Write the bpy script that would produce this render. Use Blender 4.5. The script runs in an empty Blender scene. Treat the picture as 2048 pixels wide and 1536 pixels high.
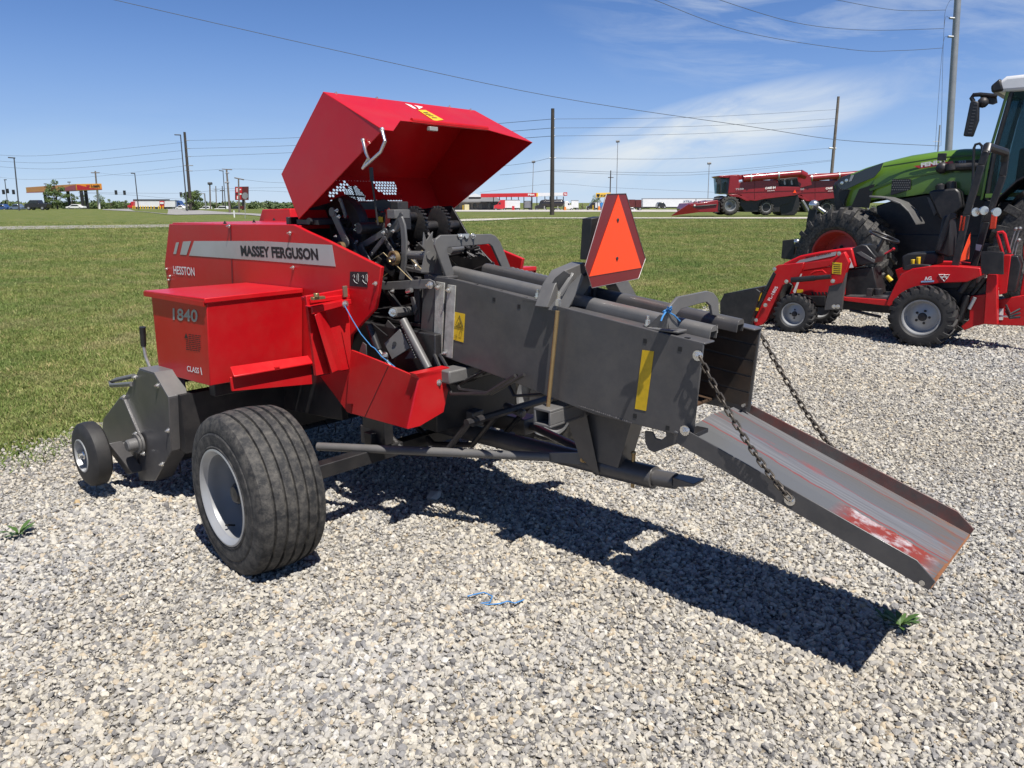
import bpy, bmesh, math, random
from mathutils import Vector, Matrix
from math import sin, cos, pi, radians, atan, atan2, hypot, sqrt
random.seed(7)
scene = bpy.context.scene
# ------------------------------------------------------------------ camera
CAM_H = 1.65; FPX = 1540.0; CX, CY = 1024.0, 768.0
PITCH = atan((768 - 404) / FPX)
cd = bpy.data.cameras.new("camera"); cam = bpy.data.objects.new("camera", cd)
scene.collection.objects.link(cam); scene.camera = cam
cam.location = (0, 0, CAM_H); cam.rotation_euler = (pi/2 - PITCH, 0, 0)
cd.sensor_fit = 'HORIZONTAL'; cd.sensor_width = 36.0; cd.lens = FPX / 2048 * 36.0
cd.clip_start = 0.05; cd.clip_end = 6000
# ------------------------------------------------------------------ sky and sun
SUN_AZ, SUN_EL = radians(151), radians(63)
w = bpy.data.worlds.new("World"); scene.world = w; w.use_nodes = True
nt = w.node_tree; nt.nodes.clear()
N = nt.nodes.new; LK = nt.links.new
sky = N('ShaderNodeTexSky'); sky.sky_type = 'NISHITA'; sky.sun_disc = False
sky.sun_elevation = SUN_EL; sky.sun_rotation = SUN_AZ
sky.air_density = 1.0; sky.dust_density = 0.1; sky.ozone_density = 1.2; sky.altitude = 200
hsv = N('ShaderNodeHueSaturation'); hsv.inputs['Saturation'].default_value = 1.12
LK(sky.outputs[0], hsv.inputs['Color'])
tc = N('ShaderNodeTexCoord'); sep = N('ShaderNodeSeparateXYZ'); LK(tc.outputs['Generated'], sep.inputs[0])
def mth(op, a, b=None, c=None, clamp=False):
    n = N('ShaderNodeMath'); n.operation = op; n.use_clamp = clamp
    for i, x in enumerate((a, b, c)):
        if x is None: continue
        if isinstance(x, (int, float)): n.inputs[i].default_value = x
        else: LK(x, n.inputs[i])
    return n.outputs[0]
azm = mth('ARCTAN2', sep.outputs[0], sep.outputs[1]); elv = mth('ARCSINE', sep.outputs[2])
def cloud(az0, el0, rot, sa, sb, scale, stretch, lo, hi, gain, seed):
    """cirrus bank on the sky itself: an ellipse round one bearing, broken up by stretched noise"""
    a = mth('SUBTRACT', azm, az0); b = mth('SUBTRACT', elv, el0)
    p = mth('ADD', mth('MULTIPLY', a, cos(rot)), mth('MULTIPLY', b, sin(rot)))
    q = mth('SUBTRACT', mth('MULTIPLY', b, cos(rot)), mth('MULTIPLY', a, sin(rot)))
    d = mth('ADD', mth('POWER', mth('ABSOLUTE', mth('DIVIDE', p, sa)), 2.0), mth('POWER', mth('ABSOLUTE', mth('DIVIDE', q, sb)), 2.0))
    msk = mth('SUBTRACT', 1.0, d, clamp=True)
    cb = N('ShaderNodeCombineXYZ'); LK(mth('MULTIPLY', p, scale), cb.inputs[0]); LK(mth('MULTIPLY', q, scale * stretch), cb.inputs[1]); cb.inputs[2].default_value = seed
    nz = N('ShaderNodeTexNoise'); nz.inputs['Scale'].default_value = 1; nz.inputs['Detail'].default_value = 7; nz.inputs['Roughness'].default_value = .62; nz.inputs['Distortion'].default_value = .6
    LK(cb.outputs[0], nz.inputs['Vector'])
    mr = N('ShaderNodeMapRange'); mr.inputs['From Min'].default_value = lo; mr.inputs['From Max'].default_value = hi; LK(nz.outputs[0], mr.inputs['Value'])
    return mth('MULTIPLY', mth('MULTIPLY', mr.outputs[0], msk), gain)
c1 = cloud(.235, .078, .22, .25, .047, 7, 3.0, .20, .60, 1.15, 1.3)
c2 = cloud(.36, .24, -.10, .34, .16, 6, 5.5, .44, .74, .55, 5.1)
c3 = cloud(.62, .22, -.25, .30, .10, 6, 6, .40, .72, .60, 9.4)
c4 = cloud(-.1, .03, 0, 1.6, .10, 5, 5, .38, .80, .10, 2.2)
ct = mth('MAXIMUM', mth('MAXIMUM', c1, c2), mth('MAXIMUM', c3, c4), clamp=True)
ct = mth('MINIMUM', ct, 1.0)
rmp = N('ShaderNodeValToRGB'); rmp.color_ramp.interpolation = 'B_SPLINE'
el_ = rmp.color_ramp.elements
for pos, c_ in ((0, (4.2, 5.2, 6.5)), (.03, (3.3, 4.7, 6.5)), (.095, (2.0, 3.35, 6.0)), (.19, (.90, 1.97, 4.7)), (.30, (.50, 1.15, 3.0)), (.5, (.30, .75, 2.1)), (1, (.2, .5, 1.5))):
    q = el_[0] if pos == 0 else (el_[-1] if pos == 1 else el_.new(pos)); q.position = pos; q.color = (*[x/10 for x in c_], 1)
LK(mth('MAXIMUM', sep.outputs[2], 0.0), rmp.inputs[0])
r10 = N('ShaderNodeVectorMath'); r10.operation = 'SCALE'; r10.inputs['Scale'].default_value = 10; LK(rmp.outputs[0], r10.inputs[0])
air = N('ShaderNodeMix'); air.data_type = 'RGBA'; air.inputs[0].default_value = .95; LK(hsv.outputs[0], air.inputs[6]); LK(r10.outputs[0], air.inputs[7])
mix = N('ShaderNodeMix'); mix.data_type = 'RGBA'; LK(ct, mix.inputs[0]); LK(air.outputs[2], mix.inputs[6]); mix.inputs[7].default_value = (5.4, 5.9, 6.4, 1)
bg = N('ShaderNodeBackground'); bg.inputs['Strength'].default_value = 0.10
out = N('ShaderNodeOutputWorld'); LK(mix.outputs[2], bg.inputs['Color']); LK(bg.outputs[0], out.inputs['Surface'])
sd = bpy.data.lights.new("sun", 'SUN'); sun = bpy.data.objects.new("sun", sd); scene.collection.objects.link(sun)
sd.energy = 5.0; sd.angle = radians(0.53); sd.color = (1.0, 0.955, 0.89)
sdir = Vector((sin(SUN_AZ)*cos(SUN_EL), cos(SUN_AZ)*cos(SUN_EL), sin(SUN_EL)))
sun.rotation_euler = sdir.to_track_quat('Z', 'Y').to_euler(); sun.location = (6, -8, 20)
vs = scene.view_settings; vs.view_transform = 'Standard'; vs.look = 'None'; vs.exposure = 0.45; vs.gamma = 1.0
# ------------------------------------------------------------------ geometry of the place
CAMP = Vector((0, 0, CAM_H))
def ray(u, v):
    a = (u-CX)/FPX; b = (v-CY)/FPX
    return Vector((a, cos(PITCH) - b*sin(PITCH), -(sin(PITCH) + b*cos(PITCH))))
class Frame:
    """a vehicle's own axes: f forward, l to its left, z up"""
    def __init__(s, azdeg, L0, F0=0.0):
        a = radians(azdeg); s.F = Vector((sin(a), cos(a), 0)); s.L = Vector((-s.F.y, s.F.x, 0)); s.L0 = L0; s.F0 = F0
    def B(s, f, l, z): return s.F*(f+s.F0) + s.L*(l+s.L0) + Vector((0, 0, z))
    def S(s, u, v, l):
        r = ray(u, v); return CAMP + r*((l+s.L0)/r.dot(s.L))
    def R(s, u, v, f):
        r = ray(u, v); return CAMP + r*((f+s.F0)/r.dot(s.F))
    def co(s, p): return (p.dot(s.F)-s.F0, p.dot(s.L)-s.L0, p.z)
    def mir(s, p, l=0.0): return p - s.L*(2*(p.dot(s.L)-s.L0-l))
def T(u, v, z):
    r = ray(u, v); return CAMP + r*((z-CAM_H)/r.z)
def W(u, v, Y):
    r = ray(u, v); return CAMP + r*(Y/r.y)
def proj(p):
    d = Vector(p)-CAMP; z = d.y*cos(PITCH)-d.z*sin(PITCH); y = -d.z*cos(PITCH)-d.y*sin(PITCH)
    return CX+FPX*d.x/z, CY+FPX*y/z
def inpoly(x, y, P):
    c = False
    for (x0, y0), (x1, y1) in zip(P, P[1:]+P[:1]):
        if (y0 > y) != (y1 > y) and x < (x1-x0)*(y-y0)/(y1-y0)+x0: c = not c
    return c
def lerp(a, b, t): return a + (b-a)*t
def sstep(a, b, x):
    t = min(1, max(0, (x-a)/(b-a))); return t*t*(3-2*t)
def pw(x, tab):
    if x <= tab[0][0]: return tab[0][1]
    for (x0, y0), (x1, y1) in zip(tab, tab[1:]):
        if x <= x1: return y0 + (y1-y0)*(x-x0)/(x1-x0)
    return tab[-1][1]
TR = [(30, 0), (50, .25), (69, .43), (90, .3), (285, -1.15), (500, -1.6)]
TL = [(100, 0), (150, .06), (192, .0), (240, -1.1), (400, -1.6)]
def terr(x, y):
    if y < 5: return 0.0
    t = sstep(-.28, -.10, x/y)
    return lerp(pw(y, TL), pw(y, TR), t)
def G(u, v, lift=0.0):
    """where the ground is met in that direction"""
    r = ray(u, v); t = 1.0; step = .25
    while t < 1500:
        p = CAMP + r*t
        if p.z <= terr(p.x, p.y):
            lo, hi = t-step, t
            for _ in range(30):
                m = (lo+hi)/2; q = CAMP + r*m
                if q.z <= terr(q.x, q.y): hi = m
                else: lo = m
            q = CAMP + r*hi; q.z = terr(q.x, q.y)+lift; return q
        step = max(.25, t*.01); t += step
    p = CAMP + r*900; p.z = terr(p.x, p.y)+lift; return p
# ------------------------------------------------------------------ mesh tools
coll = scene.collection
ORG = {}
def basis(ax):
    ax = ax.normalized(); h = Vector((0, 0, 1)) if abs(ax.z) < .9 else Vector((1, 0, 0))
    x = h.cross(ax).normalized(); return x, ax.cross(x).normalized(), ax
NOSPLIT = ('tyre', 'crown', 'leaf', 'print', 'lettering', 'text', 'mesh', 'rib', 'far_trees', 'number', 'guard', 'liner', 'weld', 'ground', 'path', 'road', 'lot', 'chain', 'grille', 'reel', 'rosette', 'vent', 'emblem', 'digit', 'hood')
class MB:
    def __init__(s): s.v = []; s.f = []; s.marks = []; s.bm_ = []
    def cut(s): s.marks.append((len(s.v), len(s.f))); return s
    def _a(s, vs): b = len(s.v); s.v.extend([Vector(p) for p in vs]); return b
    def prism(s, pts, off):
        n = len(pts); off = Vector(off); b = s._a(pts); s._a([Vector(p)+off for p in pts])
        s.f.append(list(range(b, b+n))); s.f.append([b+n+i for i in range(n-1, -1, -1)])
        for i in range(n): j = (i+1) % n; s.f.append([b+j, b+i, b+n+i, b+n+j])
        return s
    def face(s, pts): b = s._a(pts); s.f.append(list(range(b, b+len(pts)))); return s
    def box(s, c, x, y, z):
        c, x, y, z = Vector(c), Vector(x), Vector(y), Vector(z)
        return s.prism([c-x-y-z, c+x-y-z, c+x+y-z, c-x+y-z], z*2)
    def hexa(s, a, b):
        """eight corners: quad a and quad b"""
        k = s._a(list(a)+list(b)); s.f += [[k, k+1, k+2, k+3], [k+7, k+6, k+5, k+4]]
        for i in range(4): j = (i+1) % 4; s.f.append([k+j, k+i, k+4+i, k+4+j])
        return s
    def cone(s, p0, p1, r0, r1=None, n=14, caps=True):
        r1 = r0 if r1 is None else r1; p0, p1 = Vector(p0), Vector(p1); x, y, a = basis(p1-p0)
        b = s._a([p0 + (x*cos(2*pi*i/n)+y*sin(2*pi*i/n))*r0 for i in range(n)]+[p1 + (x*cos(2*pi*i/n)+y*sin(2*pi*i/n))*r1 for i in range(n)])
        for i in range(n): j = (i+1) % n; s.f.append([b+i, b+j, b+n+j, b+n+i])
        if caps: s.f.append([b+i for i in range(n-1, -1, -1)]); s.f.append([b+n+i for i in range(n)])
        return s
    def tube(s, pts, r, n=8, closed=False):
        pts = [Vector(p) for p in pts]; m = len(pts); rings = []
        rr = r if isinstance(r, (list, tuple)) else [r]*m; px = None
        for i, p in enumerate(pts):
            if closed: t = pts[(i+1) % m]-pts[i-1]
            else: t = pts[min(i+1, m-1)]-pts[max(i-1, 0)]
            t.normalize()
            if px is None: x, y, _ = basis(t)
            else:
                x = (px - t*px.dot(t))
                x = x.normalized() if x.length > 1e-6 else basis(t)[0]
                y = t.cross(x)
            px = x
            rings.append(s._a([p + (x*cos(2*pi*k/n)+y*sin(2*pi*k/n))*rr[i] for k in range(n)]))
        for i in range(m if closed else m-1):
            a, b = rings[i], rings[(i+1) % m]
            for k in range(n): j = (k+1) % n; s.f.append([a+k, a+j, b+j, b+k])
        if not closed:
            s.f.append([rings[0]+k for k in range(n-1, -1, -1)]); s.f.append([rings[-1]+k for k in range(n)])
        return s
    def lathe(s, c, ax, prof, n=40, a0=0, a1=2*pi):
        """prof: (height along ax, radius)"""
        c = Vector(c); x, y, a = basis(Vector(ax)); full = abs(a1-a0-2*pi) < 1e-6; cols = n if full else n+1; R = []
        for i in range(cols):
            t = a0+(a1-a0)*i/n; d = x*cos(t)+y*sin(t)
            R.append(s._a([c + a*h + d*r for h, r in prof]))
        m = len(prof)
        for i in range(n):
            p, q = R[i], R[(i+1) % cols]
            for k in range(m-1): s.f.append([p+k, q+k, q+k+1, p+k+1])
        return s
    def ball(s, c, r, n=10, sc=(1, 1, 1)):
        c = Vector(c); R = []; m = max(4, n//2)
        top = s._a([c+Vector((0, 0, r*sc[2]))]); bot = s._a([c-Vector((0, 0, r*sc[2]))])
        for i in range(1, m):
            t = pi*i/m; R.append(s._a([c+Vector((r*sc[0]*sin(t)*cos(2*pi*k/n), r*sc[1]*sin(t)*sin(2*pi*k/n), r*sc[2]*cos(t))) for k in range(n)]))
        for k in range(n):
            j = (k+1) % n; s.f.append([top, R[0]+k, R[0]+j]); s.f.append([bot, R[-1]+j, R[-1]+k])
            for a, b in zip(R, R[1:]): s.f.append([a+k, b+k, b+j, a+j])
        return s
    def bolt(s, c, ax, r=.009, h=.010):
        s.bm_.append((len(s.v), len(s.f))); ax = Vector(ax).normalized(); c = Vector(c)
        s.cone(c, c+ax*h*.3, r*1.45, n=12); s.cone(c+ax*h*.3, c+ax*h, r, r*.92, n=6); s.cone(c+ax*h, c+ax*(h*1.7), r*.5, n=8)
        return s
    def build(s, name, mat, parent=None, smooth=35, bevel=0, org=None, seg=2, uv=None):
        mk = s.bm_ if ('bolt' in name and len(s.bm_) > 1) else s.marks
        if mk:
            ms = [m for m in mk if m[0] > 0]; bounds = [(0, 0)]+ms+[(len(s.v), len(s.f))]; last = None
            for (v0, f0), (v1, f1) in zip(bounds, bounds[1:]):
                if v1 > v0:
                    q = MB(); q.v = s.v[v0:v1]; q.f = [[i-v0 for i in f] for f in s.f[f0:f1]]; last = q.build(name, mat, parent, smooth, bevel, org, seg, uv)
            return last
        if not any(k in name for k in NOSPLIT) and len(s.v) < 6000:
            par = list(range(len(s.v)))
            def fnd(i):
                while par[i] != i: par[i] = par[par[i]]; i = par[i]
                return i
            for f in s.f:
                r0 = fnd(f[0])
                for k in f[1:]: par[fnd(k)] = r0
            grp = {}
            for i in range(len(s.v)): grp.setdefault(fnd(i), []).append(i)
            bx = []
            for ids in grp.values():
                P = [s.v[i] for i in ids]; bx.append([[min(p[k] for p in P)-.0015 for k in range(3)], [max(p[k] for p in P)+.0015 for k in range(3)], ids])
            ch = len(bx) > 1
            while ch:
                ch = False
                for i in range(len(bx)):
                    for j in range(i+1, len(bx)):
                        A, C = bx[i], bx[j]
                        if all(A[0][k] <= C[1][k] and C[0][k] <= A[1][k] for k in range(3)):
                            bx[i] = [[min(A[0][k], C[0][k]) for k in range(3)], [max(A[1][k], C[1][k]) for k in range(3)], A[2]+C[2]]; bx.pop(j); ch = True; break
                    if ch: break
            if len(bx) > 1:
                for A in bx:
                    ids = sorted(A[2]); mp = {v: k for k, v in enumerate(ids)}; q = MB(); q.v = [s.v[i] for i in ids]; q.f = [[mp[i] for i in f] for f in s.f if f[0] in mp]; q.solo = True
                    last = q.build(name, mat, parent, smooth, bevel, org, seg, uv)
                return last
        if parent is not None:
            top = parent
            while top.parent: top = top.parent
            o = ORG[top.name]
        elif org is not None: o = Vector(org)
        else:
            zs = min(p.z for p in s.v); o = Vector(((min(p.x for p in s.v)+max(p.x for p in s.v))/2, (min(p.y for p in s.v)+max(p.y for p in s.v))/2, zs))
        me = bpy.data.meshes.new(name); me.from_pydata([p-o for p in s.v], [], s.f); me.validate()
        bm = bmesh.new(); bm.from_mesh(me); bmesh.ops.recalc_face_normals(bm, faces=bm.faces); bm.to_mesh(me); bm.free()
        me.materials.append(mat)
        if uv:
            ul = me.uv_layers.new(name='UVMap')
            for lp in me.loops: ul.data[lp.index].uv = uv(me.vertices[lp.vertex_index].co+o)
        if smooth is not None:
            me.shade_smooth(); me.set_sharp_from_angle(angle=radians(smooth))
        ob = bpy.data.objects.new(name, me); coll.objects.link(ob)
        if parent is not None: ob.parent = parent
        else: ob.location = o; ORG[ob.name] = o
        if bevel:
            b = ob.modifiers.new('bevel', 'BEVEL'); b.width = bevel; b.segments = seg; b.limit_method = 'ANGLE'; b.angle_limit = radians(40)
        return ob
def tag(o, label=None, cat=None, group=None, kind=None):
    if label: o['label'] = label
    if cat: o['category'] = cat
    if group: o['group'] = group
    if kind: o['kind'] = kind
    return o
def thing(name, loc, label, cat, group=None):
    o = bpy.data.objects.new(name, None); coll.objects.link(o); o.location = loc; o.empty_display_size = .2
    ORG[o.name] = Vector(loc); return tag(o, label, cat, group)
def copy_tree(o, loc=None, parent=None, label=None, rotz=None, scale=None):
    c = o.copy(); coll.objects.link(c)
    if parent is not None: c.parent = parent
    if loc is not None: c.location = loc; ORG[c.name] = Vector(loc)
    if rotz is not None: c.rotation_euler = (0, 0, rotz)
    if scale is not None: c.scale = (scale,)*3
    if label: c['label'] = label
    for ch in list(o.children): copy_tree(ch, parent=c)
    return c
def text(name, s, bl, br, tl, mat, parent, lift=.002, bold=.0, shear=0.0, spacing=1.0):
    cu = bpy.data.curves.new(name, 'FONT'); cu.body = s; cu.offset = bold; cu.shear = shear; cu.space_character = spacing; cu.resolution_u = 3
    ob = bpy.data.objects.new(name, cu); coll.objects.link(ob)
    dg = bpy.context.evaluated_depsgraph_get(); dg.update()
    me = bpy.data.meshes.new_from_object(ob.evaluated_get(dg)); bpy.data.objects.remove(ob); bpy.data.curves.remove(cu)
    xs = [v.co.x for v in me.vertices]; ys = [v.co.y for v in me.vertices]
    x0, x1, y0, y1 = min(xs), max(xs), min(ys), max(ys)
    bl, br, tl = Vector(bl), Vector(br), Vector(tl); n = (br-bl).cross(tl-bl).normalized()
    if n.dot(CAMP-bl) < 0: n = -n
    m = MB(); m.v = [bl + (br-bl)*((v.co.x-x0)/(x1-x0)) + (tl-bl)*((v.co.y-y0)/(y1-y0)) + n*lift for v in me.vertices]
    m.f = [list(p.vertices) for p in me.polygons]; bpy.data.meshes.remove(me)
    return m.build(name, mat, parent, smooth=None)
# ------------------------------------------------------------------ materials
def mat_new(name):
    m = bpy.data.materials.new(name); m.use_nodes = True; return m, m.node_tree, m.node_tree.nodes['Principled BSDF']
def paint(name, col, rough=.4, metal=0.0, coat=0.0, var=.12, nscale=6.0, dirt=None, dirt_amt=0.0, dirt_scale=3.0, bump=0.0, bscale=300.0, spec=.5, emit=0):
    m, t, b = mat_new(name); n = t.nodes.new; l = t.links.new
    tcn = n('ShaderNodeTexCoord')
    nz = n('ShaderNodeTexNoise'); nz.inputs['Scale'].default_value = nscale; nz.inputs['Detail'].default_value = 6; nz.inputs['Roughness'].default_value = .6; l(tcn.outputs['Object'], nz.inputs['Vector'])
    mr = n('ShaderNodeMapRange'); mr.inputs['From Min'].default_value = .3; mr.inputs['From Max'].default_value = .7
    mr.inputs['To Min'].default_value = 1-var; mr.inputs['To Max'].default_value = 1+var; l(nz.outputs[0], mr.inputs['Value'])
    mx = n('ShaderNodeVectorMath'); mx.operation = 'SCALE'; mx.inputs[0].default_value = col[:3]; l(mr.outputs[0], mx.inputs['Scale'])
    src = mx.outputs[0]
    if dirt is not None:
        nd = n('ShaderNodeTexNoise'); nd.inputs['Scale'].default_value = dirt_scale; nd.inputs['Detail'].default_value = 9; nd.inputs['Roughness'].default_value = .72; l(tcn.outputs['Object'], nd.inputs['Vector'])
        rd = n('ShaderNodeMapRange'); rd.inputs['From Min'].default_value = .42; rd.inputs['From Max'].default_value = .72; rd.inputs['To Max'].default_value = dirt_amt; l(nd.outputs[0], rd.inputs['Value'])
        md = n('ShaderNodeMix'); md.data_type = 'RGBA'; l(rd.outputs[0], md.inputs[0]); l(src, md.inputs[6]); md.inputs[7].default_value = (*dirt, 1); src = md.outputs[2]
    l(src, b.inputs['Base Color'])
    rr = n('ShaderNodeMapRange'); rr.inputs['To Min'].default_value = max(.03, rough-.1); rr.inputs['To Max'].default_value = min(1, rough+.12); l(nz.outputs[0], rr.inputs['Value']); l(rr.outputs[0], b.inputs['Roughness'])
    b.inputs['Metallic'].default_value = metal; b.inputs['Coat Weight'].default_value = coat; b.inputs['Coat Roughness'].default_value = .12; b.inputs['Specular IOR Level'].default_value = spec
    if bump:
        nb = n('ShaderNodeTexNoise'); nb.inputs['Scale'].default_value = bscale; nb.inputs['Detail'].default_value = 3; l(tcn.outputs['Object'], nb.inputs['Vector'])
        bp = n('ShaderNodeBump'); bp.inputs['Strength'].default_value = bump; bp.inputs['Distance'].default_value = .004; l(nb.outputs[0], bp.inputs['Height']); l(bp.outputs[0], b.inputs['Normal'])
    return m
RED = paint('red_paint', (.50, .0065, .0115), .34, coat=.10, spec=.35, var=.06, nscale=3, dirt=(.30, .12, .085), dirt_amt=.15, dirt_scale=4, bump=.08, bscale=18)
REDF = paint('field_red_paint', (.22, .008, .013), .35, coat=.3, var=.1, nscale=2)
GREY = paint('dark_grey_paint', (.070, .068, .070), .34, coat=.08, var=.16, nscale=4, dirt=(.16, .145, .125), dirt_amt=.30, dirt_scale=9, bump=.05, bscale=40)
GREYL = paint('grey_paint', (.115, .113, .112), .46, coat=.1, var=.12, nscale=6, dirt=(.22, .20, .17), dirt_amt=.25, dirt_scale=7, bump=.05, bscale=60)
BLACKP = paint('black_paint', (.016, .016, .018), .40, var=.2, nscale=8, dirt=(.07, .06, .05), dirt_amt=.3, dirt_scale=8)
CAST = paint('dark_cast_metal', (.030, .030, .034), .45, metal=.25, var=.3, nscale=12, dirt=(.10, .075, .05), dirt_amt=.35, dirt_scale=12, bump=.3, bscale=120)
RUBBER = paint('tyre_rubber', (.020, .020, .021), .75, var=.2, nscale=10, dirt=(.22, .20, .17), dirt_amt=.50, dirt_scale=26, bump=.5, bscale=160)
RUBBERC = paint('clean_tyre_rubber', (.016, .016, .017), .62, var=.2, nscale=10, dirt=(.10, .09, .08), dirt_amt=.25, dirt_scale=6, bump=.2, bscale=120)
SILVER = paint('silver_rim_paint', (.38, .39, .40), .36, metal=.35, var=.06, nscale=6, dirt=(.36, .32, .27), dirt_amt=.25, dirt_scale=7)
ZINC = paint('galvanised_steel', (.50, .49, .45), .50, metal=.45, var=.22, nscale=26, dirt=(.30, .27, .22), dirt_amt=.4, dirt_scale=20, bump=.2, bscale=80)
CHROME = paint('zinc_bolt', (.72, .71, .68), .24, metal=.9, var=.1, nscale=20)
BRASS = paint('yellow_zinc_rod', (.42, .30, .15), .34, metal=.75, var=.12, nscale=15)
CHAIN = paint('worn_chain_steel', (.10, .085, .07), .45, metal=.6, var=.3, nscale=40)
STEEL = paint('bare_steel', (.36, .35, .34), .38, metal=.7, var=.2, nscale=18)
YELLOW = paint('yellow_decal', (.72, .47, .02), .40, var=.06, nscale=14)
YTAPE = paint('yellow_reflective_tape', (.62, .40, .01), .35, var=.10, nscale=50)
BLACKD = paint('black_print', (.012, .012, .012), .5, var=.1)
WHITED = paint('white_print', (.78, .78, .76), .45, var=.04)
SILVD = paint('silver_decal', (.50, .49, .49), .30, metal=.35, var=.12, nscale=2.2)
SMVO = paint('fluorescent_orange', (1.0, .075, .012), .45, var=.03)
SMVR = paint('red_reflective_border', (.165, .010, .012), .32, coat=.2, var=.08, nscale=9)
BLUET = paint('blue_twine', (.05, .22, .50), .7, var=.15, nscale=60)
WOODP = paint('weathered_pole_wood', (.16, .135, .115), .85, var=.3, nscale=3)
DARKW = paint('tarred_pole_wood', (.05, .042, .037), .85, var=.3, nscale=3)
POLEG = paint('grey_pole_steel', (.30, .31, .32), .5, metal=.4, var=.12, nscale=2)
LAMPD = paint('dark_lamp_pole', (.06, .062, .07), .5, var=.1)
WIREM = paint('wire', (.10, .11, .13), .5, var=.1)
CONC = paint('concrete', (.46, .43, .38), .85, var=.12, nscale=.8, dirt=(.30, .28, .25), dirt_amt=.5, dirt_scale=.4)
PATHC = paint('worn_path_concrete', (.26, .245, .215), .9, var=.12, nscale=.8)
ASPH = paint('pale_asphalt', (.26, .25, .235), .9, var=.15, nscale=.5)
WHITEP = paint('white_vehicle_paint', (.74, .74, .74), .3, coat=.5, var=.04)
TRAILW = paint('white_trailer_panel', (.70, .71, .72), .4, var=.06, nscale=.6)
BLUEP = paint('blue_vehicle_paint', (.03, .07, .20), .3, coat=.5, var=.05)
SLATEP = paint('slate_blue_vehicle_paint', (.12, .16, .24), .3, coat=.5, var=.05)
BLACKV = paint('dark_vehicle_paint', (.018, .016, .018), .25, coat=.5, var=.05)
MAROON = paint('maroon_container_paint', (.10, .018, .018), .5, var=.2, nscale=.8)
REDV = paint('red_truck_paint', (.52, .02, .03), .3, coat=.4, var=.06)
BRIGHTR = paint('red_canopy_panel', (.50, .02, .025), .4, var=.04)
ORANGEC = paint('orange_canopy_panel', (.85, .32, .03), .45, var=.05)
YELLC = paint('yellow_canopy_panel', (.80, .50, .07), .45, var=.05)
BRICK = paint('grey_store_wall', (.20, .185, .17), .85, var=.12, nscale=.7)
ROOFG = paint('grey_store_roof', (.17, .17, .17), .8, var=.1, nscale=.5)
BARREL = paint('orange_barrel_plastic', (.80, .22, .03), .5, var=.05)
GLASSD = paint('dark_window_glass', (.012, .016, .02), .08, var=.1, spec=.8)
GREEN = paint('green_tractor_paint', (.105, .205, .022), .32, coat=.35, var=.06, nscale=2)
GREEND = paint('dark_green_trim', (.04, .085, .02), .38, var=.08)
REDRIM = paint('red_rim_paint', (.42, .030, .022), .42, var=.1, dirt=(.3, .2, .15), dirt_amt=.2)
BARK = paint('tree_bark', (.09, .07, .055), .9, var=.3, nscale=4)
FABRIC = paint('black_seat_vinyl', (.014, .014, .016), .55, var=.15)
LENS = paint('red_lamp_lens', (.55, .05, .02), .2, var=.2, nscale=40)
def glass(name, col, alpha_tint=.9):
    m, t, b = mat_new(name); b.inputs['Base Color'].default_value = (*col, 1); b.inputs['Roughness'].default_value = .03
    b.inputs['Transmission Weight'].default_value = alpha_tint; b.inputs['IOR'].default_value = 1.05; b.inputs['Specular IOR Level'].default_value = .7; return m
CABGLASS = glass('tinted_cab_glass', (.16, .25, .27), .92)
# ================================================================== HAY BALER
K = Frame(-48.3, -2.82); S = K.S; R = K.R; B = K.B; LV = K.L; FV = K.F; UP = Vector((0, 0, 1))
baler = thing('hay_baler', B(3.1, 0, 0), 'red and grey hay baler with raised hood and long rear bale chute on the gravel', 'hay baler')
def Ps(pts, l): return [S(u, v, l) for u, v in pts]
def Pr(pts, f): return [R(u, v, f) for u, v in pts]
def mirl(pts): return [K.mir(p) for p in pts]
def both(fn):
    fn(lambda p: p, 1); fn(lambda p: K.mir(p), -1)
# ---- wheels
def baler_wheel(l, sgn):
    c = B(3.08, l, .374); ta = radians(4.0*sgn); ax = (LV*cos(ta)+FV*sin(ta))*sgn
    prof = [(-.155, .215), (-.163, .25), (-.163, .30), (-.156, .335), (-.146, .356), (-.128, .366)]
    for k in range(5):
        h = -.100+.050*k; rc = .3775-.008*(abs(k-2)/2)**2
        prof += [(h-.0075, rc), (h-.0055, rc-.013), (h+.0055, rc-.013), (h+.0075, rc)]
    prof += [(.128, .366), (.146, .356), (.156, .336), (.163, .30), (.161, .293), (.166, .286), (.168, .26), (.164, .235), (.168, .230), (.160, .215)]
    rim = MB()
    rim.lathe(c, ax, [(.158, .222), (.168, .222), (.170, .214), (.164, .206), (.146, .198), (.142, .192), (.112, .188), (.08, .190), (.055, .178), (-.02, .172), (-.085, .170), (-.098, .165), (-.10, .09), (-.09, .075), (-.09, .0)], 56)
    rim.lathe(c, ax, [(-.158, .222), (-.168, .222), (-.164, .206), (-.10, .19), (-.066, .165)], 40)
    o = rim.build('wheel', SILVER, baler, 40)
    MB().lathe(c, ax, prof, 80).build('tyre', RUBBER, o, 30)
    h = MB(); h.lathe(c, ax, [(-.09, .080), (-.03, .075), (.02, .058), (.03, .052), (.095, .048), (.108, .036), (.112, 0)], 24)
    for k in range(6):
        t = 2*pi*k/6; x, y, a = basis(ax); h.bolt(c+ax*(-.099)+(x*cos(t)+y*sin(t))*.105, ax, .012, .016)
    h.build('wheel_hub', BLACKP, o)
    x, y, a = basis(ax); d = (-UP*.8+FV*.25).normalized()
    MB().tube([c+ax*.09+d*.176, c+ax*.11+d*.168, c+ax*.135+d*.160], .0045).build('valve_stem', BLACKP, o)
baler_wheel(1.12, 1); baler_wheel(-1.10, -1)
ax = MB(); ax.box(B(3.08, 0, .372), FV*.035, LV*1.0, UP*.035); ax.build('axle', BLACKP, baler, bevel=.004)
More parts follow.
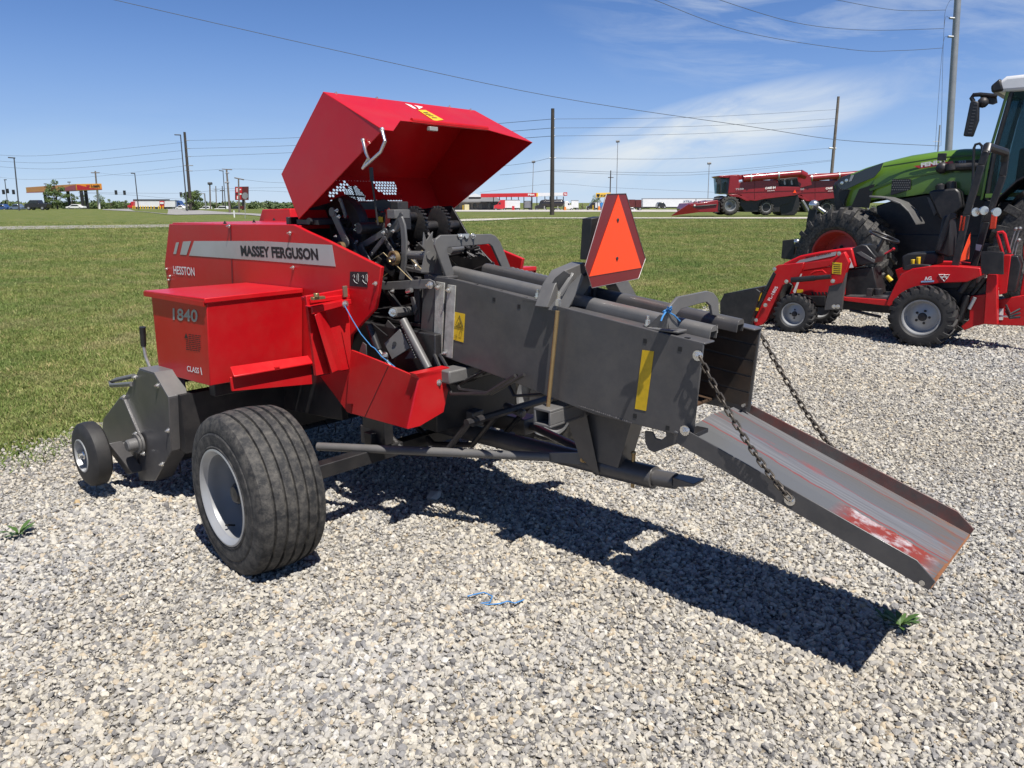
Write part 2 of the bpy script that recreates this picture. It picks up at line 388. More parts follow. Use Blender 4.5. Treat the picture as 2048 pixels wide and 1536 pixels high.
# ---- dark body behind the panels
bd = MB()
bd.hexa([B(2.75, -.30, .52), B(5.3, -.30, .60), B(5.3, .30, .60), B(2.75, .30, .52)], [B(2.75, -.30, 1.02), B(5.3, -.30, 1.05), B(5.3, .30, 1.05), B(2.75, .30, 1.02)])
bd.build('plunger_chamber', BLACKP, baler, bevel=.006)
fr = MB()
for l in (.36, -.36): fr.box(B(4.25, l, .62), FV*.80, LV*.035, UP*.06)
fr.box(B(3.76, .62, .70), FV*.03, LV*.33, UP*.035); fr.box(B(4.2, .62, .70), FV*.03, LV*.33, UP*.035)
fr.hexa([B(3.35, .40, .50), B(3.95, .40, .46), B(3.95, .44, .46), B(3.35, .44, .50)], [B(3.35, .40, .80), B(3.95, .40, .80), B(3.95, .44, .80), B(3.35, .44, .80)])
fr.box(B(3.12, .40, .44), FV*.03, LV*.05, UP*.04)
fr.hexa([B(3.02, .36, .42), B(3.2, .36, .42), B(3.2, .42, .42), B(3.02, .42, .42)], [B(3.02, .36, .75), B(3.2, .36, .75), B(3.2, .42, .75), B(3.02, .42, .75)])
fr.build('main_frame', BLACKP, baler, bevel=.004)
# under-belly knotter / needle yoke parts
ny = MB()
for l in (.30, .10, -.15): ny.tube([B(3.35, l, .55), B(3.0, l, .36), B(2.7, l, .42), B(2.52, l, .62)], .016, 8)
ny.tube([B(3.3, .42, .58), B(3.3, -.42, .58)], .03); ny.tube([B(2.52, .32, .62), B(2.52, -.32, .62)], .02)
ny.build('needle_yoke', CAST, baler)
hs = MB(); rnd = random.Random(3)
for k in range(9):
    l = rnd.uniform(-.3, .3); f = rnd.uniform(2.25, 2.8)
    hs.tube([B(f+.25, l, .92), B(f+.1, l+rnd.uniform(-.05, .05), .80-rnd.uniform(0, .1)), B(f-.1, l, .78), B(f-.3, l+rnd.uniform(-.08, .08), .90)], .009, 6)
hs.build('hydraulic_hose', BLACKP, baler)
# ---- shields both sides
shield = [(338, 448), (586, 449), (593, 452), (615, 463), (653, 480), (762, 534), (756, 582), (750, 617), (702, 670), (690, 742), (420, 700), (340, 600), (329, 530)]
def shields(m, s):
    p = MB().prism([m(q) for q in Ps(shield, .45)], -LV*(.022*s)); p.build('side_shield', RED, baler, bevel=.004)
shields(lambda p: p, 1); shields(lambda p: K.mir(p)-FV*.14, -1)
dk = MB()
zt = S(338, 448, .45).z
f0 = K.co(S(586, 449, .45))[0]; f1 = K.co(S(338, 448, .45))[0]
dk.prism([B(f0-.02, .427, 1.507), B(f1, .427, 1.497), B(f1, -.427, 1.497), B(f0-.02, -.427, 1.507)], UP*.02)
dk.build('top_deck', RED, baler, bevel=.003)
fv = MB(); fv.prism([S(524, 419, -.25), S(579, 417, -.25), S(583, 447, -.25), S(516, 447, -.25)], -LV*.3); fv.build('front_cover', RED, baler, bevel=.006)
hg = MB()
hg.box(B(f0-.06, .30, 1.545), FV*.10, LV*.10, UP*.012); hg.tube([B(f0-.1, .42, 1.55), B(f0-.1, .12, 1.55)], .018)
for u, v in ((450, 448), (508, 445), (548, 441)): hg.bolt(T(u, v, 1.528), UP, .008)
hg.build('deck_hinge', BLACKP, baler)
bt = MB()
for u, v in ((459, 452), (581, 466), (587, 535), (752, 567)): bt.bolt(S(u, v, .452), LV, .008, .012)
for u, v in ((334, 538), (341, 552), (338, 560)): bt.bolt(S(u, v, .452), LV, .007, .01)
bt.build('shield_bolt', CHROME, baler)
sm = MB(); sm.face(Ps([(459, 449), (462, 449), (468, 600), (465, 600)], .4515)); sm.build('shield_seam', paint('deep_red_seam', (.20, .004, .006), .5), baler, None)
# decals on the shield
def dec(name, pts, l, m, lift=.0018): return MB().prism(Ps(pts, l+lift), -LV*.0008).build(name, m, baler, None)
dec('silver_stripe', [(388, 482), (522, 482), (664, 490), (671, 533), (520, 521), (378, 511)], .45, SILVD)
dec('silver_stripe', [(366, 483), (382, 482), (373, 510), (360, 509)], .45, SILVD)
dec('silver_stripe', [(352, 485), (358, 484.5), (352, 508), (346.5, 508)], .45, SILVD)
def stext(name, s, l, bl, br, tl, m, lift=.003, **k): return text(name, s, S(*bl, l), S(*br, l), S(*tl, l), m, baler, lift=lift, **k)
stext('maker_lettering', 'MASSEY FERGUSON', .45, (483.5, 512), (638, 521), (481, 490.5), BLACKD, .0026, bold=.045)
stext('series_lettering', 'HESSTON', .45, (348.5, 548), (390.5, 552), (347, 531.5), WHITED, bold=.012)
dec('threading_diagram', [(700, 543), (735, 544), (735, 575), (699, 572)], .45, BLACKD)
dg = MB()
for k, (u0, v0) in enumerate(((705, 549), (723, 550))):
    dg.cut(); dg.tube(Ps([(u0, v0+3), (u0+3, v0), (u0+4, v0+6), (u0+2, v0+10), (u0+5, v0+15), (u0+10, v0+18)], .4535), .0009, 4)
    dg.tube(Ps([(u0+9, v0+12), (u0+9, v0), (u0+11, v0-2), (u0+12, v0+2), (u0+12, v0+14)], .4535), .0007, 4)
dg.build('diagram_line', WHITED, baler)
# ---- twine boxes both sides
fb = K.co(S(413, 600, 1.0))[0]; fe = K.co(S(302, 588, 1.0))[0]
def twine(m, s):
    D = LV*s
    pts = [m(q) for q in Ps([(302, 588), (413, 600), (420, 772), (318, 745)], 1.0)]
    o = MB().prism(pts, -D*.545).build('twine_box', RED, baler, bevel=.004)
    zl = S(413, 600, 1.0).z; fh = fe+.055
    lid = [B(fb-.008, 1.014, zl), B(fh, 1.014, zl-.012), B(fh-.10, .455, zl-.004), B(fb-.008, .455, zl+.004)]
    if s > 0: MB().prism([B(3.205, .69, zl+.012), B(3.33, .66, zl+.012), B(3.33, .455, zl+.012), B(3.205, .455, zl+.012)], -UP*.022).build('latch_cap', RED, o, bevel=.003)
    MB().prism([m(q)-UP*.016 for q in lid], UP*.026).build('twine_box_lid', RED, o, bevel=.004)
    MB().box(m(B((fb+fh)/2, 1.0155, zl-.020)), FV*(fh-fb)*.5, LV*.0012, UP*.012).build('lid_flange', RED, o)
    if s > 0:
        a = MB(); fz = fb-.004
        a.prism(Pr([(458, 754), (629, 724), (631, 767), (462, 782)], fz), -FV*.012)
        a.build('ledge_flange', RED, o, bevel=.002)
        b = MB(); q = Pr([(460, 733), (626, 709), (629, 721), (459, 750)], fz); e = -FV*.045
        b.hexa([q[0], q[1], q[1]-UP*.008, q[0]-UP*.008], [q[3]+e, q[2]+e, q[2]+e-UP*.008, q[3]+e-UP*.008]); b.build('ledge', RED, o, bevel=.003)
        MB().box(R(545, 733, fz)-FV*.035, LV*.014, FV*.012, UP*.004).build('ledge_tab', RED, o)
        text('model_number', '1840', S(346.5, 640, 1.0), S(396, 644.5, 1.0), S(346, 616, 1.0), SILVER, o, lift=.002, bold=.02)
        text('class_lettering', 'CLASS', S(375, 742, 1.0), S(399, 747, 1.0), S(374.5, 731, 1.0), WHITED, o, lift=.002, bold=.012)
        text('class_lettering', '1', S(403.5, 749.5, 1.0), S(405.3, 749.9, 1.0), S(401, 734.5, 1.0), WHITED, o, lift=.002, bold=.01)
        wt = MB(); wt.prism(Ps([(372, 666), (376, 677), (368.5, 675.5)], 1.0015), -LV*.0005)
        rn = random.Random(5)
        for r_ in range(9):
            v = 668+r_*3.8; u = 377 if r_ < 3 else 372
            while u < 399:
                wd = rn.uniform(2.5, 6)
                wt.face(Ps([(u, v+(u-376)*.13), (u+wd, v+(u+wd-376)*.13), (u+wd+.2, v+1.7+(u+wd-376)*.13), (u+.2, v+1.7+(u-376)*.13)], 1.0015)); u += wd+1.3
        wt.build('safety_text', BLACKD, o, None)
twine(lambda p: p, 1); twine(lambda p: K.mir(p)-FV*.42+UP*.055, -1)
# latch panel right of the box, with its diagonal stay and bracket
flp = 3.22
lp = MB(); lp.prism(Pr([(612, 592), (698, 577), (704, 738), (632, 752), (618, 640)], flp), FV*.02); lp.build('latch_panel', RED, baler, bevel=.003)
st = MB(); st.hexa(Pr([(628, 628), (650, 622), (688, 741), (660, 748)], flp-.004), Pr([(629, 630), (637, 626), (676, 741), (664, 746)], flp-.06)); st.build('diagonal_stay', RED, baler, bevel=.002)
bk = MB(); q = Pr([(624, 613), (702, 598), (704, 608), (625, 629)], flp-.05); bk.prism(q, FV*.012)
bk.prism([q[0], q[1], q[1]+FV*.06, q[0]+FV*.06], -UP*.006); bk.build('latch_bracket', RED, baler, bevel=.003)
la = MB(); la.box(R(636, 596, flp-.07), LV*.035, FV*.012, UP*.007); la.cone(R(633, 594, flp-.08), R(633, 594, flp-.08)+UP*.018, .014, n=12); la.build('rubber_latch', BRASS, baler, bevel=.002)
la = MB(); la.box(R(690, 583, flp-.03), LV*.012, FV*.006, UP*.028); la.build('rubber_strap', paint('brown_rubber', (.16, .10, .07), .6), baler, bevel=.002)
la = MB(); la.bolt(R(690, 608, flp-.05), -FV, .013, .012); la.build('eye_bolt', CHROME, baler)
tw = MB(); tw.tube([R(689, 611, flp-.07), S(705, 640, .52), S(722, 668, .50), S(742, 692, .48), S(750, 697, .47), S(763, 713, .46), S(790, 734, .44)], .0024, 6); tw.build('blue_twine', BLUET, baler)
# ---- lower guard
lg = MB(); lg.prism(Ps([(702, 700), (770, 727), (770, 727.5), (839, 757), (816, 858), (703.5, 827), (706, 808), (693, 807)], .5), -LV*.012)
fl = K.co(S(839, 757, .5))[0]
lg.prism(Pr([(839, 757), (831, 748), (905, 740), (887, 824), (840, 852), (816, 858)], fl), FV*.012)
lg.prism(Pr([(839, 757), (905, 740), (897, 734), (832, 748)], fl), FV*.05)
lg.build('lower_guard', RED, baler, bevel=.003)
MB().face(Ps([(776.5, 731), (777.6, 731.4), (729, 836), (728, 835.6)], .5012)).build('guard_seam', BLACKD, baler, None)
gb = MB(); gb.bolt(R(878, 765, fl), -FV, .011, .008); gb.bolt(R(894, 761, fl), -FV, .011, .008); gb.build('guard_bolt', CHROME, baler)
ig = MB(); ig.prism(Ps([(640, 752), (703, 738), (703, 828), (694, 824)], .47), -LV*.01); ig.build('inner_guard', RED, baler, bevel=.002)
# ---- bale chamber
wall = [(848, 550), (905, 557), (1408, 687), (1386, 876), (1358, 871), (1184, 828), (1030, 766), (904, 720), (838, 700)]
wallp = Ps(wall, .25)
fA = S(848, 549, .25); fB = S(1410, 686, .25)
def walls(m, s):
    w_ = MB(); w_.prism([m(q) for q in wallp], -LV*(.008*s)); q = [fA, fB, fB-LV*.078, fA-LV*.078]
    w_.prism([m(x) for x in q], -UP*.008); o = w_.build('chamber_wall', GREY if s > 0 else GREY, baler, bevel=.006)
    h = MB()
    if s > 0:
        for u, v in ((988, 599), (1038, 613), (1290, 682), (1360, 698), (1033, 752), (1270, 832), (1335, 856)):
            p = S(u, v, .2508); h.prism([p+FV*.008+UP*.009, p-FV*.008+UP*.009, p-FV*.008-UP*.009, p+FV*.008-UP*.009], LV*.0008)
        for u, v in ((952, 569), (1000, 582), (1050, 595), (1375, 676)):
            p = T(u, v, S(u, v+4, .25).z+.006); h.box(p, FV*.010, LV*.006, UP*.0025)
        h.build('punched_hole', BLACKD, o, None)
both(walls)
cf = MB(); a0, a1 = S(904, 716, .25), S(1386, 872, .25)
a0 = B(K.co(a0)[0], .24, a0.z); a1 = B(K.co(a1)[0], .24, a1.z)
a1f = lerp(a1, a0, .13); cf.prism([a0, a1f, K.mir(a1f), K.mir(a0)], UP*.012)
cf.build('chamber_floor', paint('worn_chamber_steel', (.065, .048, .036), .5, metal=.4, var=.3, dirt=(.20, .10, .05), dirt_amt=.5), baler, bevel=.002)
ln = MB()
for k in range(5):
    t0_, t1_ = .04+k*.19, .04+k*.19+.165
    q = [lerp(a1, fB, t0_), lerp(a0, fA, t0_), lerp(a0, fA, t1_), lerp(a1, fB, t1_)]
    ln.prism([B(K.co(p)[0]+.012, -.2405, p.z) for p in q], LV*.0025)
ln.build('chamber_liner', paint('worn_wood_liner', (.035, .030, .027), .5, var=.4, nscale=5, dirt=(.12, .07, .04), dirt_amt=.45), baler)
wb = MB(); rn = random.Random(31)
for k in range(26): wb.ball(lerp(S(1158, 812, .252), S(1262, 846, .252), k/25), .0045*rn.uniform(.7, 1.3), 6)
wb.build('weld_bead', GREY, baler)
# top rails, left and right
def rails(m, s):
    r_ = MB(); c0 = S(908, 541, .115); c1 = S(1428, 663, .115); d = (c1-c0).normalized(); up = d.cross(LV).normalized(); up = up if up.z > 0 else -up
    n = 8; prof = [(LV*cos(t)*.030*s + up*sin(t)*.024) for t in [pi*k/n for k in range(n+1)]] + [-LV*.030*s-up*.03, -LV*.024*s-up*.03, -LV*.024*s, LV*.024*s, LV*.024*s-up*.03, LV*.030*s-up*.03]
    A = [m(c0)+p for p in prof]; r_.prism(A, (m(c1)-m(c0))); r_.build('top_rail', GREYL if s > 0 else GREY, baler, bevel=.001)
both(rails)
tb = MB(); fBt = lerp(fA, fB, .80); tb.prism([fA-LV*.08-UP*.05, fBt-LV*.08-UP*.05, K.mir(fBt-LV*.08-UP*.05), K.mir(fA-LV*.08-UP*.05)], -UP*.02)
def topz(f): x0, x1 = K.co(fA)[0], K.co(fB)[0]; return lerp(fA.z, fB.z, (f-x0)/(x1-x0))
tb.build('top_board', BLACKP, baler)
ch = MB(); ch.prism([S(1402, 676, .06), S(1436, 666, -.03), S(1436, 648, -.03), S(1431, 648, -.03), S(1430, 660, -.03), S(1402, 668, .06)], FV*.10); ch.build('rail_channel', GREYL, baler, bevel=.002)
# grey arch over the chamber
fa = 2.74
arch = [(892, 553), (870, 490), (872, 478), (882, 470), (983, 468), (992, 472), (1001, 484), (1022, 536), (1016, 541), (1006, 540), (985, 493), (979, 488), (897, 495), (894, 500), (909, 548), (906, 553)]
ar = MB(); ar.prism(Pr(arch, fa), FV*.014); ar.build('tension_arch', GREYL, baler, bevel=.003)
af = MB(); p = R(896, 552, fa); af.box(p+FV*.05-UP*.004, FV*.085, LV*.035, UP*.005); af.hexa([p+FV*.035, p+FV*.12, p+FV*.12+UP*.006, p+FV*.035+UP*.006], [p+FV*.035+LV*.008, p+FV*.12+LV*.008, p+FV*.12+LV*.008+UP*.006, p+FV*.035+UP*.13+LV*.008]); af.build('arch_foot', GREY, baler, bevel=.002)
ab = MB()
for u, v in ((921, 473), (945, 472)): ab.bolt(R(u, v, fa), -FV, .010, .012)
ab.prism(Pr([(914, 468), (938, 467), (936, 476), (932, 478), (928, 472), (916, 474)], fa-.004), -FV*.004); ab.build('arch_clip', CHROME, baler, bevel=.001)
# galvanised strips and their bolts
gs = MB(); gs.prism(Ps([(871.5, 563), (888.7, 566), (883, 710.5), (866, 703)], .258), -LV*.006); gs.build('galvanised_strip', ZINC, baler, bevel=.0015)
gs = MB(); gs.prism(Ps([(895, 569), (911, 571.5), (903.7, 717), (886, 712)], .258), -LV*.006); gs.build('galvanised_strip', ZINC, baler, bevel=.0015)
gb = MB()
for u, v in ((876, 574), (898, 580), (869, 702), (890, 706), (841, 684), (857, 690)): gb.bolt(S(u, v, .26), LV, .010, .012)
gb.build('strip_bolt', CHROME, baler)
# decals on the chamber wall
dec('warning_label', [(908.6, 623.5), (930, 628), (926.6, 685), (905.7, 679)], .25, YELLOW, .002)
wl = MB(); wl.tube(Ps([(919, 631), (911, 650), (926, 653)], .2535), .0012, 4, closed=True); wl.tube(Ps([(915, 647), (918, 644), (922, 645), (920, 648), (916, 648)], .2535), .0008, 4)
wl.tube(Ps([(906.5, 652.5), (928, 657)], .2535), .0006, 4); wl.tube(Ps([(917, 657), (915, 662)], .2535), .0006, 4)
wl.tube(Ps([(922, 660), (924, 661), (922, 674), (918, 672), (919, 664)], .2535), .0006, 4, closed=True); wl.tube(Ps([(909, 672), (913, 668), (914, 674), (910, 676)], .2535), .0006, 4); wl.build('label_print', BLACKD, baler)
dec('yellow_tape', [(1284.5, 700), (1308, 702.5), (1292, 822), (1269.5, 817.5)], .25, YTAPE, .002)
# strap, hydraulic arm and fittings between shield and chamber
sp = MB(); sp.prism(Ps([(759, 562), (770, 564), (858, 558), (868, 563), (870, 572), (862, 577), (768, 580), (759, 576)], .31), -LV*.008); sp.build('grey_strap', GREYL, baler, bevel=.002)
sb = MB(); sb.bolt(S(861, 570, .315), LV, .013, .016); sb.bolt(S(786, 582, .31), LV, .008, .012); sb.cone(S(814, 583, .33), S(823, 580, .33), .012, n=8); sb.build('strap_bolt', CHROME, baler)
ar = MB(); ar.cone(S(806, 640, .34), S(857, 737, .34), .021, n=18); ar.build('support_tube', GREYL, baler)
pl = MB(); pl.prism([S(768, 687, .40), S(799, 658, .362), S(820, 696, .338), S(784, 719, .385)], -LV*.008); o = pl.build('lug_plate', GREYL, baler, bevel=.002)
MB().cone(S(789, 687, .373), S(789, 687, .379), .010, n=16).build('lug_hole', BLACKD, o)
pl = MB(); pl.prism(Ps([(809, 718), (822, 700), (833, 716)], .345), -LV*.02); pl.build('gusset', GREY, baler, bevel=.002)
wd = MB()
rn = random.Random(2)
for k in range(14):
    t = k/13; p = lerp(S(804, 650, .355), S(832, 715, .355), t); wd.ball(p, .006*rn.uniform(.8, 1.3), 6)
wd.build('weld_bead', GREYL, baler)
bu = MB(); a, b_ = S(786, 625, .40), S(822, 622, .22); bu.cone(a, lerp(a, b_, .55), .026, n=8); bu.cone(lerp(a, b_, .55), b_, .024, n=18); bu.build('bushing', GREYL, baler, bevel=.002)
bb = MB(); bb.bolt(a, (a-b_), .013, .02); bb.bolt(S(771, 712, .42), LV, .015, .016); bb.build('pivot_bolt', CHROME, baler)
hc = MB(); hc.cone(S(738, 650, .40), S(757, 700, .40), .020, n=14); hc.cone(S(757, 700, .40), S(790, 745, .38), .013, n=10); hc.tube(Ps([(742, 645), (766, 665), (775, 672)], .36), .004); hc.build('hydraulic_cylinder', BLACKP, baler)
dkp = MB(); dkp.prism(Ps([(719, 700), (725, 684), (732, 690), (733, 715), (716, 715)], .43), -LV*.006); dkp.prism(Ps([(775, 640), (790, 655), (786, 670), (770, 650)], .30), -LV*.006)
dkp.prism(Ps([(820, 594), (826, 594), (833, 618), (828, 630)], .28), -LV*.01); dkp.box(S(838, 620, .20), FV*.02, LV*.015, UP*.17); dkp.build('bracket_plate', GREY, baler, bevel=.002)
cb = MB(); p = S(905, 755, .34); p = B(K.co(p)[0], .0, p.z); cb.box(p+FV*.05, FV*.05, LV*.36, UP*.032); cb.build('cross_member', GREYL, baler, bevel=.008)
# ---- knotter group
kn = MB(); kf = 3.25
for l, dz in ((.17, -.03), (-.03, .0), (-.20, .0)):
    c = B(kf, l, 1.52+dz)
    kn.lathe(c, LV, [(-.02, 0), (-.02, .07), (-.010, .098), (.010, .098), (.02, .07), (.02, 0)], 36)
    for k in range(28):
        t = 2*pi*k/28; d = FV*cos(t)+UP*sin(t); kn.box(c+d*.101, d*.008, LV*.010, (FV*-sin(t)+UP*cos(t))*.0045)
kn.cone(B(kf, .35, 1.52), B(kf, -.36, 1.52), .028, n=16)
kn.build('knotter_gear', CAST, baler)
kd = MB()
for l in (.17, -.03):
    for k in range(18):
        t = 2*pi*k/18+.1; d = FV*cos(t)+UP*sin(t); c = B(kf-.12, l+.05, 1.38); kd.box(c+d*.055, d*.010, LV*.014, (FV*-sin(t)+UP*cos(t))*.004)
    kd.lathe(B(kf-.12, l+.05, 1.38), LV, [(-.02, 0), (-.02, .05), (.02, .05), (.02, 0)], 20)
    kd.cone(B(kf-.2, l+.04, 1.45), B(kf-.02, l-.02, 1.25), .022, n=12); kd.cone(B(kf-.18, l-.06, 1.30), B(kf-.05, l-.03, 1.50), .018, n=10)
    kd.box(B(kf-.14, l-.02, 1.28), FV*.07, LV*.03, UP*.05)
kd.build('knotter_bill', CAST, baler, bevel=.002)
for pts, wd_, l, mt in (([(722, 492), (770, 463)], .016, .30, GREY), ([(742, 508), (768, 476)], .012, .30, GREY), ([(770, 478), (802, 430)], .012, .26, GREY), ([(664, 424), (692, 486)], .022, .36, GREY), ([(680, 400), (690, 432)], .010, .36, GREY), ([(722, 498), (742, 535)], .02, .32, GREY), ([(768, 480), (790, 512)], .012, .27, GREY)):
    a, b_ = S(*pts[0], l), S(*pts[1], l); d = (b_-a); n_ = d.cross(LV).normalized()*wd_
    o = MB().prism([a-n_, a+n_, b_+n_, b_-n_], -LV*.008); 
    for q in (a, b_): o.lathe(q, LV, [(-.004, .0), (-.004, wd_*1.15), (.003, wd_*1.15), (.003, 0)], 14)
    o.build('knotter_link', mt, baler, bevel=.0015)
kb = MB()
for u, v, l in ((675, 421, .375), (679, 433, .375), (714, 483, .32), (712, 487, .32), (768, 465, .31), (787, 462, .28), (715, 450, .34), (713, 459, .34), (672, 473, .37), (780, 450, .28)): kb.bolt(S(u, v, l), LV, .0065, .009)
kb.build('knotter_bolt', CHROME, baler)
ca = MB(); L0_ = Ps([(795, 437), (803, 432), (809, 450), (812, 480), (812, 520), (805, 560), (797, 560), (802, 520), (802, 480), (800, 455)], .27); ca.prism(L0_, -LV*.012); ca.box(S(797, 428, .22), FV*.03, LV*.05, UP*.022); ca.prism(Ps([(786, 452), (797, 437), (804, 452), (790, 465)], .26), -LV*.02); ca.build('trip_arm', GREYL, baler, bevel=.003)
bx = MB(); bx.box(S(799, 417, .16), FV*.03, LV*.035, UP*.035); bx.box(S(805, 440, .13), FV*.035, LV*.03, UP*.05); bx.cone(S(812, 432, .1), S(836, 434, -.06), .024, n=14); bx.build('gear_housing', CAST, baler, bevel=.004)
pu = MB(); pu.lathe(S(788, 516, .30), LV, [(-.012, .028), (-.012, .036), (.012, .036), (.012, .028), (.0, .024), (.0, .008), (.012, .008), (.012, 0)], 26); pu.build('guide_pulley', BRASS, baler)
pu = MB(); pu.lathe(S(682, 494, .40), LV, [(-.012, .018), (-.012, .026), (.012, .026), (.012, .018), (-.006, .014), (-.006, 0)], 20); pu.build('guide_pulley', BRASS, baler)
MB().bolt(S(788, 516, .302), LV, .013, .018).build('pulley_bolt', CHROME, baler)
tu = MB(); tu.cone(S(810, 510, .24), R(861, 511, fa+.06), .021, n=16); tu.cone(S(898, 500, .10), S(922, 497, -.05), .020, n=14); tu.build('metering_shaft', GREYL, baler)
sw = MB(); c = S(872, 512, .12); pts = []
for k in range(20):
    t = 2*pi*k/20+.2; r_ = .105 if k % 2 else .062; pts.append(c+(FV*cos(t)+UP*sin(t))*r_)
sw.prism(pts, -LV*.006); c2 = c
sw.build('metering_wheel', GREYL, baler)
swp = MB(); swp.prism(Pr([(843, 545), (851, 500), (833, 483), (846, 492), (848, 464), (853, 481), (866, 463), (864, 484), (880, 478), (874, 500), (868, 545)], fa+.07), FV*.006); swp.build('metering_wheel', GREYL, baler, bevel=.001)
yp = MB(); yp.prism(Ps([(752, 441), (757, 433), (765, 434), (766, 462), (757, 480), (753, 476)], .20), -LV*.003); yp.build('yellow_plate', YELLOW, baler)
rl = MB(); rl.prism(Ps([(772, 420), (777, 416), (780, 424), (777, 450), (770, 456)], .20), -LV*.006); rl.build('red_lever', paint('dull_red', (.16, .015, .012), .5), baler)
tp = MB(); tp.prism(Ps([(808, 533), (870, 548), (868, 552), (806, 540)], .20), -LV*.16); tp.prism(Ps([(846, 510), (868, 510), (868, 548), (850, 545)], .12), -LV*.02); tp.build('knotter_plate', GREY, baler, bevel=.002)
tpb = MB()
for u, v in ((831, 533), (860, 540)): tpb.ball(S(u, v, .19), .012, 10)
tpb.build('plate_bolt', CHROME, baler)
pk = MB(); q = [B(2.78, -.36, 1.18), B(3.95, -.36, 1.18), B(3.95, -.36, 1.58)] + [S(905, 411, -.36), S(942, 476, -.36)]; pk.prism(q, LV*.012)
pk.prism([B(3.78, .42, 1.0), B(3.78, -.42, 1.0), B(3.78, -.42, 1.57), B(3.78, .42, 1.57)], FV*.02); pk.prism([B(2.75, .24, 1.03), B(3.8, .24, 1.03), B(3.8, -.36, 1.03), B(2.75, -.36, 1.03)], UP*.02); zt3 = R(700, 404, 3.70).z; pk.prism([B(3.70, .40, 1.2), B(3.70, -.36, 1.2), B(3.70, -.36, 1.50), R(800, 410, 3.70), R(768, 398, 3.70), R(735, 404, 3.70), R(665, 404, 3.70), B(3.70, .40, 1.60)], FV*.012)
pk.build('knotter_bulkhead', BLACKP, baler, bevel=.003)
th = MB(); rn = random.Random(8); p0 = S(935, 500, -.12)
for k in range(30):
    q = [p0+FV*rn.uniform(-.10, .08)+LV*rn.uniform(-.06, .06)+UP*rn.uniform(-.04, .03)+FV*0.02*j for j in range(5)]; th.tube(q, .006, 5)
th.build('twine_bundle', CAST, baler)
rp = MB(); a, b_ = S(1020, 537, -.29), S(1115, 560, -.29)
rp.tube([lerp(a, b_, k/20)+UP*.003*(k % 2) for k in range(21)], .009, 6); rp.build('side_rod', STEEL, baler)
bw_ = MB(); bw_.lathe(B(3.56, .20, 1.50), LV, [(-.03, .10), (-.03, .175), (.0, .185), (.03, .175), (.03, .10), (-.03, .10)], 40)
for k in range(4): t = pi/4+k*pi/2; bw_.box(B(3.56, .20, 1.50)+(FV*cos(t)+UP*sin(t))*.06, (FV*cos(t)+UP*sin(t))*.055, LV*.012, (UP*cos(t)-FV*sin(t))*.014)
bw_.cone(B(3.56, .26, 1.50), B(3.56, .10, 1.50), .03, n=16); bw_.build('blower_ring', CAST, baler, bevel=.003)
gs2 = MB()
for k in range(16): gs2.box(B(3.48, .02, 1.20+k*.027), FV*.012, LV*.022, UP*.006)
gs2.box(B(3.50, .02, 1.41), FV*.008, LV*.012, UP*.22); gs2.build('finned_guide', CAST, baler)
# ---- more of the tying mechanism
rn = random.Random(21)
for k in range(4):
    l = rn.uniform(.0, .34); f = rn.uniform(3.0, 3.45); z = rn.uniform(1.18, 1.34); d = Vector((0, 0, 1))*.9+FV*rn.uniform(-.5, .5); L_ = rn.uniform(.10, .17); x_, y_, a_ = basis(d)
    MB().tube([B(f, l, z)+a_*(L_*i/90)+(x_*cos(i*.75)+y_*sin(i*.75))*.011 for i in range(91)], .0022, 5).build('tension_spring', STEEL if k % 2 else CAST, baler, 60)
for k in range(5):
    l = rn.uniform(-.25, .30); m_ = MB(); p0_ = B(3.55, l, rn.uniform(1.1, 1.3)); p1_ = B(2.85, l+rn.uniform(-.1, .1), rn.uniform(1.22, 1.34))
    m_.tube([lerp(p0_, p1_, i/8)+UP*(.10*sin(pi*i/8)*(1 if k % 2 else -.6))+LV*.03*sin(i*.9+k) for i in range(9)], .0075, 7); m_.build('hydraulic_hose', BLACKP, baler)
for k in range(4):
    l = .30-.13*k; MB().tube([B(3.6, l, 1.16), B(3.3, l-.02, 1.33), B(3.12, l, 1.40), B(2.9, l-.01, 1.26)], .0022, 5).build('twine_strand', paint('natural_twine', (.42, .33, .18), .8), baler)
for k in range(10):
    l = rn.uniform(-.2, .36); f = rn.uniform(3.0, 3.6); z = rn.uniform(1.16, 1.42); a_ = rn.uniform(-1.2, 1.2); d = FV*cos(a_)+UP*sin(a_); n_ = UP*cos(a_)-FV*sin(a_); L_ = rn.uniform(.05, .12); w_ = rn.uniform(.010, .020); c = B(f, l, z)
    m_ = MB().prism([c-d*L_-n_*w_*1.3, c-d*L_+n_*w_*1.3, c+d*L_+n_*w_, c+d*L_-n_*w_], -LV*rn.uniform(.008, .02)); m_.lathe(c+d*L_*.9, LV, [(-.012, 0), (-.012, w_*1.6), (.006, w_*1.6), (.006, w_*.6), (.012, w_*.5), (.012, 0)], 14); m_.build('tying_arm', (CAST, GREY, BLACKP)[k % 3], baler, bevel=.002)
kk = MB(); kk.lathe(B(3.42, .33, 1.34), LV, [(-.03, 0), (-.03, .13), (-.02, .145), (.0, .145), (.006, .135), (.006, .05), (.02, .045), (.02, 0)], 36); kk.build('drive_clutch', CAST, baler, bevel=.002)
# ---- hood
LN = .42
P1, P2, P3, P4 = S(646, 183, LN), S(563, 347, LN), S(598, 438, LN), S(767, 259, LN)
lf = K.co(R(945, 217, K.co(P1)[0]))[1]; lr = K.co(R(1070, 290, K.co(P4)[0]))[1]; LFAR = (lf+lr)/2
def far(p): c = K.co(p); return B(c[0], LFAR, c[2])
hn = MB().prism([P1, P2, P3, P4], -LV*.006); hood = hn.build('hood', RED, baler, bevel=.004)
MB().prism([far(P1), far(P2), far(P3), far(P4)], LV*.006).build('hood_side_panel', RED, hood, bevel=.002)
